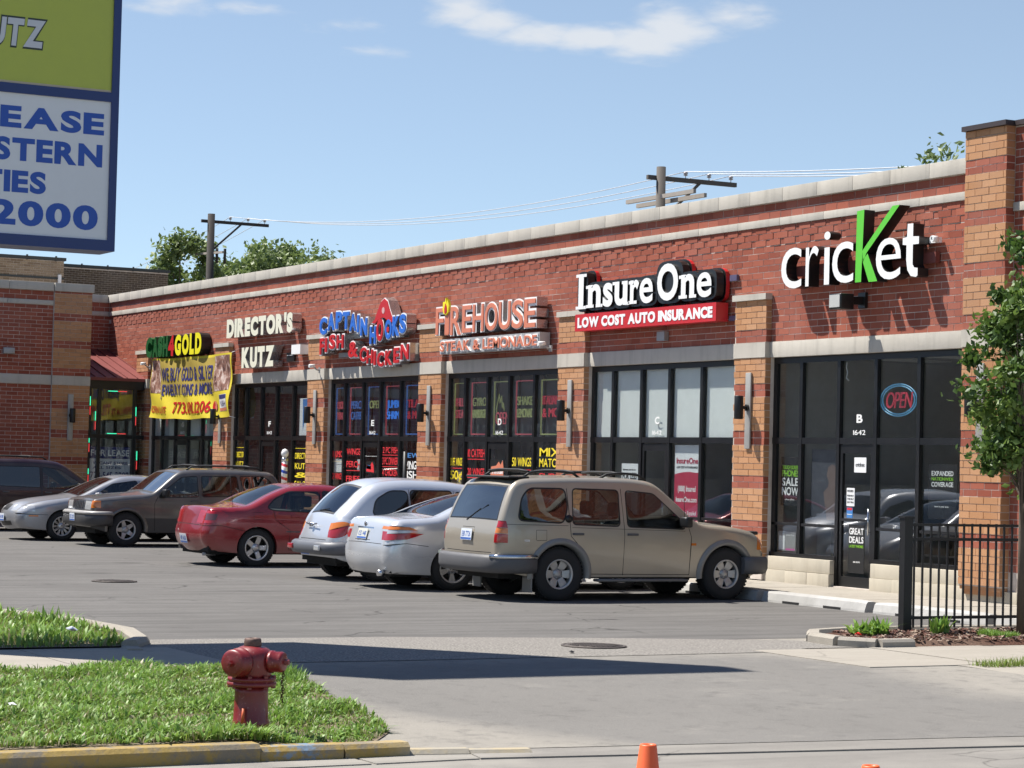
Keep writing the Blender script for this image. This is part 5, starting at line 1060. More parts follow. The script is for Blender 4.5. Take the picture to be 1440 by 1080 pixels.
cone(18.10, -15.47, 'orange traffic cone in the street, the left one, its top in view'); cone(19.12, -14.88, 'orange traffic cone at the bottom edge, the right one, barely in view')
def litter(x, y, z, s, col, lab):
    mb = MB(); n = 9; c = []
    for i in range(n):
        a = i * 6.283 / n; c.append((x + s * math.cos(a) * rng.uniform(0.6, 1.2), y + s * math.sin(a) * rng.uniform(0.6, 1.2), z + rng.uniform(0, s * 0.5)))
    c.append((x, y, z + s * 0.7)); c.append((x + 0.3 * s, y, z)); mb.add(c, [(i, (i + 1) % n, n) for i in range(n)] + [((i + 1) % n, i, n + 1) for i in range(n)]); tag(mb.build('litter', col), lab, 'litter')
litter(11.6, -16.75, 0.10, 0.035, M_white, 'crumpled white paper in the hydrant grass'); litter(5.4, -14.35, 0.14, 0.07, plain('plastic_pale', (0.6, 0.62, 0.66), 0.3), 'crumpled pale plastic bag in the left grass island'); litter(6.75, -5.72, 0.09, 0.05, plain('wrapper_red', (0.7, 0.03, 0.02), 0.4), 'small red wrapper at the corner of the planting bed')
for (x, y, s_) in ((7.35, -9.75, 0.035),): litter(x, y, 0.01, s_, M_dark, 'small dark stone on the pavement near the manhole cover')

# ================================================================== GRASS AND WEEDS
def leafmat(name, a, b, trans=0.25):
    t = NT(name); g = t.t.nodes.new('ShaderNodeNewGeometry'); co = t.coord('World'); f = t.noise(1.6, 4, 0.6, co)
    r_ = t.math('ADD', t.math('MULTIPLY', g.outputs['Random Per Island'], 0.75), t.math('MULTIPLY', f, 0.35), True)
    c = t.mix(r_, a, b); m = t.bsdf(c, 0.5, 0, spec=0.4); tl = t.t.nodes.new('ShaderNodeBsdfTranslucent'); t.set(tl.inputs[0], t.mix(0.5, c, (b[0] * 1.3, b[1] * 1.4, b[2])))
    mx = t.t.nodes.new('ShaderNodeMixShader'); mx.inputs[0].default_value = trans; t.t.links.new(t.b.outputs[0], mx.inputs[1]); t.t.links.new(tl.outputs[0], mx.inputs[2]); t.t.links.new(mx.outputs[0], t.out.inputs[0]); return m
M_grass = leafmat('grass_green', (0.06, 0.115, 0.014), (0.25, 0.33, 0.065)); M_straw = leafmat('dry_grass', (0.22, 0.19, 0.10), (0.36, 0.33, 0.20), 0.2)
M_weed = leafmat('weed_green', (0.055, 0.15, 0.014), (0.26, 0.40, 0.09)); M_leafdark = leafmat('leaf_dark', (0.03, 0.065, 0.015), (0.09, 0.155, 0.035)); M_leaflight = leafmat('leaf_fresh', (0.07, 0.13, 0.025), (0.17, 0.25, 0.06))
def inpoly(x, y, P):
    P = np.array(P); n = len(P); r_ = np.zeros(len(x), bool); j = n - 1
    for i in range(n):
        c = ((P[i, 1] > y) != (P[j, 1] > y)) & (x < (P[j, 0] - P[i, 0]) * (y - P[i, 1]) / (P[j, 1] - P[i, 1] + 1e-12) + P[i, 0]); r_ ^= c; j = i
    return r_
def blades(name, poly, n, z, hl, wl, mats, label, lean=0.5, dens=None, broad=False, straw=0.1, keep=None, zf=None):
    P = np.array(poly); x = rng.uniform(P[:, 0].min(), P[:, 0].max(), n); y = rng.uniform(P[:, 1].min(), P[:, 1].max(), n); k = inpoly(x, y, poly)
    nz = np.sin(x * 2.1 + 1.3 * np.sin(y * 1.7)) * np.sin(y * 2.7 + np.sin(x * 3.1)) + 0.4 * np.sin(x * 7 + y * 5)
    k &= rng.uniform(-1.6, 1.0, n) < nz * 1.15 + (0.9 if dens is None else dens)
    if keep is not None: k &= keep(x, y)
    x, y, nz = x[k], y[k], nz[k]; n = len(x)
    if zf: z = np.array([zf(a_, b_) for a_, b_ in zip(x, y)])
    h = rng.uniform(*hl, n) * np.clip(1 + 0.5 * nz, 0.35, 2); w = rng.uniform(*wl, n); a = rng.uniform(0, 6.283, n); l = rng.uniform(0.15, 1.0, n) * lean * (1.0 if not broad else 1.6) 
    dx, dy = np.cos(a), np.sin(a); px_, py_ = -dy, dx; segs = 3
    V = np.zeros((n, 7, 3)); prof = [0.55, 1.0, 0.75, 0.0] if broad else [1.0, 0.85, 0.55, 0.0]
    for s_ in range(4):
        t_ = s_ / 3; r_ = l * h * t_ ** 1.6; zz = z + h * (t_ - 0.35 * l * t_ ** 2); cx_ = x + dx * r_; cy_ = y + dy * r_; ww = w * prof[s_] / 2
        if s_ < 3:
            V[:, 2 * s_, 0] = cx_ - px_ * ww; V[:, 2 * s_, 1] = cy_ - py_ * ww; V[:, 2 * s_, 2] = zz; V[:, 2 * s_ + 1, 0] = cx_ + px_ * ww; V[:, 2 * s_ + 1, 1] = cy_ + py_ * ww; V[:, 2 * s_ + 1, 2] = zz
        else: V[:, 6, 0] = cx_; V[:, 6, 1] = cy_; V[:, 6, 2] = zz
    b = (np.arange(n) * 7)[:, None]
    q = np.concatenate([b + np.array([[0, 1, 3, 2]]), b + np.array([[2, 3, 5, 4]])], 1).reshape(-1, 4); tr = (b + np.array([[4, 5, 6]])).reshape(-1, 3)
    me = bpy.data.meshes.new(name); me.vertices.add(n * 7); me.vertices.foreach_set('co', V.reshape(-1)); nl = len(q) * 4 + len(tr) * 3
    me.loops.add(nl); me.loops.foreach_set('vertex_index', np.concatenate([q.reshape(-1), tr.reshape(-1)]).astype(np.int32)); me.polygons.add(len(q) + len(tr))
    me.polygons.foreach_set('loop_start', np.concatenate([np.arange(len(q)) * 4, len(q) * 4 + np.arange(len(tr)) * 3]).astype(np.int32))
    me.polygons.foreach_set('loop_total', np.concatenate([np.full(len(q), 4), np.full(len(tr), 3)]).astype(np.int32))
    st = (rng.uniform(0, 1, n) < straw).astype(np.int32); me.polygons.foreach_set('material_index', np.concatenate([np.repeat(st, 2), st]).astype(np.int32)); me.update(calc_edges=True); me.validate()
    return tag(link(name, me, mats), label, 'grass', kind='stuff')
pk = [(8.03, -19.0), (8.03, -14.6), (8.3, -13.92), (9.1, -13.63), (10.4, -13.74), (11.7, -13.93), (12.35, -14.16), (12.95, -14.62), (13.16, -14.98), (13.20, -15.4), (13.21, -19.0)]
nearh = lambda x, y: (x - 12.35) ** 2 + (y + 15.24) ** 2 > 0.13 ** 2
blades('grass', pk, 95000, 0.01, (0.025, 0.08), (0.005, 0.011), [M_grass, M_straw], 'mown green grass with dry stalks around the red hydrant', 0.8, dens=0.5, straw=0.2, keep=nearh, zf=park_z)
blades('broadleaf_weeds', pk, 42000, 0.01, (0.035, 0.10), (0.014, 0.030), [M_weed, M_straw], 'broad leaved weeds among the grass around the red hydrant', 1.0, dens=0.1, broad=True, straw=0.05, keep=nearh, zf=park_z)
il = [(0.35, -19.5), (5.85, -19.5), (5.85, -14.0), (5.3, -13.75), (4.2, -13.5), (2.6, -13.6), (1.0, -14.05), (0.35, -14.75)]
blades('grass', il, 34000, 0.02, (0.04, 0.11), (0.006, 0.012), [M_grass, M_straw], 'rough grass on the kerbed island at the left edge', 0.6, dens=0.3, straw=0.25)
blades('broadleaf_weeds', il, 12000, 0.02, (0.06, 0.16), (0.018, 0.042), [M_weed, M_straw], 'tall leafy weeds on the kerbed island at the left edge', 0.55, dens=0.15, broad=True, straw=0.03)
blades('grass', [(9.45, -6.4), (9.75, -6.35), (9.85, 3), (9.47, 3)], 9000, 0.0, (0.03, 0.09), (0.006, 0.012), [M_grass, M_straw], 'thin line of grass growing along the right hand sidewalk edge', 0.8, dens=0.6, straw=0.2)
def weedclump(x, y, z, r, h, n, lab, name='weed_plant', mats=None, spread=1.0):
    P = [(x + r * math.cos(a), y + r * math.sin(a)) for a in np.linspace(0, 6.283, 13)[:-1]]
    o = blades(name, P, n, z, (h * 0.5, h), (0.03, 0.06) if h > 0.15 else (0.008, 0.014), mats or [M_weed, M_grass], lab, 0.8 * spread, dens=1.2, broad=h > 0.15, straw=0.1); o['category'] = 'plant'; del o['kind']; return o
weedclump(6.35, -5.28, 0.05, 0.22, 0.26, 240, 'leafy dock weed left of the fence corner post')
weedclump(6.45, -4.35, 0.05, 0.10, 0.34, 170, 'upright bushy weed right of the fence corner post', spread=0.5)
weedclump(6.9, -3.85, 0.05, 0.24, 0.10, 1400, 'low grass tuft in the bark between the fence and sidewalk', 'grass_tuft')
weedclump(7.05, -3.30, 0.05, 0.12, 0.12, 400, 'small grass tuft at the foot of the young tree', 'grass_tuft')
weedclump(9.35, -13.78, 0.0, 0.26, 0.13, 1700, 'dark grass tuft at the sidewalk edge behind the hydrant', 'grass_tuft')

# ================================================================== TREES
def tree(name, loc, H, trunk_r, crown, nclump, nleaf, leaf, mats, label, seed, group=None, trunk_h=0.35, leafshape=1.6, spread=1.0, leanv=(0, 0), taper=0.0):
    rg = np.random.default_rng(seed); e = tag(empty(name, loc), label, 'tree', group)
    bark = bpy.data.materials.get('bark') or plain('bark', (0.11, 0.085, 0.065), 0.9, 0, 0.35, 8, 0.5)
    cx_, cy_, cz_, rx, ry, rz = crown; tb = MB(); top = Vector((leanv[0], leanv[1], H * trunk_h)); tb.tube([(0, 0, -0.05), (leanv[0] * 0.4, leanv[1] * 0.4, H * trunk_h * 0.5), top, (cx_ * 0.6, cy_ * 0.6, cz_)], [trunk_r * 1.15, trunk_r, trunk_r * 0.85, trunk_r * 0.35], 10)
    cl = []
    for i in range(nclump):
        while True:
            p = rg.uniform(-1, 1, 3)
            if 0.25 < np.linalg.norm(p) < 1: break
        p = p / np.linalg.norm(p) * (np.linalg.norm(p) ** 0.6); p[:2] *= 1 - taper * p[2]; q = Vector((cx_ + p[0] * rx, cy_ + p[1] * ry, cz_ + p[2] * rz)); cl.append(q)
        t_ = rg.uniform(0.5, 1.0); s0 = top * t_ + Vector((0, 0, 0)); mid = s0.lerp(q, 0.5) + Vector(rg.uniform(-0.1, 0.1, 3)) * rx
        if i % 2 == 0: tb.tube([s0, mid, q], [trunk_r * 0.38, trunk_r * 0.2, trunk_r * 0.05], 5, cap=False)
    tb.build('trunk', bark, e)
    cr = rg.uniform(0.16, 0.34, nclump) * (rx + ry + rz) / 3 * spread; c = np.array([q[:] for q in cl]); idx = rg.integers(0, nclump, nleaf); d = rg.normal(0, 0.5, (nleaf, 3)); d *= cr[idx][:, None]; pos = c[idx] + d * np.array([1, 1, 0.75])
    s_ = leaf * rg.uniform(0.6, 1.25, nleaf); u = rg.normal(0, 1, (nleaf, 3)); u /= np.linalg.norm(u, axis=1)[:, None]; v = np.cross(u, rg.normal(0, 1, (nleaf, 3)) + np.array([0, 0, 1.2])); v /= np.linalg.norm(v, axis=1)[:, None] + 1e-9
    L = s_[:, None] * leafshape / 2; Wd = s_[:, None] / 2.2; wn_ = np.cross(u, v)
    V = np.stack([pos - u * L, pos + v * Wd + wn_ * Wd * 0.25, pos + u * L, pos - v * Wd + wn_ * Wd * 0.25], 1)
    me = bpy.data.meshes.new('crown'); me.vertices.add(nleaf * 4); me.vertices.foreach_set('co', V.reshape(-1)); me.loops.add(nleaf * 6)
    b = (np.arange(nleaf) * 4)[:, None]; tri = np.concatenate([b + np.array([[0, 1, 2]]), b + np.array([[0, 2, 3]])], 1).reshape(-1)
    me.loops.foreach_set('vertex_index', tri.astype(np.int32)); me.polygons.add(nleaf * 2); me.polygons.foreach_set('loop_start', (np.arange(nleaf * 2) * 3).astype(np.int32)); me.polygons.foreach_set('loop_total', np.full(nleaf * 2, 3, np.int32))
    ci = (rg.uniform(0, 1, nclump) < 0.45).astype(np.int32)[idx]; me.polygons.foreach_set('material_index', np.repeat(ci, 2).astype(np.int32)); me.update(calc_edges=True)
    link('crown', me, mats, e); return e
LM = [M_leafdark, M_leaflight]; LB = [leafmat('far_leaf', (0.09, 0.135, 0.045), (0.18, 0.235, 0.09)), leafmat('far_leaf_pale', (0.10, 0.15, 0.045), (0.22, 0.28, 0.10))]
tree('young_tree', (6.72, -3.38, 0.04), 6.0, 0.042, (0.15, 0.34, 3.28, 0.9, 1.0, 1.72), 120, 17500, 0.068, LM, 'young leafy street tree in the planting bed at the right edge', 3, None, 0.36, 1.5, 0.62, taper=0.42)
tree('background_tree', (-82.4, 24.0, -0.1), 14.0, 0.3, (0, 0.2, 10.2, 3.6, 3.2, 2.6), 90, 20000, 0.19, LB, 'large leafy tree behind the roof, right of the utility pole', 11, 'trees behind the shopping strip', 0.4)
tree('background_tree', (-79.0, 17.8, -0.1), 13.0, 0.25, (0, 0, 9.7, 2.2, 1.7, 3.0), 45, 8000, 0.19, LB, 'smaller leafy tree behind the roof, left of the utility pole', 12, 'trees behind the shopping strip', 0.4)
tree('background_tree', (-85.5, 28.2, -0.1), 12.5, 0.25, (0, -0.3, 10.1, 2.6, 2.1, 2.3), 50, 10500, 0.19, LB, 'lower leafy tree at the right end of the row behind the roof', 13, 'trees behind the shopping strip', 0.4)
tree('background_tree', (-12.3, 10.6, -0.1), 9.0, 0.15, (0, 0, 7.2, 1.1, 1.15, 2.0), 26, 2600, 0.10, LB, 'small tree top showing over the parapet beside the tall brick pillar', 14, None, 0.4, 2.2)

# ================================================================== UTILITY POLES AND WIRES
M_wood = plain('weathered_wood', (0.10, 0.088, 0.078), 0.9, 0, 0.3, 3, 0.3); M_palewood = plain('pale_wood', (0.30, 0.27, 0.24), 0.9, 0, 0.2, 3, 0.3); M_wire = plain('wire_pale', (0.55, 0.56, 0.58), 0.5); M_insul = plain('insulator', (0.45, 0.42, 0.42), 0.3)
M_darkwood = plain('dark_wood', (0.035, 0.03, 0.028), 0.9)
def upole(x, y, h, lab, arm2, m, r_):
    e = tag(empty('utility_pole', (x, y, 0)), lab, 'utility pole', 'wooden utility poles in the alley behind')
    mb = MB(); mb.tube([(0, 0, -0.2), (0, 0, h)], [r_ * 1.25, r_], 14); mb.build('pole', m, e)
    za = h - 0.35; mb = MB(); mb.box(-0.17, -0.05 , -0.45, 2.95, za - 0.07, za + 0.07); mb.build('cross_arm', m, e)
    mb = MB(); mb.bar((-0.12, 1.55, za - 0.05), (-0.10, 0.12, za - 1.35), 0.08); mb.build('brace', m, e)
    for yy_ in (1.0, 1.9, 2.75):
        mb = MB(); mb.tube([(-0.11, yy_, za + 0.07), (-0.11, yy_, za + 0.16)], 0.015, 6); mb.lathe([(0.03, 0.15), (0.08, 0.17), (0.05, 0.21), (0.085, 0.23), (0.04, 0.29), (0, 0.30)], (-0.11, yy_, za), n=12); mb.build('insulator', M_insul, e)
    if arm2:
        for s_ in (-0.2, 0.2):
            mb = MB(); mb.bar((-2.0, s_ + 0.15, h - 1.02 - s_ * 0.25), (2.1, s_ + 0.15, h - 1.02 - s_ * 0.25), 0.10, 0.13); mb.build('cross_arm', M_palewood, e)
    else:
        mb = MB(); mb.bar((-2.2, 0.1, h - 1.75), (1.4, 0.1, h - 1.9), 0.09, 0.10); mb.build('cross_arm', M_palewood, e)
        for yy_ in (0.35, 0.75): mb = MB(); mb.tube([(-0.05, yy_, h - 2.3), (-0.05, yy_, h - 1.6)], 0.07, 8); mb.build('fuse_cylinder', m, e)
    return (x, y, za + 0.29)
A = upole(-35.95, 18.0, 11.55, 'thick weathered utility pole with a crossarm behind the middle of the roof', True, M_wood, 0.15)
B = upole(-76.1, 18.0, 13.35, 'dark distant utility pole with a crossarm in front of the tree', False, M_darkwood, 0.17)
def wire(p, q, sag, lab, r_=0.014):
    p = Vector(p); q = Vector(q); n = 24; mb = MB(); mb.tube([p.lerp(q, i / n) + Vector((0, 0, -sag * 4 * (i / n) * (1 - i / n))) for i in range(n + 1)], r_, 5); tag(mb.build('overhead_wire', M_wire), lab, 'wire', 'overhead wires between the utility poles')
for k, yy_ in enumerate((1.0, 1.9, 2.75)):
    nm = ('nearest the poles', 'in the middle', 'farthest from the poles')[k]
    wire((-36.06, 18 + yy_, A[2]), (-76.2, 18 + yy_, B[2]), 0.8, 'pale overhead wire left of the thick pole, the one ' + nm)
    wire((-36.06, 18 + yy_, A[2]), (4.0, 18 + yy_, 10.0), 0.7, 'pale overhead wire right of the thick pole, the one ' + nm, 0.016)
    wire((-76.2, 18 + yy_, B[2]), (-118, 18 + yy_, 10.5), 0.8, 'faint overhead wire left of the distant pole, the one ' + nm)

# ================================================================== BUILDINGS BEHIND
def farbuild(x0, x1, y0, y1, h, lab, mat, capc, z_band=None):
    e = tag(empty('brick_building', ((x0 + x1) / 2, (y0 + y1) / 2, 0)), lab, 'building'); ox, oy = (x0 + x1) / 2, (y0 + y1) / 2
    mb = MB(); mb.box(x0 - ox, x1 - ox, y0 - oy, y1 - oy, 0, h - 0.01); mb.build('wall', M_mortar, e)
    mb = MB(); CHH = 0.075; r0 = int((h - 2.4) / CHH); n = 0
    for r_ in range(r0, int((h - 0.02) / CHH)):
        z = r_ * CHH; off = 0.11 if r_ % 2 else 0
        y = max(y0, -12) - off
        while y < y1:
            a, b = max(y, y0), min(y + 0.22, y1); y += 0.22
            if b - a > 0.04: mb.add([(x1 - ox, a + 0.005 - oy, z + 0.005), (x1 - ox + 0.012, a + 0.005 - oy, z + 0.005), (x1 - ox + 0.012, b - 0.005 - oy, z + 0.005), (x1 - ox, b - 0.005 - oy, z + 0.005), (x1 - ox, a + 0.005 - oy, z + CHH - 0.005), (x1 - ox + 0.012, a + 0.005 - oy, z + CHH - 0.005), (x1 - ox + 0.012, b - 0.005 - oy, z + CHH - 0.005), (x1 - ox, b - 0.005 - oy, z + CHH - 0.005)], [(1, 2, 6, 5), (4, 5, 6, 7), (0, 3, 2, 1)])
    tag(mb.build('brickwork', mat, e), kind='stuff')
    mb = MB(); mb.box(x0 - ox - 0.06, x1 - ox + 0.06, y0 - oy - 0.06, y1 - oy + 0.06, h, h + 0.10)
    if z_band: mb.box(x1 - ox, x1 - ox + 0.05, y0 - oy, y1 - oy, h - z_band, h - z_band + 0.06)
    yy_ = y0 + 0.5
    while yy_ < y1: mb.box(x1 - ox + 0.01, x1 - ox + 0.07, yy_ - oy, yy_ - oy + 0.05, h - 0.02, h + 0.14); yy_ += 0.95
    mb.build('coping', capc, e); return e
M_cap = plain('dark_tar_coping', (0.03, 0.035, 0.035), 0.7)
fb1 = farbuild(-60, -45, -30, 1.2, 8.05, 'light brown brick building with dark coping behind the left wing', brickmat('pale_brown_brick', (0.17, 0.12, 0.075), (0.30, 0.23, 0.15)), M_cap, 0.6)
farbuild(-70, -52, 1.6, 7.25, 8.45, 'dark brown brick building between the wing and the tree', brickmat('dark_brown_brick', (0.07, 0.048, 0.032), (0.13, 0.095, 0.06)), M_cap)
mb = MB(); mb.box(-44.99 + 52.5, -44.9 + 52.5, 1.0 + 14.4, 1.10 + 14.4, 6.5, 7.6); mb.build('drain_pipe', plain('pipe_white', (0.6, 0.6, 0.6), 0.5), fb1)
# the other side of the lot, seen mirrored in the shop glass
e = tag(empty('warehouse', (-16, -34, 0)), 'low tan and grey brick warehouse across the parking lot', 'building')
mb = MB(); mb.box(-16, 16, -6, 6, 0, 5.2); mb.build('wall', plain('buff_wall', (0.30, 0.26, 0.20), 0.9, 0, 0.2, 0.5), e)
for k in range(6):
    mb = MB(); mb.box(-14 + k * 5, -11.4 + k * 5, 6.0, 6.03, 1.0, 3.2); mb.build('window', M_darkglass, e)
mb = MB(); mb.box(-16.1, 16.1, -6.1, 6.1, 5.2, 5.4); mb.build('coping', M_cap, e)
# ================================================================== PARKED CARS
def paint(name, col, metal=0.0, rough=0.35, coat=0.8, flake=0.0, dust=0.08):
    t = NT(name); co = t.coord('Object'); f = t.noise(2.2, 5, 0.6, co); c = t.mix(t.math('MULTIPLY', t.math('SUBTRACT', f, 0.40, True), dust * 6, True), col, (0.30, 0.27, 0.23))
    z = t.t.nodes.new('ShaderNodeSeparateXYZ'); t.t.links.new(co, z.inputs[0]); low = t.ramp(t.math('ADD', z.outputs[2], t.math('MULTIPLY', f, 0.25)), [(0.35, 1.0), (0.62, 0.0)])
    c = t.mix(t.math('MULTIPLY', low, 0.35), c, (0.17, 0.15, 0.125)); rr = t.math('ADD', rough, t.math('MULTIPLY', low, 0.25), True)
    return t.bsdf(c, rr, metal, None, coat, coat_rough=0.06)
M_tyre = plain('tyre_rubber', (0.020, 0.020, 0.021), 0.85, 0, 0.3, 12, 0.2); M_alloy = plain('alloy_rim', (0.50, 0.50, 0.51), 0.30, 0.9, 0.1); M_steelrim = plain('painted_rim', (0.42, 0.42, 0.42), 0.4, 0.6, 0.1)
M_under = plain('underbody', (0.012, 0.012, 0.012), 0.9); M_plast = plain('grey_bumper_plastic', (0.085, 0.085, 0.09), 0.55, 0, 0.15); M_tail = plain('tail_lamp_red', (0.35, 0.008, 0.012), 0.12, 0, 0.1, coat=1.0)
M_amber = plain('amber_lens', (0.60, 0.17, 0.02), 0.15, 0, 0.1, coat=1.0); M_clear = plain('clear_lens', (0.52, 0.53, 0.54), 0.12, 0.3, 0.2, 20, coat=1.0); M_seat = plain('seat_cloth', (0.10, 0.095, 0.09), 0.9)
M_seam = plain('panel_gap', (0.006, 0.006, 0.006), 0.9); M_seal = plain('window_seal', (0.008, 0.008, 0.009), 0.45); M_plate = plain('licence_plate', (0.62, 0.66, 0.72), 0.4); M_plblue = plain('plate_blue', (0.05, 0.12, 0.38), 0.4)
def catmull(P, step=0.045):
    P = [np.array(p, float) for p in P]; out = []
    for i in range(len(P) - 1):
        a = P[i - 1] if i else P[i] * 2 - P[i + 1]; b, c = P[i], P[i + 1]; d = P[i + 2] if i + 2 < len(P) else c * 2 - b
        n = max(2, int(np.linalg.norm((c - b)[:2]) / step)); tb = lambda p, q: max(1e-3, np.linalg.norm((q - p)[:2]) ** 0.5)
        t0, t1 = 0, tb(a, b); t2 = t1 + tb(b, c); t3 = t2 + tb(c, d)
        for k in range(n):
            t = t1 + (t2 - t1) * k / n; A1 = a * (t1 - t) / (t1 - t0) + b * (t - t0) / (t1 - t0); A2 = b * (t2 - t) / (t2 - t1) + c * (t - t1) / (t2 - t1); A3 = c * (t3 - t) / (t3 - t2) + d * (t - t2) / (t3 - t2)
            B1 = A1 * (t2 - t) / (t2 - t0) + A2 * (t - t0) / (t2 - t0); B2 = A2 * (t3 - t) / (t3 - t1) + A3 * (t - t1) / (t3 - t1); out.append(B1 * (t2 - t) / (t2 - t1) + B2 * (t - t1) / (t2 - t1))
    out.append(P[-1]); return np.array(out)
def rpoly(P, r=0.04, n=4):   # round the corners of a polygon
    P = [np.array(p, float) for p in P]; out = []
    for i in range(len(P)):
        a, b, c = P[i - 1], P[i], P[(i + 1) % len(P)]; u = a - b; v = c - b; lu, lv = np.linalg.norm(u), np.linalg.norm(v); rr = min(r, lu * 0.4, lv * 0.4); p0, p1 = b + u / lu * rr, b + v / lv * rr
        for k in range(n + 1): t = k / n; out.append(tuple(p0 * (1 - t) ** 2 + b * 2 * t * (1 - t) + p1 * t * t))
    return out
def grow(P, g):
    P = np.array(P, float); A = 0.5 * np.sum(P[:, 0] * np.roll(P[:, 1], -1) - np.roll(P[:, 0], -1) * P[:, 1]); s_ = 1 if A > 0 else -1; out = []
    for i in range(len(P)):
        e1 = P[i] - P[i - 1]; e2 = P[(i + 1) % len(P)] - P[i]; n1 = np.array([e1[1], -e1[0]]) / (np.linalg.norm(e1) + 1e-9); n2 = np.array([e2[1], -e2[0]]) / (np.linalg.norm(e2) + 1e-9); n = n1 + n2; n /= np.linalg.norm(n) + 1e-9
        out.append(tuple(P[i] + n * g * s_))
    return out
def seam(L, w=0.009):
    L = np.array(L, float); l, r_ = [], []
    for i in range(len(L)):
        d = L[min(i + 1, len(L) - 1)] - L[max(i - 1, 0)]; n = np.array([-d[1], d[0]]) / (np.linalg.norm(d) + 1e-9); l.append(tuple(L[i] + n * w / 2)); r_.append(tuple(L[i] - n * w / 2))
    return l + r_[::-1]
def cdt_panel(boundary, free, regions, mapper):
    """returns dict region -> (verts3, normals, tris)"""
    V = [Vector(p) for p in boundary]; nb = len(V); E = []; F = [list(range(nb))]
    for rn, P in regions:
        b = len(V); V += [Vector(p) for p in P]; E += [(b + i, b + (i + 1) % len(P)) for i in range(len(P))]
    V += [Vector(p) for p in free]
    res = delaunay_2d_cdt(V, E, F, 1, 1e-5, False); v2 = np.array([v[:] for v in res[0]]); tris = []
    for f in res[2]:
        for k in range(1, len(f) - 1): tris.append((f[0], f[k], f[k + 1]))
    tris = np.array(tris); cen = v2[tris].mean(1); cls = np.full(len(tris), -1)
    inside = inpoly(cen[:, 0], cen[:, 1], boundary); a2 = (v2[tris[:, 1]] - v2[tris[:, 0]]); b2 = (v2[tris[:, 2]] - v2[tris[:, 0]]); area = a2[:, 0] * b2[:, 1] - a2[:, 1] * b2[:, 0]
    for i, (rn, P) in enumerate(regions):
        m = (cls < 0) & inpoly(cen[:, 0], cen[:, 1], P); cls[m] = i
    tris[area < 0] = tris[area < 0][:, ::-1]; ok = inside & (np.abs(area) > 1e-9); p3, n3 = mapper(v2); out = {}
    for i in range(-1, len(regions)):
        m = ok & (cls == i)
        if not m.any(): continue
        nm = regions[i][0] if i >= 0 else 'body'; T = tris[m]; u, inv = np.unique(T.reshape(-1), return_inverse=True); out.setdefault(nm, []).append((p3[u], n3[u], inv.reshape(-1, 3)))
    return out
def nmesh(name, chunks, mat, parent):
    if not chunks: return None
    V, N, T = [], [], []; b = 0
    for v, n, t_ in chunks: V.append(v); N.append(n); T.append(t_ + b); b += len(v)
    V = np.concatenate(V); N = np.concatenate(N); T = np.concatenate(T); me = bpy.data.meshes.new(name); me.from_pydata(V.tolist(), [], T.tolist()); me.polygons.foreach_set('use_smooth', [True] * len(me.polygons)); me.update()
    N = N / (np.linalg.norm(N, axis=1)[:, None] + 1e-9); me.normals_split_custom_set_from_vertices(N.tolist()); return link(name, me, mat, parent)
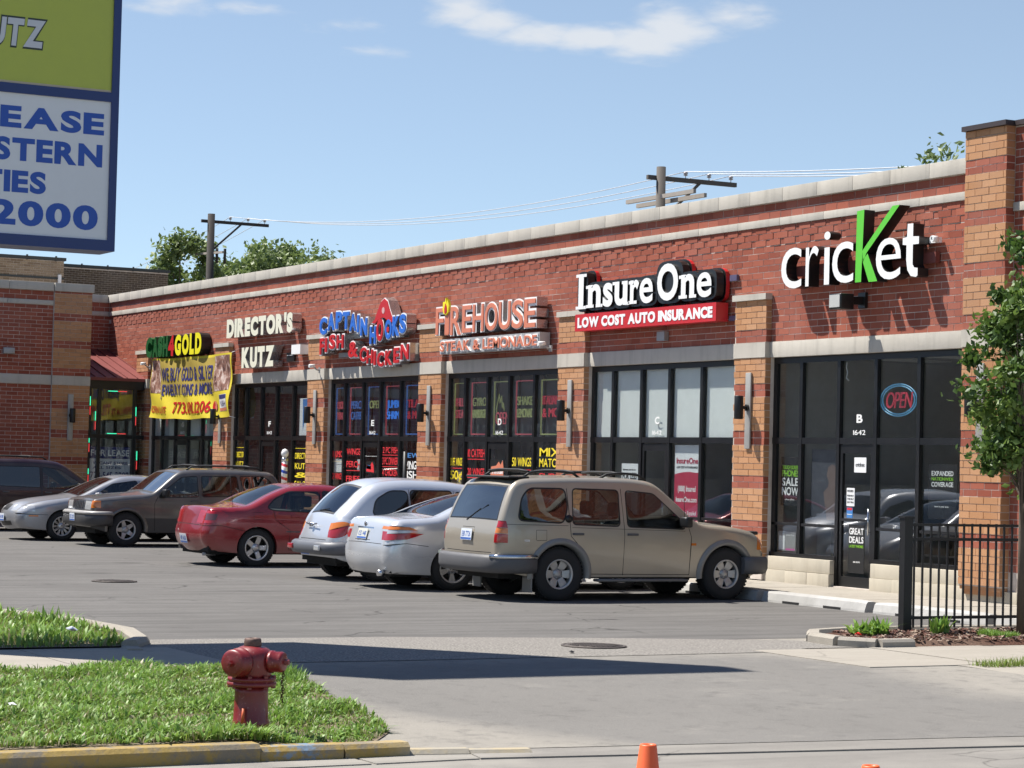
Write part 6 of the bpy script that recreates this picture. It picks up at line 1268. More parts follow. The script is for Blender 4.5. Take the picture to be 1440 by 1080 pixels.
def build_wheel(parent, x, y, side, R_, w, rimr, style, rimmat, tname='wheel'):
    o_ = -side  # outer direction sign handled by mirror
    mb = MB(); h = w / 2; prof = [(rimr, -h * 0.9), (rimr + 0.02, -h), (R_ - 0.06, -h * 1.04), (R_ - 0.02, -h * 0.9), (R_, -h * 0.7), (R_, h * 0.7), (R_ - 0.02, h * 0.9), (R_ - 0.06, h * 1.04), (rimr + 0.02, h), (rimr, h * 0.9)]
    mb.lathe(prof, axis='Y', n=40, cap=False)
    for k in range(44):   # tread blocks
        a = 2 * math.pi * k / 44
        for zz in (-0.55, 0.55): mb.bar(((R_ + 0.001) * math.cos(a), h * (zz - 0.28), (R_ + 0.001) * math.sin(a)), ((R_ + 0.001) * math.cos(a), h * (zz + 0.28), (R_ + 0.001) * math.sin(a)), 0.032, 0.010, 0, (math.cos(a), 0, math.sin(a)))
    t_ = mb.build(tname, M_tyre, parent, (x, y, R_))
    f = 1.0 * side; mb = MB(); mb.lathe([(rimr, -h * 0.9), (rimr * 0.985, -h * 0.5), (rimr * 0.93, 0), (rimr * 0.94, h * 0.6), (rimr, h * 0.82), (rimr + 0.012, h * 0.95), (rimr + 0.004, h * 0.99), (rimr - 0.015, h * 0.88)], axis='Y', n=36, cap=False)
    mb.lathe([(0.0, h * 0.58), (0.045, h * 0.58), (0.055, h * 0.50), (0.085, h * 0.42), (0.09, h * 0.2)][::-1], axis='Y', n=20)
    n, wi, wo = {'six': (6, 0.085, 0.125), 'five': (5, 0.075, 0.085), 'star': (5, 0.10, 0.06), 'ten': (11, 0.030, 0.055), 'double': (10, 0.032, 0.045)}[style]
    for k in range(n):
        a = 2 * math.pi * k / n + (0.17 if style == 'double' and k % 2 else -0.17 if style == 'double' else 0); ca, sa = math.cos(a), math.sin(a); r0, r1 = 0.07, rimr - 0.004
        def q(r, off, yy_): return (r * ca - off * sa, yy_, r * sa + off * ca)
        vs = [q(r0, -wi / 2, h * 0.50), q(r0, wi / 2, h * 0.50), q(r1 * 0.6, (wi + wo) / 4, h * 0.62), q(r1, wo / 2, h * 0.66), q(r1, -wo / 2, h * 0.66), q(r1 * 0.6, -(wi + wo) / 4, h * 0.62)]
        vb = [(a_[0] * 0.99, a_[1] - 0.035, a_[2] * 0.99) for a_ in vs]; mb.add(vs + vb, [tuple(range(6)), tuple(reversed(range(6, 12)))] + [(i, 6 + i, 6 + (i + 1) % 6, (i + 1) % 6) for i in range(6)])
    for k in range(5):
        a = 2 * math.pi * (k + 0.5) / 5; mb.lathe([(0.011, h * 0.45), (0.011, h * 0.60), (0, h * 0.62)], (0.055 * math.cos(a), 0, 0.055 * math.sin(a)), 'Y', 6)
    r_ = mb.build('rim', rimmat, t_)
    mb = MB(); mb.lathe([(rimr * 0.95, h * 0.05), (0.10, h * 0.08), (0.0, h * 0.08)], axis='Y', n=24); mb.build('brake_disc', M_under, t_)  # dark backing disc filling the gaps between the spokes
    if side < 0: t_.scale = (1, -1, 1)
    return t_
SPLIT = ('tail_light', 'indicator', 'headlight', 'reflector', 'side_marker', 'tail_lens')
def build_car(name, label, cat, loc, rz, sp):
    root = empty(name, loc, rz); root.scale = sp.get('scale', (1.05, 1.05, 1.05)); tag(root, label, cat, sp.get('group'))
    U = catmull(sp['upper']); ux_, uz_, rho, crown = U[:, 0], U[:, 1], U[:, 2], U[:, 3]
    s_ = np.concatenate([[0], np.cumsum(np.hypot(np.diff(ux_), np.diff(uz_)))]); S1 = s_[-1]; tx = np.gradient(ux_, s_); tz = np.gradient(uz_, s_); L_ = np.hypot(tx, tz); tx, tz = tx / L_, tz / L_
    nx_, nz_ = -tz, tx   # outward: upper outline runs rear -> front over the top
    HW = sp['W'] / 2; zb, tum = sp['belt'], sp['tumble']; Lr, tr, Lf, tf = sp['plan']
    X1 = ux_.max(); X0 = ux_.min(); sillz = sp['sill']
    def Yf(x, z):
        b = np.interp(x, [p[0] for p in zb], [p[1] for p in zb]); k = 0.035; up = k * np.log1p(np.exp(np.clip((z - b) / k, -40, 40)))
        y = HW - up * tum - 0.10 * np.clip(b - 0.30 - z, 0, 1) ** 1.6 - sp.get('waist', 0.015) * np.clip((z - (b - 0.25)) / 0.25, 0, 1) ** 2
        y = y - tr * np.clip((X0 + Lr - x) / Lr, 0, 1) ** 2.2 - tf * np.clip((x - (X1 - Lf)) / Lf, 0, 1) ** 2.2; return y
    ax_ = np.stack([ux_, uz_], 1)
    def near(x, z):
        P = np.stack([x, z], 1); best = np.full(len(P), 1e9); bi = np.zeros(len(P))
        for i in range(len(ax_) - 1):
            a, b = ax_[i], ax_[i + 1]; ab = b - a; t = np.clip(((P - a) @ ab) / (ab @ ab + 1e-12), 0, 1); d = np.linalg.norm(P - a - t[:, None] * ab, axis=1); m = d < best; best[m] = d[m]; bi[m] = i + t[m]
        return best, bi
    idx = np.arange(len(s_))
    def side_full(x, z):
        d, bi = near(x, z); r_ = np.interp(bi, idx, rho); t = np.clip(d / r_, 0, 1); y = Yf(x, z) - r_ * (1 - np.sqrt(np.clip(1 - (1 - t) ** 2, 0, 1))); return y, t, bi
    def side_map(v2):
        x, z = v2[:, 0], v2[:, 1]; y, t, bi = side_full(x, z); h = 1e-3; gx = (Yf(x + h, z) - Yf(x - h, z)) / (2 * h); gz = (Yf(x, z + h) - Yf(x, z - h)) / (2 * h)
        Ns = np.stack([-gx, np.ones_like(gx), -gz], 1); Ns /= np.linalg.norm(Ns, axis=1)[:, None]; No = np.stack([np.interp(bi, idx, nx_), np.zeros_like(x), np.interp(bi, idx, nz_)], 1); n = No * (1 - t)[:, None] + Ns * np.sqrt(np.clip(1 - (1 - t) ** 2, 0, 1))[:, None]
        return np.stack([x, y, z], 1), n
    # lower outline with wheel arches, front to rear
    lower = []; Rt, Ra = sp['tyre'][0], sp['arch']
    def arc(cx):
        dz = sillz - Rt; dx = math.sqrt(max(0, Ra ** 2 - dz ** 2)); a0 = math.atan2(dz, dx); a1 = math.pi - a0; return [(cx + Ra * math.cos(a), Rt + Ra * math.sin(a)) for a in np.linspace(a0, a1, 22)]
    fa, ra = sp['axles'][1], sp['axles'][0]; pts = arc(fa) + [(fa - Ra - (fa - ra - 2 * Ra) * k / 12, sillz) for k in range(1, 12)] + arc(ra); bound = [tuple(p) for p in ax_] + pts
    bl = np.array(bound)
    free = []
    for i in range(0, len(ax_)):
        for f in (0.03, 0.11, 0.25, 0.45, 0.72, 1.0): free.append((ax_[i, 0] - nx_[i] * rho[i] * f, ax_[i, 1] - nz_[i] * rho[i] * f, rho[i] * f))
    fr_ = np.array(free); d, _ = near(fr_[:, 0], fr_[:, 1]); k = inpoly(fr_[:, 0], fr_[:, 1], bl) & (d > fr_[:, 2] * 0.96); ring = fr_[k][:, :2]
    gx, gz = np.meshgrid(np.arange(X0, X1, 0.085), np.arange(sillz, uz_.max(), 0.07)); g = np.stack([gx.ravel(), gz.ravel()], 1); g[:, 0] += 0.04 * ((np.round(g[:, 1] / 0.07).astype(int)) % 2); d, bi = near(g[:, 0], g[:, 1]); k = inpoly(g[:, 0], g[:, 1], bl) & (d > np.interp(bi, idx, rho) * 1.05); g = g[k]
    # keep free points away from the lower boundary
    lp = np.array(pts); far_ = lambda Q: np.min(np.hypot(Q[:, None, 0] - lp[None, :, 0], Q[:, None, 1] - lp[None, :, 1]), axis=1) > 0.03
    free2 = np.concatenate([ring[far_(ring)], g[far_(g)]])
    regs = []
    for nm, P in sp['side']: regs.append((nm, P))
    out = cdt_panel(bound, free2.tolist(), regs, side_map)
    # strip over the top
    y0 = Yf(ux_, uz_) - rho
    def strip_map(v2):
        s, y = v2[:, 0], v2[:, 1]; yy_ = np.interp(s, s_, y0); q = np.clip(y / yy_, -1, 1); cr = np.interp(s, s_, crown); px_, pz = np.interp(s, s_, ux_), np.interp(s, s_, uz_); n_x, n_z = np.interp(s, s_, nx_), np.interp(s, s_, nz_); L = np.hypot(n_x, n_z); n_x, n_z = n_x / L, n_z / L
        b = cr * (1 - q * q) ** 1.5; ny = cr * 3 * q * np.sqrt(1 - q * q) / yy_; return np.stack([px_ + n_x * b, y, pz + n_z * b], 1), np.stack([n_x, ny, n_z], 1)
    def sr(z): m = s_ < S1 * 0.4; return float(np.interp(z, uz_[m], s_[m]))
    def sf(z): m = s_ > S1 * 0.6; return float(np.interp(-z, -uz_[m], s_[m]))
    def st(x): i0 = np.argmin(ux_); i1 = np.argmax(ux_); return float(np.interp(x, ux_[i0:i1 + 1], s_[i0:i1 + 1]))
    key = {'r': sr, 'f': sf, 't': st}
    regs = []
    for nm, P in sp['strip']:
        Q = []
        for (kk, v, y) in P:
            s = key[kk](v); lim = float(np.interp(s, s_, y0)); Q.append((s, max(-1, min(1, y)) * lim if abs(y) <= 1 else math.copysign(lim, y)))
        # densify edges
        D = []
        for i in range(len(Q)):
            a, b = np.array(Q[i]), np.array(Q[(i + 1) % len(Q)]); n = max(1, int(np.linalg.norm(b - a) / 0.12)); D += [tuple(a + (b - a) * j / n) for j in range(n)]
        regs.append((nm, D))
    bnd = [(s_[i], y0[i]) for i in range(len(s_))]; bnd = [(s_[i], -y0[i]) for i in range(len(s_))] + bnd[::-1]
    fs = []
    for s in np.arange(0.04, S1, 0.06):
        lim = float(np.interp(s, s_, y0))
        for q in np.linspace(-0.93, 0.93, 15): fs.append((s, q * lim))
    sout = cdt_panel(bnd, fs, regs, strip_map)
    mats = dict(body=sp['paint'], window=M_carglass, dark_window=M_darkglass, windshield=M_carglass, rear_window=sp.get('rearglass', M_carglass), window_seal=M_seal, panel_gap=M_seam, tail_light=M_tail, headlight=M_clear, indicator=M_amber, grille=M_seal, lower_trim=M_plast, chrome_strip=M_chrome, plate_recess=M_seam, reflector=M_clear, side_marker=M_amber, trim_strip=M_plast, tail_lens=M_clear)
    mats.update(sp.get('mats', {}))
    body = []
    for nm, ch in out.items():
        for sg in (1, -1):
            cc = [(v * np.array([1, sg, 1]), n * np.array([1, sg, 1]), (t_[:, ::-1] if sg > 0 else t_)) for v, n, t_ in ch]
            if nm == 'body': body += cc
            elif nm in ('window', 'dark_window'):
                for c_ in cc: nmesh('window', [c_], mats[nm], root)
            elif nm in SPLIT:
                for c_ in cc: nmesh(nm, [c_], mats[nm], root)
            else: nmesh(nm, cc, mats[nm], root)
    for nm, ch in sout.items():
        cc = [(v, n, t_) for v, n, t_ in ch]
        if nm == 'body': body += cc
        elif nm in SPLIT:
            for c_ in cc: nmesh(nm, [c_], mats[nm], root)
        else: nmesh(nm, cc, mats[nm], root)
    bo = nmesh('body', body, mats['body'], root)
    # lips: arches and sills turned inward; side sill
    P = [tuple(ax_[-1])] + pts + [tuple(ax_[0])]; v2 = np.array(P); yb, _, _ = side_full(v2[:, 0], v2[:, 1]); mb = MB()
    for sg in (1, -1):
        b = len(mb.v)
        for (x, z), y in zip(P, yb): mb.v.append((x, sg * y, z)); mb.v.append((x, sg * (y - 0.07), z)); mb.v.append((x, sg * (y - 0.30), z))
        for i in range(len(P) - 1):
            for j in (0, 1): a = b + i * 3 + j; mb.f.append((a, a + 1, a + 4, a + 3)); mb.m.append(1 if j else 0); mb.sm.append(True)
    mb.build('arch_lining', [sp.get('lipmat', mats['body']), M_under], root)
    mb = MB(); mb.box(X0 + 0.15, X1 - 0.15, -HW + 0.27, HW - 0.27, sillz - 0.03, sillz + 0.10); mb.box(ra + Ra + 0.02, fa - Ra - 0.02, -HW + 0.10, HW - 0.10, sillz - 0.01, sillz + 0.09); mb.box(X0 + 0.10, ra + Ra, -HW + 0.27, HW - 0.27, sillz + 0.10, 0.66); mb.box(fa - Ra, X1 - 0.12, -HW + 0.27, HW - 0.27, sillz + 0.1, 0.70); mb.box(X0 + 0.10, ra - Ra - 0.02, -HW + 0.2, HW - 0.2, sillz + 0.02, 0.45); mb.tube([(ra, -HW + 0.15, Rt), (ra, HW - 0.15, Rt)], 0.05, 8); mb.tube([(fa, -HW + 0.15, Rt), (fa, HW - 0.15, Rt)], 0.04, 8); mb.build('underbody', M_under, root)
    # wheels
    tw = sp['tyre'][1]; 
    for x in (ra, fa):
        for sd in (1, -1): build_wheel(root, x, sd * (HW - tw / 2 - 0.03 + sp.get('track', 0.0)), sd, Rt, tw, sp['rim'][0], sp['rim'][1], sp['rim'][2])
    # cabin
    bz = float(np.mean([p[1] for p in zb])); cab0, cab1 = sp['cabin']
    for xs_ in (cab0 + (cab1 - cab0) * 0.62,):
        for sd in (-1, 1):
            mb = MB(); mb.bbox(xs_ - 0.05, xs_ + 0.45, sd * 0.38 - 0.24, sd * 0.38 + 0.24, 0.38, 0.62, 0.05); mb.bbox(xs_ - 0.18, xs_ - 0.02, sd * 0.38 - 0.23, sd * 0.38 + 0.23, 0.5, bz + 0.08, 0.05); mb.bbox(xs_ - 0.20, xs_ - 0.08, sd * 0.38 - 0.12, sd * 0.38 + 0.12, bz + 0.12, bz + 0.32, 0.04); mb.build('seat', M_seat, root)
    mb = MB(); xb = cab0 + (cab1 - cab0) * 0.27; mb.bbox(xb, xb + 0.5, -0.62, 0.62, 0.38, 0.62, 0.05); mb.bbox(xb - 0.14, xb + 0.02, -0.62, 0.62, 0.5, bz + 0.10, 0.05); mb.build('rear_seat', M_seat, root)
    mb = MB(); mb.bbox(cab1 - 0.35, cab1 + 0.1, -HW + 0.22, HW - 0.22, 0.62, bz - 0.06, 0.05); mb.build('dashboard', M_seat, root)
    mb = MB(); c0 = Vector((cab1 - 0.50, 0.38, bz - 0.03)); mb.tube([c0 + Vector((0.07 * math.sin(a), 0.18 * math.cos(a), 0.17 * math.sin(a))) for a in np.linspace(0, 6.283, 21)], 0.016, 6, cap=False); mb.bar(c0, c0 + Vector((0.2, 0, -0.1)), 0.05); mb.bar(c0 + Vector((0, -0.17, 0)), c0 + Vector((0, 0.17, 0)), 0.03); mb.build('steering_wheel', M_seal, root)
    yat = lambda x, z: float(side_full(np.array([x]), np.array([z]))[0][0])
    for (x, z) in sp.get('handles', []):
        for sd in (1, -1): mb = MB(); y = yat(x, z); mb.bbox(x - 0.085, x + 0.085, sd * (y - 0.004) if sd > 0 else -(y + 0.022), (y + 0.022) if sd > 0 else -(y - 0.004), z - 0.016, z + 0.016, 0.006); mb.build('door_handle', sp.get('handlemat', M_plast), root)
    if 'mirror' in sp:
        x, z = sp['mirror']
        for sd in (1, -1): y = yat(x, z); mb = MB(); mb.bbox(x - 0.05, x + 0.07, sd * (y + 0.03) if sd > 0 else -(y + 0.21), (y + 0.21) if sd > 0 else -(y + 0.03), z - 0.02, z + 0.13, 0.03); mb.bar((x + 0.04, sd * (y - 0.02), z), (x + 0.02, sd * (y + 0.08), z + 0.02), 0.05, 0.05); mb.build('side_mirror', sp.get('mirrormat', M_seal), root)
    if 'plate' in sp:
        end, z, text, pm = sp['plate']
        s = sr(z) if end == 'r' else sf(z); p, n = strip_map(np.array([[s, 0.0]])); p, n = p[0], n[0] / np.linalg.norm(n[0]); yv = np.array([0, -1.0, 0]) if end == 'r' else np.array([0, 1.0, 0]); upv = np.cross(n, yv) * 1.0; upv = upv if upv[2] > 0 else -upv; off = sp.get('plate_off', 0.02)
        fr_p = lambda Q: p[None] + n[None] * (off - Q[:, 1:2]) + yv[None] * Q[:, 0:1] + upv[None] * Q[:, 2:3]
        def pb(u0, u1, w0, w1, d0, d1, m, nm='licence_plate', par=root): mb = MB(); mb.box(u0, u1, -d1, -d0, w0, w1); mb.v = [tuple(q) for q in fr_p(np.array(mb.v))]; return mb.build(nm, m, par)
        pl = pb(-0.155, 0.155, -0.08, 0.08, 0.0, 0.006, pm); pb(-0.15, 0.15, -0.075, -0.045, 0.0062, 0.007, M_plblue, 'plate_band', pl)
        text_one('plate_lettering', text, -0.125, 0.125, -0.03, 0.045, -0.0062, -0.0075, [M_plblue, M_plblue], pl, bold=0.01, track=0.06, frame=fr_p)
    return root, dict(side=side_full, Y=Yf, sr=sr, sf=sf, st=st, strip=strip_map, yat=yat, HW=HW, X0=X0, X1=X1)
def bumper(root, path, prof, mat, name='bumper'):
    """path in plan (x, y); prof closed (outward, z)"""
    P = [Vector((x, y, 0)) for x, y in path]; mb = MB(); m = len(prof)
    for i, p in enumerate(P):
        d = (P[min(i + 1, len(P) - 1)] - P[max(i - 1, 0)]).normalized(); n = Vector((-d.y, d.x, 0))
        for (o_, z) in prof: mb.v.append(tuple(p + n * o_ + Vector((0, 0, z))))
    for i in range(len(P) - 1):
        for j in range(m): mb.f.append((i * m + j, (i + 1) * m + j, (i + 1) * m + (j + 1) % m, i * m + (j + 1) % m)); mb.m.append(0); mb.sm.append(True)
    mb.f += [tuple(range(m)), tuple((len(P) - 1) * m + j for j in range(m))]; mb.m += [0, 0]; mb.sm += [False, False]
    bm = bmesh.new(); me = mb.mesh(); bm.from_mesh(me); bmesh.ops.recalc_face_normals(bm, faces=bm.faces); bm.to_mesh(me); bm.free(); return link(name, me, mat, root)
def flare(root, info, cx, R_, r0, r1, out_, mat, a0=-12, a1=192, name='fender_flare'):
    for sd in (1, -1):
        mb = MB(); A = [R(a) for a in np.linspace(a0, a1, 30)]
        for a in A:
            for (rr, o_) in ((r0 - 0.015, -0.10), (r0, out_ * 0.9), ((r0 + r1) / 2, out_), (r1, 0.006)):
                x, z = cx + rr * math.cos(a), R_ + rr * math.sin(a); y = float(info['Y'](np.array([x]), np.array([max(z, 0.3)]))[0]); mb.v.append((x, sd * (y + o_), z))
        for i in range(len(A) - 1):
            for j in range(3): q = (i * 4 + j, i * 4 + j + 1, (i + 1) * 4 + j + 1, (i + 1) * 4 + j); mb.f.append(q if sd < 0 else q[::-1]); mb.m.append(0); mb.sm.append(True)
        mb.build(name, mat, root)
def rack(root, x0, x1, y, z, zc, mat, cross=(0.2, 0.8), arch=0.05):
    for sd in (1, -1): mb = MB(); mb.tube([(x0, sd * y, zc)] + [(x0 + 0.12 + (x1 - x0 - 0.24) * k / 8, sd * y, z + arch * 0.4 * math.sin(math.pi * k / 8)) for k in range(9)] + [(x1, sd * y, zc)], 0.018, 8); mb.build('roof_rail', mat, root)
    for c in cross: x = x0 + (x1 - x0) * c; mb = MB(); mb.tube([(x, -y, z + 0.01), (x, -y * 0.5, z + 0.03), (x, y * 0.5, z + 0.03), (x, y, z + 0.01)], 0.016, 8); mb.build('cross_bar', mat, root)
# ---------------------------------------------------------------- tan off-road wagon, rightmost
P_tan = paint('paint_tan_beige', (0.40, 0.355, 0.285), 0.42, 0.33, 0.7, dust=0.05)
W1 = rpoly([(0.36, 1.12), (1.04, 1.09), (1.12, 1.30), (1.10, 1.545), (0.56, 1.545), (0.44, 1.42)], 0.07); W2 = rpoly([(1.20, 1.07), (1.93, 1.05), (1.95, 1.54), (1.24, 1.55)], 0.05); W3 = rpoly([(2.07, 1.045), (3.00, 1.02), (2.93, 1.14), (2.52, 1.50), (2.08, 1.535)], 0.05)
sp = dict(upper=[(0.10, 0.42, .09, .02), (0.055, 0.62, .08, .025), (0.05, 0.90, .07, .03), (0.10, 1.08, .07, .03), (0.20, 1.36, .07, .03), (0.33, 1.60, .07, .025), (0.44, 1.665, .08, .02), (0.9, 1.70, .075, .025), (1.6, 1.715, .075, .025), (2.3, 1.70, .075, .025), (2.56, 1.655, .09, .03), (2.86, 1.42, .06, .04), (3.20, 1.12, .05, .04), (3.30, 1.085, .06, .05), (3.8, 1.05, .10, .04), (4.22, 0.97, .12, .05), (4.38, 0.86, .12, .08), (4.43, 0.68, .12, .10), (4.42, 0.42, .12, .10)],
    W=1.72, belt=[(0, 1.10), (3.2, 1.05), (4.4, 1.0)], tumble=0.24, plan=(0.5, 0.07, 1.0, 0.12), sill=0.33, axles=(1.00, 3.70), tyre=(0.372, 0.25), arch=0.425, rim=(0.20, 'six', M_steelrim), paint=P_tan, track=0.02, rearglass=glass_mat('hazy_rear_glass', (0.25, 0.32, 0.32), 1.8, 0.05, 0.12),
    side=[('dark_window', W1), ('window', W2), ('window', W3), ('window_seal', grow(W1, 0.022)), ('window_seal', grow(W2, 0.018)), ('window_seal', grow(W3, 0.018)), ('tail_light', rpoly([(0.02, 0.80), (0.20, 0.80), (0.20, 0.92), (0.02, 0.93)], 0.01)), ('indicator', rpoly([(0.02, 0.935), (0.20, 0.925), (0.20, 1.0), (0.02, 1.01)], 0.01)),
          ('tail_light', rpoly([(0.02, 1.015), (0.20, 1.005), (0.18, 1.10), (0.02, 1.11)], 0.01)), ('panel_gap', seam([(1.14, 1.56), (1.15, 1.05), (1.16, 0.90), (1.26, 0.80), (1.42, 0.58), (1.46, 0.36)])), ('panel_gap', seam([(2.0, 1.57), (2.01, 0.9), (2.0, 0.36)])), ('panel_gap', seam([(3.06, 1.03), (3.10, 0.9), (3.08, 0.36)])),
          ('panel_gap', seam([(1.46, 0.375), (3.08, 0.365)])), ('side_marker', rpoly([(3.10, 0.78), (3.18, 0.78), (3.18, 0.815), (3.10, 0.815)], 0.005)), ('reflector', rpoly([(0.44, 0.82), (0.52, 0.82), (0.52, 0.85), (0.44, 0.85)], 0.005)), ('indicator', rpoly([(4.25, 0.72), (4.5, 0.72), (4.5, 0.90), (4.28, 0.91)], 0.02)),
          ('trim_strip', seam([(0.2, 0.60), (0.56, 0.60)], 0.02)), ('panel_gap', seam([(0.62, 0.84), (0.62, 0.98), (0.78, 0.98), (0.78, 0.84), (0.625, 0.835)], 0.007)), ('panel_gap', seam([(0.18, 1.055), (1.12, 1.045)], 0.006)), ('panel_gap', seam([(1.18, 1.02), (3.0, 0.985)], 0.005))],
    strip=[('rear_window', [('r', 1.12, -0.93), ('r', 1.12, 0.93), ('r', 1.56, 0.90), ('r', 1.56, -0.90)]), ('window_seal', [('r', 1.10, -0.965), ('r', 1.10, 0.965), ('r', 1.585, 0.94), ('r', 1.585, -0.94)]), ('windshield', [('t', 3.14, -0.95), ('t', 3.14, 0.95), ('t', 2.62, 0.93), ('t', 2.62, -0.93)]), ('window_seal', [('t', 3.17, -0.98), ('t', 3.17, 0.98), ('t', 2.59, 0.96), ('t', 2.59, -0.96)]),
           ('panel_gap', [('r', 0.655, -0.9), ('r', 0.655, 0.9), ('r', 0.665, 0.9), ('r', 0.665, -0.9)]), ('plate_recess', [('r', 0.80, -0.24), ('r', 0.80, -0.235), ('r', 0.98, -0.235), ('r', 0.98, -0.24)]), ('plate_recess', [('r', 0.80, 0.24), ('r', 0.80, 0.235), ('r', 0.98, 0.235), ('r', 0.98, 0.24)]), ('plate_recess', [('r', 0.982, 0.24), ('r', 0.982, -0.24), ('r', 0.99, -0.24), ('r', 0.99, 0.24)]),
           ('panel_gap', [('t', 3.30, -0.95), ('t', 3.30, 0.95), ('t', 3.31, 0.95), ('t', 3.31, -0.95)]), ('grille', [('f', 0.72, -0.45), ('f', 0.72, 0.45), ('f', 0.86, 0.45), ('f', 0.86, -0.45)]), ('headlight', [('f', 0.72, 0.5), ('f', 0.72, 0.95), ('f', 0.88, 0.95), ('f', 0.88, 0.5)]), ('headlight', [('f', 0.72, -0.5), ('f', 0.72, -0.95), ('f', 0.88, -0.95), ('f', 0.88, -0.5)])],
    cabin=(0.9, 3.1), handles=[(1.27, 0.93), (2.14, 0.93)], mirror=(2.93, 1.06), plate=('r', 0.885, 'E81 7726', M_plate), plate_off=0.012)
car, inf = build_car('off_road_wagon', 'dusty tan off-road wagon with roof rack and grey wheel arch flares, rightmost parked vehicle', 'car', (-1.50, -5.41 - 1.02, 0), R(90), dict(sp, scale=(1.03, 1.05, 1.01)))
hw = inf['HW']; pf = [(0.0, 0.38), (0.05, 0.40), (0.075, 0.46), (0.075, 0.58), (0.05, 0.625), (-0.04, 0.63), (-0.06, 0.40)]
rp = [(0.60, hw - 0.0), (0.40, hw + 0.005), (0.22, hw - 0.01), (0.10, hw - 0.06), (0.03, hw - 0.16), (0.0, hw - 0.32), (-0.03, 0.3), (-0.035, 0), (-0.03, -0.3), (0.0, -hw + 0.32), (0.03, -hw + 0.16), (0.10, -hw + 0.06), (0.22, -hw + 0.01), (0.40, -hw - 0.005), (0.60, -hw)]
bumper(car, rp[::-1], pf, M_plast)
bumper(car, [(a + 0.0, b) for a, b in rp[::-1]][0:5], [(0.078, 0.585), (0.084, 0.60), (0.082, 0.63), (0.055, 0.645), (0.04, 0.64), (0.05, 0.59)], M_chrome, 'chrome_strip'); bumper(car, rp[::-1][10:], [(0.078, 0.585), (0.084, 0.60), (0.082, 0.63), (0.055, 0.645), (0.04, 0.64), (0.05, 0.59)], M_chrome, 'chrome_strip')
fp = [(3.95, -hw), (4.2, -hw + 0.01), (4.36, -hw + 0.08), (4.46, -hw + 0.22), (4.52, -0.4), (4.54, 0), (4.52, 0.4), (4.46, hw - 0.22), (4.36, hw - 0.08), (4.2, hw - 0.01), (3.95, hw)]
bumper(car, fp, [(-p[0] - 0.0, p[1] - 0.01) for p in pf][::-1], M_plast)
M_flare = plain('flare_grey', (0.22, 0.22, 0.215), 0.45, 0.2)
flare(car, inf, 1.00, 0.372, 0.42, 0.50, 0.035, M_flare, -8, 188); flare(car, inf, 3.70, 0.372, 0.42, 0.50, 0.035, M_flare, 0, 188)
rack(car, 0.55, 1.45, 0.56, 1.775, 1.70, M_dark, (0.1, 0.9)); rack(car, 1.75, 2.5, 0.56, 1.765, 1.70, M_dark, (0.5,))
mb = MB(); mb.bbox(0.30, 0.62, -0.62, 0.62, 1.685, 1.715, 0.012); mb.build('roof_spoiler', M_dark, car)
mb = MB(); mb.bbox(1.55, 3.0, -hw - 0.10, -hw + 0.06, 0.27, 0.31, 0.015); mb.bbox(1.55, 3.0, hw - 0.06, hw + 0.10, 0.27, 0.31, 0.015); mb.build('side_step', plain('step_grey', (0.16, 0.16, 0.16), 0.5, 0.4), car)
mb = MB(); mb.bar((0.10, 0.12, 1.06), (0.075, 0.12, 1.10), 0.02); mb.bar((0.07, 0.12, 1.09), (0.125, -0.18, 1.25), 0.014); mb.bar((0.105, -0.02, 1.15), (0.155, -0.34, 1.31), 0.018, 0.006); mb.build('rear_wiper', M_seal, car)
for sd in (1, -1): mb = MB(); mb.box(0.56, 0.58, sd * (hw - 0.02), sd * (hw - 0.26), 0.12, 0.38); mb.build('mud_flap', M_flare, car)
mb = MB(); yq = inf['yat'](1.13, 1.13); mb.lathe([(0.055, 0), (0.055, 0.012), (0, 0.014)], (1.13, 0, 1.14), 'Y', 16); mb.v = [(x, -y - yq + 0.0, z) for x, y, z in mb.v]; mb.build('hidden_handle', M_seal, car)
mb = MB(); mb.tube([(3.0, -hw + 0.03, 1.05), (2.96, -hw + 0.0, 1.5)], 0.004, 5); mb.build('aerial', M_seal, car)
mb = MB(); mb.bbox(4.25, 4.40, -0.6, 0.6, 0.93, 0.985, 0.02); mb.build('bonnet_guard', M_dark, car)
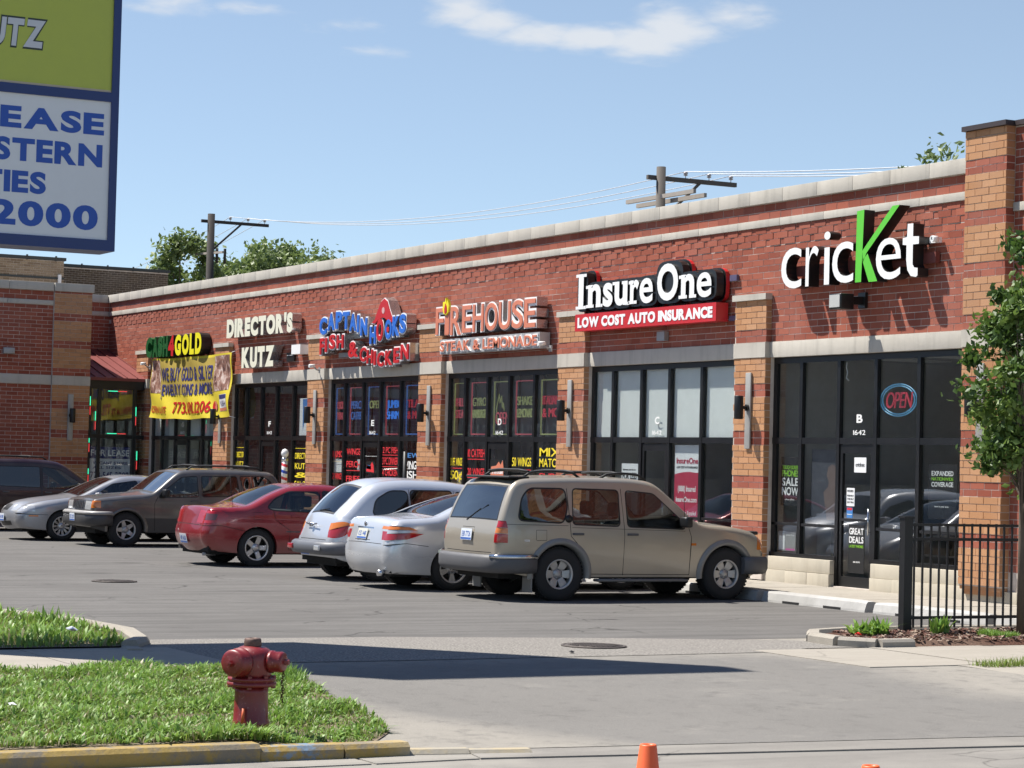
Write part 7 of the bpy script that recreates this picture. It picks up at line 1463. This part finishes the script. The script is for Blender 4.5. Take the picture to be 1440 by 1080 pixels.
# ---------------------------------------------------------------- silver sedan beside it (rear to the viewer)
P_sil = paint('paint_bright_silver', (0.62, 0.64, 0.67), 0.45, 0.27, 0.9, dust=0.03)
A1 = rpoly([(0.98, 1.015), (1.42, 1.0), (1.42, 1.30), (1.22, 1.24)], 0.04); A2 = rpoly([(1.48, 0.995), (2.18, 0.96), (2.24, 1.36), (1.48, 1.31)], 0.04); A3 = rpoly([(2.26, 0.955), (3.30, 0.92), (2.80, 1.27), (2.32, 1.36)], 0.04)
sp = dict(upper=[(0.14, 0.24, .18, .06), (0.06, 0.36, .19, .07), (0.03, 0.52, .20, .08), (0.05, 0.68, .19, .07), (0.085, 0.84, .17, .06), (0.125, 0.98, .14, .05), (0.20, 1.04, .10, .03), (0.50, 1.07, .10, .03), (0.78, 1.10, .09, .03), (1.15, 1.25, .09, .05), (1.65, 1.41, .11, .05), (2.10, 1.465, .13, .03), (2.6, 1.45, .12, .03), (2.95, 1.33, .08, .04), (3.55, 1.02, .07, .05), (3.8, 0.95, .09, .05), (4.3, 0.86, .14, .05), (4.62, 0.70, .18, .06), (4.76, 0.50, .2, .1), (4.74, 0.24, .16, .08)],
    W=1.80, belt=[(0, 0.98), (1.5, 0.97), (3.6, 0.90), (4.8, 0.8)], tumble=0.42, plan=(0.9, 0.10, 1.1, 0.15), sill=0.23, axles=(1.03, 3.80), tyre=(0.325, 0.21), arch=0.365, rim=(0.205, 'double', M_alloy), paint=P_sil, waist=0.02,
    side=[('window', A1), ('window', A2), ('window', A3), ('window_seal', grow(A1, 0.02)), ('window_seal', grow(A2, 0.02)), ('window_seal', grow(A3, 0.02)), ('panel_gap', seam([(1.46, 1.32), (1.45, 0.9), (1.52, 0.6), (1.40, 0.30)])), ('panel_gap', seam([(2.26, 1.37), (2.28, 0.9), (2.28, 0.28)])), ('panel_gap', seam([(3.3, 0.9), (3.38, 0.7), (3.3, 0.28)])), ('panel_gap', seam([(1.40, 0.29), (3.3, 0.29)])), ('panel_gap', seam([(0.0, 0.66), (0.30, 0.70), (0.62, 0.66)])),
          ('tail_light', [(0.0, 0.73), (0.30, 0.76), (0.55, 0.845), (0.36, 0.86), (0.0, 0.83)]), ('indicator', [(0.0, 0.90), (0.42, 0.895), (0.46, 0.90), (0.34, 0.945), (0.0, 0.95)]), ('tail_lens', [(0.0, 0.72), (0.30, 0.75), (0.56, 0.85), (0.36, 0.95), (0.0, 0.955)])],
    strip=[('rear_window', [('t', 0.82, -0.86), ('t', 0.82, 0.86), ('t', 1.62, 0.78), ('t', 1.62, -0.78)]), ('window_seal', [('t', 0.79, -0.90), ('t', 0.79, 0.90), ('t', 1.65, 0.82), ('t', 1.65, -0.82)]), ('windshield', [('t', 3.5, -0.92), ('t', 3.5, 0.92), ('t', 2.7, 0.86), ('t', 2.7, -0.86)]),
           ('tail_light', [('r', 0.74, -1), ('r', 0.74, -0.86), ('r', 0.87, -0.80), ('r', 0.87, -1)]), ('indicator', [('r', 0.90, -1), ('r', 0.90, -0.75), ('r', 0.945, -0.77), ('r', 0.945, -1)]), ('tail_lens', [('r', 0.72, -1), ('r', 0.72, -0.84), ('r', 0.955, -0.70), ('r', 0.955, -1)]),
           ('tail_light', [('r', 0.74, 1), ('r', 0.74, 0.86), ('r', 0.87, 0.80), ('r', 0.87, 1)]), ('indicator', [('r', 0.90, 1), ('r', 0.90, 0.75), ('r', 0.945, 0.77), ('r', 0.945, 1)]), ('tail_lens', [('r', 0.72, 1), ('r', 0.72, 0.84), ('r', 0.955, 0.70), ('r', 0.955, 1)]),
           ('plate_recess', [('r', 0.715, -0.40), ('r', 0.715, 0.40), ('r', 0.725, 0.40), ('r', 0.725, -0.40)]), ('chrome_strip', [('r', 0.89, -0.42), ('r', 0.89, 0.42), ('r', 0.91, 0.42), ('r', 0.91, -0.42)]), ('panel_gap', [('r', 0.675, -0.9), ('r', 0.675, 0.9), ('r', 0.684, 0.9), ('r', 0.684, -0.9)])],
    cabin=(1.1, 3.3), handles=[(1.62, 0.90), (2.42, 0.88)], handlemat=P_sil, mirror=(3.15, 0.96), mirrormat=P_sil, plate=('r', 0.80, 'K52 4418', plain('plate_cream', (0.6, 0.6, 0.52), 0.4)), plate_off=0.008)
car, inf = build_car('silver_sedan', 'clean silver sedan with wraparound tail lights, between the tan wagon and the silver retro wagon', 'car', (-4.02, -5.80 - 1.08, 0), R(90), dict(sp, scale=(1.05, 1.05, 0.99)))
mb = MB(); mb.tube([(0.10, -0.55, 0.25), (0.0, -0.55, 0.25)], 0.045, 12); mb.build('exhaust_pipe', M_chrome, car)
mb = MB(); mb.lathe([(0.035, 0.0), (0.035, 0.01)], (0.045, 0, 0.965), 'X', 14); mb.build('badge', M_chrome, car)
# ---------------------------------------------------------------- silver retro wagon
P_ret = paint('paint_pale_silver', (0.56, 0.59, 0.64), 0.42, 0.30, 0.85, dust=0.03)
R1 = rpoly([(0.72, 1.07), (0.80, 1.02), (1.30, 1.0), (1.30, 1.42), (1.02, 1.42), (0.78, 1.28)], 0.08); R2 = rpoly([(1.36, 0.995), (2.05, 0.99), (2.05, 1.43), (1.36, 1.43)], 0.05); R3 = rpoly([(2.13, 0.99), (2.95, 0.99), (2.62, 1.30), (2.13, 1.42)], 0.05)
sp = dict(upper=[(0.14, 0.36, .10, .02), (0.08, 0.50, .12, .04), (0.08, 0.64, .14, .05), (0.12, 0.80, .2, .05), (0.20, 1.00, .2, .05), (0.30, 1.12, .18, .05), (0.56, 1.38, .17, .05), (0.80, 1.53, .17, .05), (1.15, 1.59, .16, .04), (1.6, 1.60, .16, .03), (2.2, 1.565, .15, .03), (2.55, 1.49, .11, .03), (3.05, 1.12, .08, .04), (3.2, 1.06, .1, .06), (3.7, 0.97, .2, .10), (4.05, 0.84, .2, .10), (4.22, 0.62, .2, .10), (4.2, 0.34, .15, .06)],
    W=1.66, belt=[(0, 0.98), (4.3, 0.96)], tumble=0.27, plan=(1.0, 0.17, 1.2, 0.26), sill=0.26, axles=(0.83, 3.45), tyre=(0.315, 0.20), arch=0.35, rim=(0.195, 'five', M_alloy), paint=P_ret, rearglass=M_darkglass, waist=0.03, track=0.02,
    side=[('dark_window', R1), ('dark_window', R2), ('window', R3), ('window_seal', grow(R1, 0.02)), ('window_seal', grow(R2, 0.02)), ('window_seal', grow(R3, 0.02)), ('panel_gap', seam([(1.33, 1.45), (1.33, 0.9), (1.22, 0.6)])), ('panel_gap', seam([(2.09, 1.44), (2.09, 0.3)])), ('panel_gap', seam([(2.98, 1.0), (2.98, 0.3)])), ('panel_gap', seam([(1.2, 0.32), (2.98, 0.32)])), ('indicator', [(0.20 + 0.17 * math.cos(a) * 1.0 - 0.0, 0.80 + 0.12 * math.sin(a) + 0.05 * math.cos(a)) for a in np.linspace(0.3, math.pi - 0.1, 12)]), ('tail_light', [(0.20 + 0.17 * math.cos(a), 0.80 + 0.12 * math.sin(a) + 0.05 * math.cos(a)) for a in np.linspace(0, 6.283, 25)[:-1]])],
    strip=[('rear_window', [('r', 1.06, -0.84), ('r', 1.06, 0.84), ('r', 1.25, 0.88), ('r', 1.45, 0.80), ('r', 1.45, -0.80), ('r', 1.25, -0.88)]), ('window_seal', [('r', 1.03, -0.88), ('r', 1.03, 0.88), ('r', 1.25, 0.93), ('r', 1.475, 0.85), ('r', 1.475, -0.85), ('r', 1.25, -0.93)]), ('windshield', [('t', 3.02, -0.92), ('t', 3.02, 0.92), ('t', 2.60, 0.86), ('t', 2.60, -0.86)]), ('panel_gap', [('r', 0.63, -0.9), ('r', 0.63, 0.9), ('r', 0.64, 0.9), ('r', 0.64, -0.9)])],
    cabin=(0.8, 3.0), handles=[(1.48, 0.90), (2.22, 0.90)], handlemat=M_chrome, mirror=(2.85, 1.0), mirrormat=P_ret, plate=('r', 0.50, 'V34 9021', M_plate), plate_off=0.10)
car, inf = build_car('retro_wagon', 'pale silver retro styled wagon with a grey rear bumper and sloping tail window', 'car', (-6.40, -5.85 - 0.87, 0), R(90), dict(sp, scale=(1.05, 1.05, 1.0)))
hw = inf['HW'] - 0.10; rp = [(0.42, hw + 0.06), (0.22, hw + 0.03), (0.10, hw - 0.05), (0.03, hw - 0.2), (0.0, 0.3), (0.0, 0), (0.0, -0.3), (0.03, -hw + 0.2), (0.10, -hw + 0.05), (0.22, -hw - 0.03), (0.42, -hw - 0.06)]
pb_ = [(0.0, 0.40), (0.05, 0.41), (0.085, 0.46), (0.09, 0.53), (0.07, 0.585), (0.03, 0.61), (-0.05, 0.61), (-0.06, 0.40)]
bumper(car, rp[::-1], pb_, plain('bumper_slate', (0.10, 0.105, 0.12), 0.45))
for y in (-0.50, 0.50): mb = MB(); mb.bbox(-0.098, -0.06, y - 0.09, y + 0.09, 0.47, 0.55, 0.012); mb.build('reflector', M_tail if y > 0 else M_clear, car)
mb = MB(); mb.bar((0.045, -0.02, 0.86), (0.045, -0.20, 0.885), 0.012, 0.02); mb.bar((0.045, 0.02, 0.86), (0.045, 0.20, 0.885), 0.012, 0.02); mb.lathe([(0.035, 0.02), (0.035, 0.06)], (0.0, 0, 0.865), 'X', 12); mb.build('winged_badge', M_chrome, car)
mb = MB(); mb.bar((0.20, 0.05, 1.09), (0.22, -0.25, 1.12), 0.014); mb.build('rear_wiper', M_seal, car)
# ---------------------------------------------------------------- red sedan
P_red = paint('paint_dark_red', (0.26, 0.014, 0.020), 0.25, 0.27, 0.9, dust=0.035)
S1_ = rpoly([(1.12, 1.00), (1.25, 0.965), (2.06, 0.94), (2.10, 1.27), (1.55, 1.27), (1.28, 1.15)], 0.05); S2_ = rpoly([(2.16, 0.935), (3.25, 0.90), (2.70, 1.22), (2.18, 1.29)], 0.04)
sp = dict(upper=[(0.17, 0.26, .17, .06), (0.06, 0.38, .18, .07), (0.015, 0.54, .19, .08), (0.045, 0.68, .18, .07), (0.085, 0.82, .16, .06), (0.12, 0.95, .12, .05), (0.18, 0.985, .08, .02), (0.50, 1.00, .09, .03), (0.78, 1.03, .09, .04), (1.2, 1.22, .08, .05), (1.55, 1.345, .10, .05), (2.0, 1.395, .12, .03), (2.5, 1.375, .11, .03), (2.9, 1.22, .08, .04), (3.5, 0.95, .07, .05), (3.8, 0.90, .1, .05), (4.4, 0.79, .15, .06), (4.72, 0.62, .2, .1), (4.74, 0.26, .18, .08)],
    W=1.78, belt=[(0, 0.94), (1.6, 0.93), (3.6, 0.87), (4.8, 0.75)], tumble=0.42, plan=(0.9, 0.13, 1.1, 0.18), sill=0.23, axles=(0.93, 3.70), tyre=(0.32, 0.205), arch=0.36, rim=(0.205, 'five', M_alloy), paint=P_red, waist=0.025,
    side=[('window', S1_), ('window', S2_), ('window_seal', grow(S1_, 0.02)), ('window_seal', grow(S2_, 0.02)), ('panel_gap', seam([(1.22, 0.96), (1.25, 0.8), (1.52, 0.62), (1.5, 0.3)])), ('panel_gap', seam([(2.12, 1.29), (2.14, 0.28)])), ('panel_gap', seam([(3.24, 0.88), (3.3, 0.6), (3.25, 0.28)])), ('panel_gap', seam([(1.5, 0.29), (3.25, 0.29)])), ('panel_gap', seam([(0, 0.68), (0.3, 0.69), (0.72, 0.60)])), ('panel_gap', seam([(0.86, 0.80), (0.86, 0.92), (1.02, 0.92), (1.02, 0.80), (0.865, 0.795)], 0.007)), ('trim_strip', seam([(1.45, 0.60), (3.2, 0.58)], 0.02)),
          ('tail_lens', rpoly([(0.0, 0.78), (0.20, 0.78), (0.24, 0.88), (0.0, 0.90)], 0.02)), ('tail_light', rpoly([(0.0, 0.72), (0.34, 0.72), (0.42, 0.86), (0.30, 0.935), (0.0, 0.945)], 0.03))],
    strip=[('rear_window', [('t', 0.82, -0.86), ('t', 0.82, 0.86), ('t', 1.50, 0.80), ('t', 1.50, -0.80)]), ('window_seal', [('t', 0.79, -0.90), ('t', 0.79, 0.90), ('t', 1.53, 0.84), ('t', 1.53, -0.84)]), ('windshield', [('t', 3.45, -0.9), ('t', 3.45, 0.9), ('t', 2.65, 0.86), ('t', 2.65, -0.86)]), ('tail_light', [('r', 0.72, -1), ('r', 0.72, -0.62), ('r', 0.93, -0.62), ('r', 0.93, -1)]), ('tail_light', [('r', 0.72, 1), ('r', 0.72, 0.62), ('r', 0.93, 0.62), ('r', 0.93, 1)]),
           ('panel_gap', [('r', 0.68, -0.95), ('r', 0.68, 0.95), ('r', 0.69, 0.95), ('r', 0.69, -0.95)]), ('panel_gap', [('r', 0.69, -0.58), ('r', 0.69, -0.575), ('r', 0.95, -0.575), ('r', 0.95, -0.58)]), ('panel_gap', [('r', 0.69, 0.58), ('r', 0.69, 0.575), ('r', 0.95, 0.575), ('r', 0.95, 0.58)])],
    cabin=(1.2, 3.3), handles=[(1.62, 0.86), (2.35, 0.84)], handlemat=P_red, mirror=(3.1, 0.92), mirrormat=P_red, plate=('r', 0.47, 'N17 6650', M_plate), plate_off=0.01, mats=dict(tail_lens=plain('smoked_lens', (0.10, 0.03, 0.03), 0.12, coat=1.0)))
car, inf = build_car('red_sedan', 'dark red sedan with alloy wheels parked nose in, between the silver wagon and the grey jeep style wagon', 'car', (-11.05, -6.08 - 0.95, 0), R(90), dict(sp, scale=(1.03, 1.05, 1.03)))
mb = MB(); mb.tube([(0.35, -0.45, 0.2), (0.12, -0.45, 0.20)], 0.03, 10); mb.build('exhaust_pipe', M_grey, car)
mb = MB(); mb.tube([(0.62, -0.5, 1.02), (0.55, -0.5, 1.55)], 0.004, 5); mb.build('aerial', M_seal, car)
car['label'] = 'dark red sedan with alloy wheels parked nose in beside the pale silver retro wagon'
# ---------------------------------------------------------------- grey-brown boxy wagon, nose out
P_gry = paint('paint_taupe_grey', (0.105, 0.098, 0.092), 0.35, 0.32, 0.8, dust=0.09)
J1 = rpoly([(0.36, 1.12), (1.06, 1.10), (1.16, 1.50), (0.62, 1.51), (0.46, 1.40)], 0.05); J2 = rpoly([(1.18, 1.095), (2.02, 1.07), (2.02, 1.49), (1.24, 1.50)], 0.04); J3 = rpoly([(2.12, 1.065), (2.98, 1.04), (2.88, 1.15), (2.46, 1.46), (2.12, 1.49)], 0.04)
sp = dict(upper=[(0.10, 0.40, .10, .03), (0.05, 0.6, .10, .05), (0.07, 0.95, .09, .04), (0.12, 1.08, .09, .04), (0.28, 1.45, .09, .04), (0.42, 1.59, .10, .03), (0.7, 1.625, .10, .03), (1.6, 1.64, .10, .03), (2.3, 1.62, .10, .03), (2.5, 1.575, .08, .03), (3.10, 1.13, .06, .04), (3.2, 1.10, .07, .05), (3.8, 1.05, .09, .04), (4.28, 0.99, .08, .03), (4.37, 0.95, .06, .03), (4.40, 0.80, .08, .03), (4.39, 0.40, .10, .04)],
    W=1.74, belt=[(0, 1.08), (3.2, 1.04), (4.4, 0.98)], tumble=0.27, plan=(0.5, 0.06, 0.6, 0.06), sill=0.30, axles=(0.98, 3.67), tyre=(0.355, 0.225), arch=0.41, rim=(0.20, 'star', M_steelrim), paint=P_gry, track=0.0,
    side=[('dark_window', J1), ('window', J2), ('window', J3), ('window_seal', grow(J1, 0.018)), ('window_seal', grow(J2, 0.018)), ('window_seal', grow(J3, 0.018)), ('panel_gap', seam([(1.14, 1.53), (1.15, 1.0), (1.22, 0.85), (1.46, 0.6), (1.46, 0.34)])), ('panel_gap', seam([(2.07, 1.52), (2.08, 0.34)])), ('panel_gap', seam([(3.0, 1.05), (3.08, 0.9), (3.06, 0.34)])), ('indicator', rpoly([(4.22, 0.80), (4.5, 0.80), (4.5, 0.95), (4.22, 0.95)], 0.01)), ('tail_light', rpoly([(0.0, 0.75), (0.18, 0.75), (0.18, 1.02), (0.0, 1.02)], 0.02)),
          ('lower_trim', [(0.0, 0.30), (0.0, 0.60), (4.5, 0.60), (4.5, 0.30)])],
    strip=[('rear_window', [('r', 1.12, -0.92), ('r', 1.12, 0.92), ('r', 1.5, 0.88), ('r', 1.5, -0.88)]), ('windshield', [('t', 3.06, -0.95), ('t', 3.06, 0.95), ('t', 2.55, 0.92), ('t', 2.55, -0.92)]), ('window_seal', [('t', 3.12, -0.98), ('t', 3.12, 0.98), ('t', 2.52, 0.95), ('t', 2.52, -0.95)]), ('panel_gap', [('t', 4.29, -0.97), ('t', 4.29, 0.97), ('t', 4.30, 0.97), ('t', 4.30, -0.97)])] +
          [('grille', [('f', 0.77, -0.46 + k * 0.133), ('f', 0.77, -0.46 + k * 0.133 + 0.075), ('f', 0.92, -0.46 + k * 0.133 + 0.075), ('f', 0.92, -0.46 + k * 0.133)]) for k in range(7)] +
          [('headlight', [('f', 0.76, 0.55), ('f', 0.76, 0.98), ('f', 0.93, 0.98), ('f', 0.93, 0.55)]), ('headlight', [('f', 0.76, -0.55), ('f', 0.76, -0.98), ('f', 0.93, -0.98), ('f', 0.93, -0.55)]), ('chrome_strip', [('f', 0.745, -0.52), ('f', 0.745, 0.52), ('f', 0.94, 0.52), ('f', 0.94, -0.52)])],
    cabin=(0.9, 3.0), handles=[(1.30, 0.98), (2.2, 0.97)], mirror=(2.86, 1.08), plate=('f', 0.60, 'B73 2295', M_plate), plate_off=0.115, mats=dict(lower_trim=plain('dark_cladding', (0.045, 0.044, 0.043), 0.5), windshield=glass_mat('sky_glass', (0.3, 0.34, 0.36), 2.2, 0.0, 0.18)))
car, inf = build_car('boxy_wagon', 'dusty grey brown boxy wagon with a slotted grille parked nose out, roof rails on top', 'car', (-19.25, -5.62 + 3.67 * 1.0, 0), R(-90), dict(sp, scale=(1.0, 1.03, 0.99)))
hw = inf['HW']; fp = [(4.0, -hw - 0.0), (4.2, -hw + 0.0), (4.34, -hw + 0.05), (4.43, -hw + 0.2), (4.45, -0.3), (4.45, 0), (4.45, 0.3), (4.43, hw - 0.2), (4.34, hw - 0.05), (4.2, hw), (4.0, hw)]
bumper(car, fp, [(0.03, 0.42), (-0.04, 0.43), (-0.09, 0.48), (-0.09, 0.64), (-0.05, 0.70), (0.05, 0.71), (0.06, 0.42)], plain('bumper_dark', (0.05, 0.05, 0.052), 0.45))
bumper(car, fp, [(-0.05, 0.695), (-0.095, 0.66), (-0.10, 0.70), (-0.06, 0.735), (0.02, 0.735), (0.02, 0.70)], plain('bumper_top_grey', (0.30, 0.29, 0.28), 0.4), 'bumper_top')
flare(car, inf, 0.98, 0.355, 0.405, 0.46, 0.02, P_gry, -5, 185); flare(car, inf, 3.67, 0.355, 0.405, 0.46, 0.02, P_gry, -5, 185)
rack(car, 0.6, 2.3, 0.58, 1.70, 1.62, M_dark, (0.15, 0.85))
# ---------------------------------------------------------------- silver grey sedan, nose out
P_slv = paint('paint_grey_silver', (0.33, 0.335, 0.35), 0.5, 0.32, 0.8, dust=0.05)
G1 = rpoly([(1.05, 0.98), (1.98, 0.95), (2.02, 1.30), (1.5, 1.30), (1.2, 1.15)], 0.05); G2 = rpoly([(2.08, 0.945), (3.2, 0.91), (2.68, 1.24), (2.12, 1.32)], 0.04)
sp = dict(upper=[(0.16, 0.26, .15, .03), (0.04, 0.45, .2, .06), (0.04, 0.75, .18, .06), (0.12, 0.98, .12, .04), (0.6, 1.02, .09, .03), (1.0, 1.12, .08, .05), (1.5, 1.36, .09, .05), (2.0, 1.42, .12, .03), (2.45, 1.40, .11, .03), (2.85, 1.25, .08, .04), (3.45, 0.97, .07, .05), (3.7, 0.93, .1, .05), (4.3, 0.84, .15, .06), (4.62, 0.74, .16, .08), (4.76, 0.60, .2, .1), (4.78, 0.40, .2, .1), (4.70, 0.26, .15, .06)],
    W=1.76, belt=[(0, 0.95), (1.6, 0.94), (3.6, 0.88), (4.8, 0.75)], tumble=0.42, plan=(0.9, 0.12, 1.0, 0.16), sill=0.23, axles=(1.10, 3.82), tyre=(0.32, 0.205), arch=0.36, rim=(0.205, 'ten', M_alloy), paint=P_slv,
    side=[('window', G1), ('window', G2), ('window_seal', grow(G1, 0.018)), ('window_seal', grow(G2, 0.018)), ('panel_gap', seam([(2.05, 1.32), (2.06, 0.28)])), ('panel_gap', seam([(3.2, 0.9), (3.26, 0.6), (3.2, 0.28)])), ('side_marker', rpoly([(4.35, 0.52), (4.55, 0.52), (4.55, 0.55), (4.35, 0.55)], 0.004)), ('headlight', rpoly([(4.42, 0.63), (4.9, 0.60), (4.9, 0.76), (4.42, 0.745)], 0.02)), ('tail_light', rpoly([(0.0, 0.75), (0.3, 0.75), (0.3, 0.93), (0.0, 0.93)], 0.02)), ('panel_gap', seam([(4.15, 0.56), (4.9, 0.58)], 0.008))],
    strip=[('rear_window', [('t', 1.02, -0.86), ('t', 1.02, 0.86), ('t', 1.46, 0.80), ('t', 1.46, -0.80)]), ('windshield', [('t', 3.42, -0.92), ('t', 3.42, 0.92), ('t', 2.62, 0.86), ('t', 2.62, -0.86)]), ('window_seal', [('t', 3.46, -0.95), ('t', 3.46, 0.95), ('t', 2.59, 0.9), ('t', 2.59, -0.9)]), ('grille', [('f', 0.60, -0.30), ('f', 0.60, 0.30), ('f', 0.71, 0.34), ('f', 0.71, -0.34)]), ('headlight', [('f', 0.61, 0.55), ('f', 0.61, 1), ('f', 0.73, 1), ('f', 0.73, 0.55)]), ('headlight', [('f', 0.61, -0.55), ('f', 0.61, -1), ('f', 0.73, -1), ('f', 0.73, -0.55)]), ('grille', [('f', 0.34, -0.7), ('f', 0.34, 0.7), ('f', 0.42, 0.7), ('f', 0.42, -0.7)])],
    cabin=(1.15, 3.25), handles=[(1.5, 0.87), (2.3, 0.85)], handlemat=P_slv, mirror=(3.05, 0.93), mirrormat=P_slv, plate=('f', 0.48, 'R60 1183', M_plate), plate_off=0.012, mats=dict(windshield=bpy.data.materials['sky_glass']))
car, inf = build_car('grey_sedan', 'silver grey sedan parked nose out, second vehicle from the left', 'car', (-22.2, -6.05 + 3.82 * 1.0, 0), R(-90), dict(sp, scale=(1.0, 1.03, 1.0)))
# ---------------------------------------------------------------- maroon minivan at the left edge
P_mar = paint('paint_maroon', (0.028, 0.009, 0.010), 0.2, 0.32, 0.8, dust=0.04)
V1 = rpoly([(0.30, 1.12), (1.25, 1.10), (1.25, 1.55), (0.48, 1.55)], 0.05); V2 = rpoly([(1.32, 1.10), (2.35, 1.07), (2.35, 1.56), (1.32, 1.56)], 0.05); V3 = rpoly([(2.43, 1.065), (3.62, 1.0), (3.30, 1.22), (2.85, 1.50), (2.43, 1.56)], 0.05)
sp = dict(upper=[(0.12, 0.28, .12, .03), (0.04, 0.5, .14, .06), (0.05, 0.95, .12, .05), (0.12, 1.15, .1, .05), (0.28, 1.6, .1, .04), (0.42, 1.70, .12, .03), (1.5, 1.755, .12, .03), (2.6, 1.73, .12, .03), (2.95, 1.64, .1, .04), (3.75, 1.12, .08, .06), (3.95, 1.04, .1, .06), (4.5, 0.88, .15, .08), (4.82, 0.66, .2, .12), (4.84, 0.28, .15, .08)],
    W=1.92, belt=[(0, 1.06), (3.8, 1.0), (4.9, 0.85)], tumble=0.25, plan=(0.6, 0.07, 1.2, 0.2), sill=0.24, axles=(1.0, 3.88), tyre=(0.33, 0.21), arch=0.37, rim=(0.20, 'five', M_alloy), paint=P_mar, rearglass=M_darkglass,
    side=[('dark_window', V1), ('dark_window', V2), ('window', V3), ('window_seal', grow(V1, 0.018)), ('window_seal', grow(V2, 0.018)), ('window_seal', grow(V3, 0.018)), ('panel_gap', seam([(2.39, 1.6), (2.39, 0.28)])), ('panel_gap', seam([(1.28, 1.6), (1.3, 0.5)])), ('tail_light', rpoly([(0.0, 0.85), (0.16, 0.85), (0.16, 1.2), (0.0, 1.2)], 0.02))],
    strip=[('rear_window', [('r', 1.2, -0.9), ('r', 1.2, 0.9), ('r', 1.6, 0.85), ('r', 1.6, -0.85)]), ('windshield', [('t', 3.7, -0.93), ('t', 3.7, 0.93), ('t', 3.02, 0.88), ('t', 3.02, -0.88)])],
    cabin=(1.0, 3.5), handles=[(1.5, 0.95), (2.55, 0.95)], mirror=(3.3, 1.05))
car, inf = build_car('maroon_minivan', 'dark maroon minivan in the shade at the left edge, behind the grey sedan', 'car', (-28.4, -7.05, 0), R(90), dict(sp, scale=(1.0, 1.03, 0.99)))
rack(car, 0.7, 2.6, 0.62, 1.80, 1.72, M_dark, (0.2, 0.8))
# a light coloured car outside the frame, reflected in the right hand windows
sp2 = None
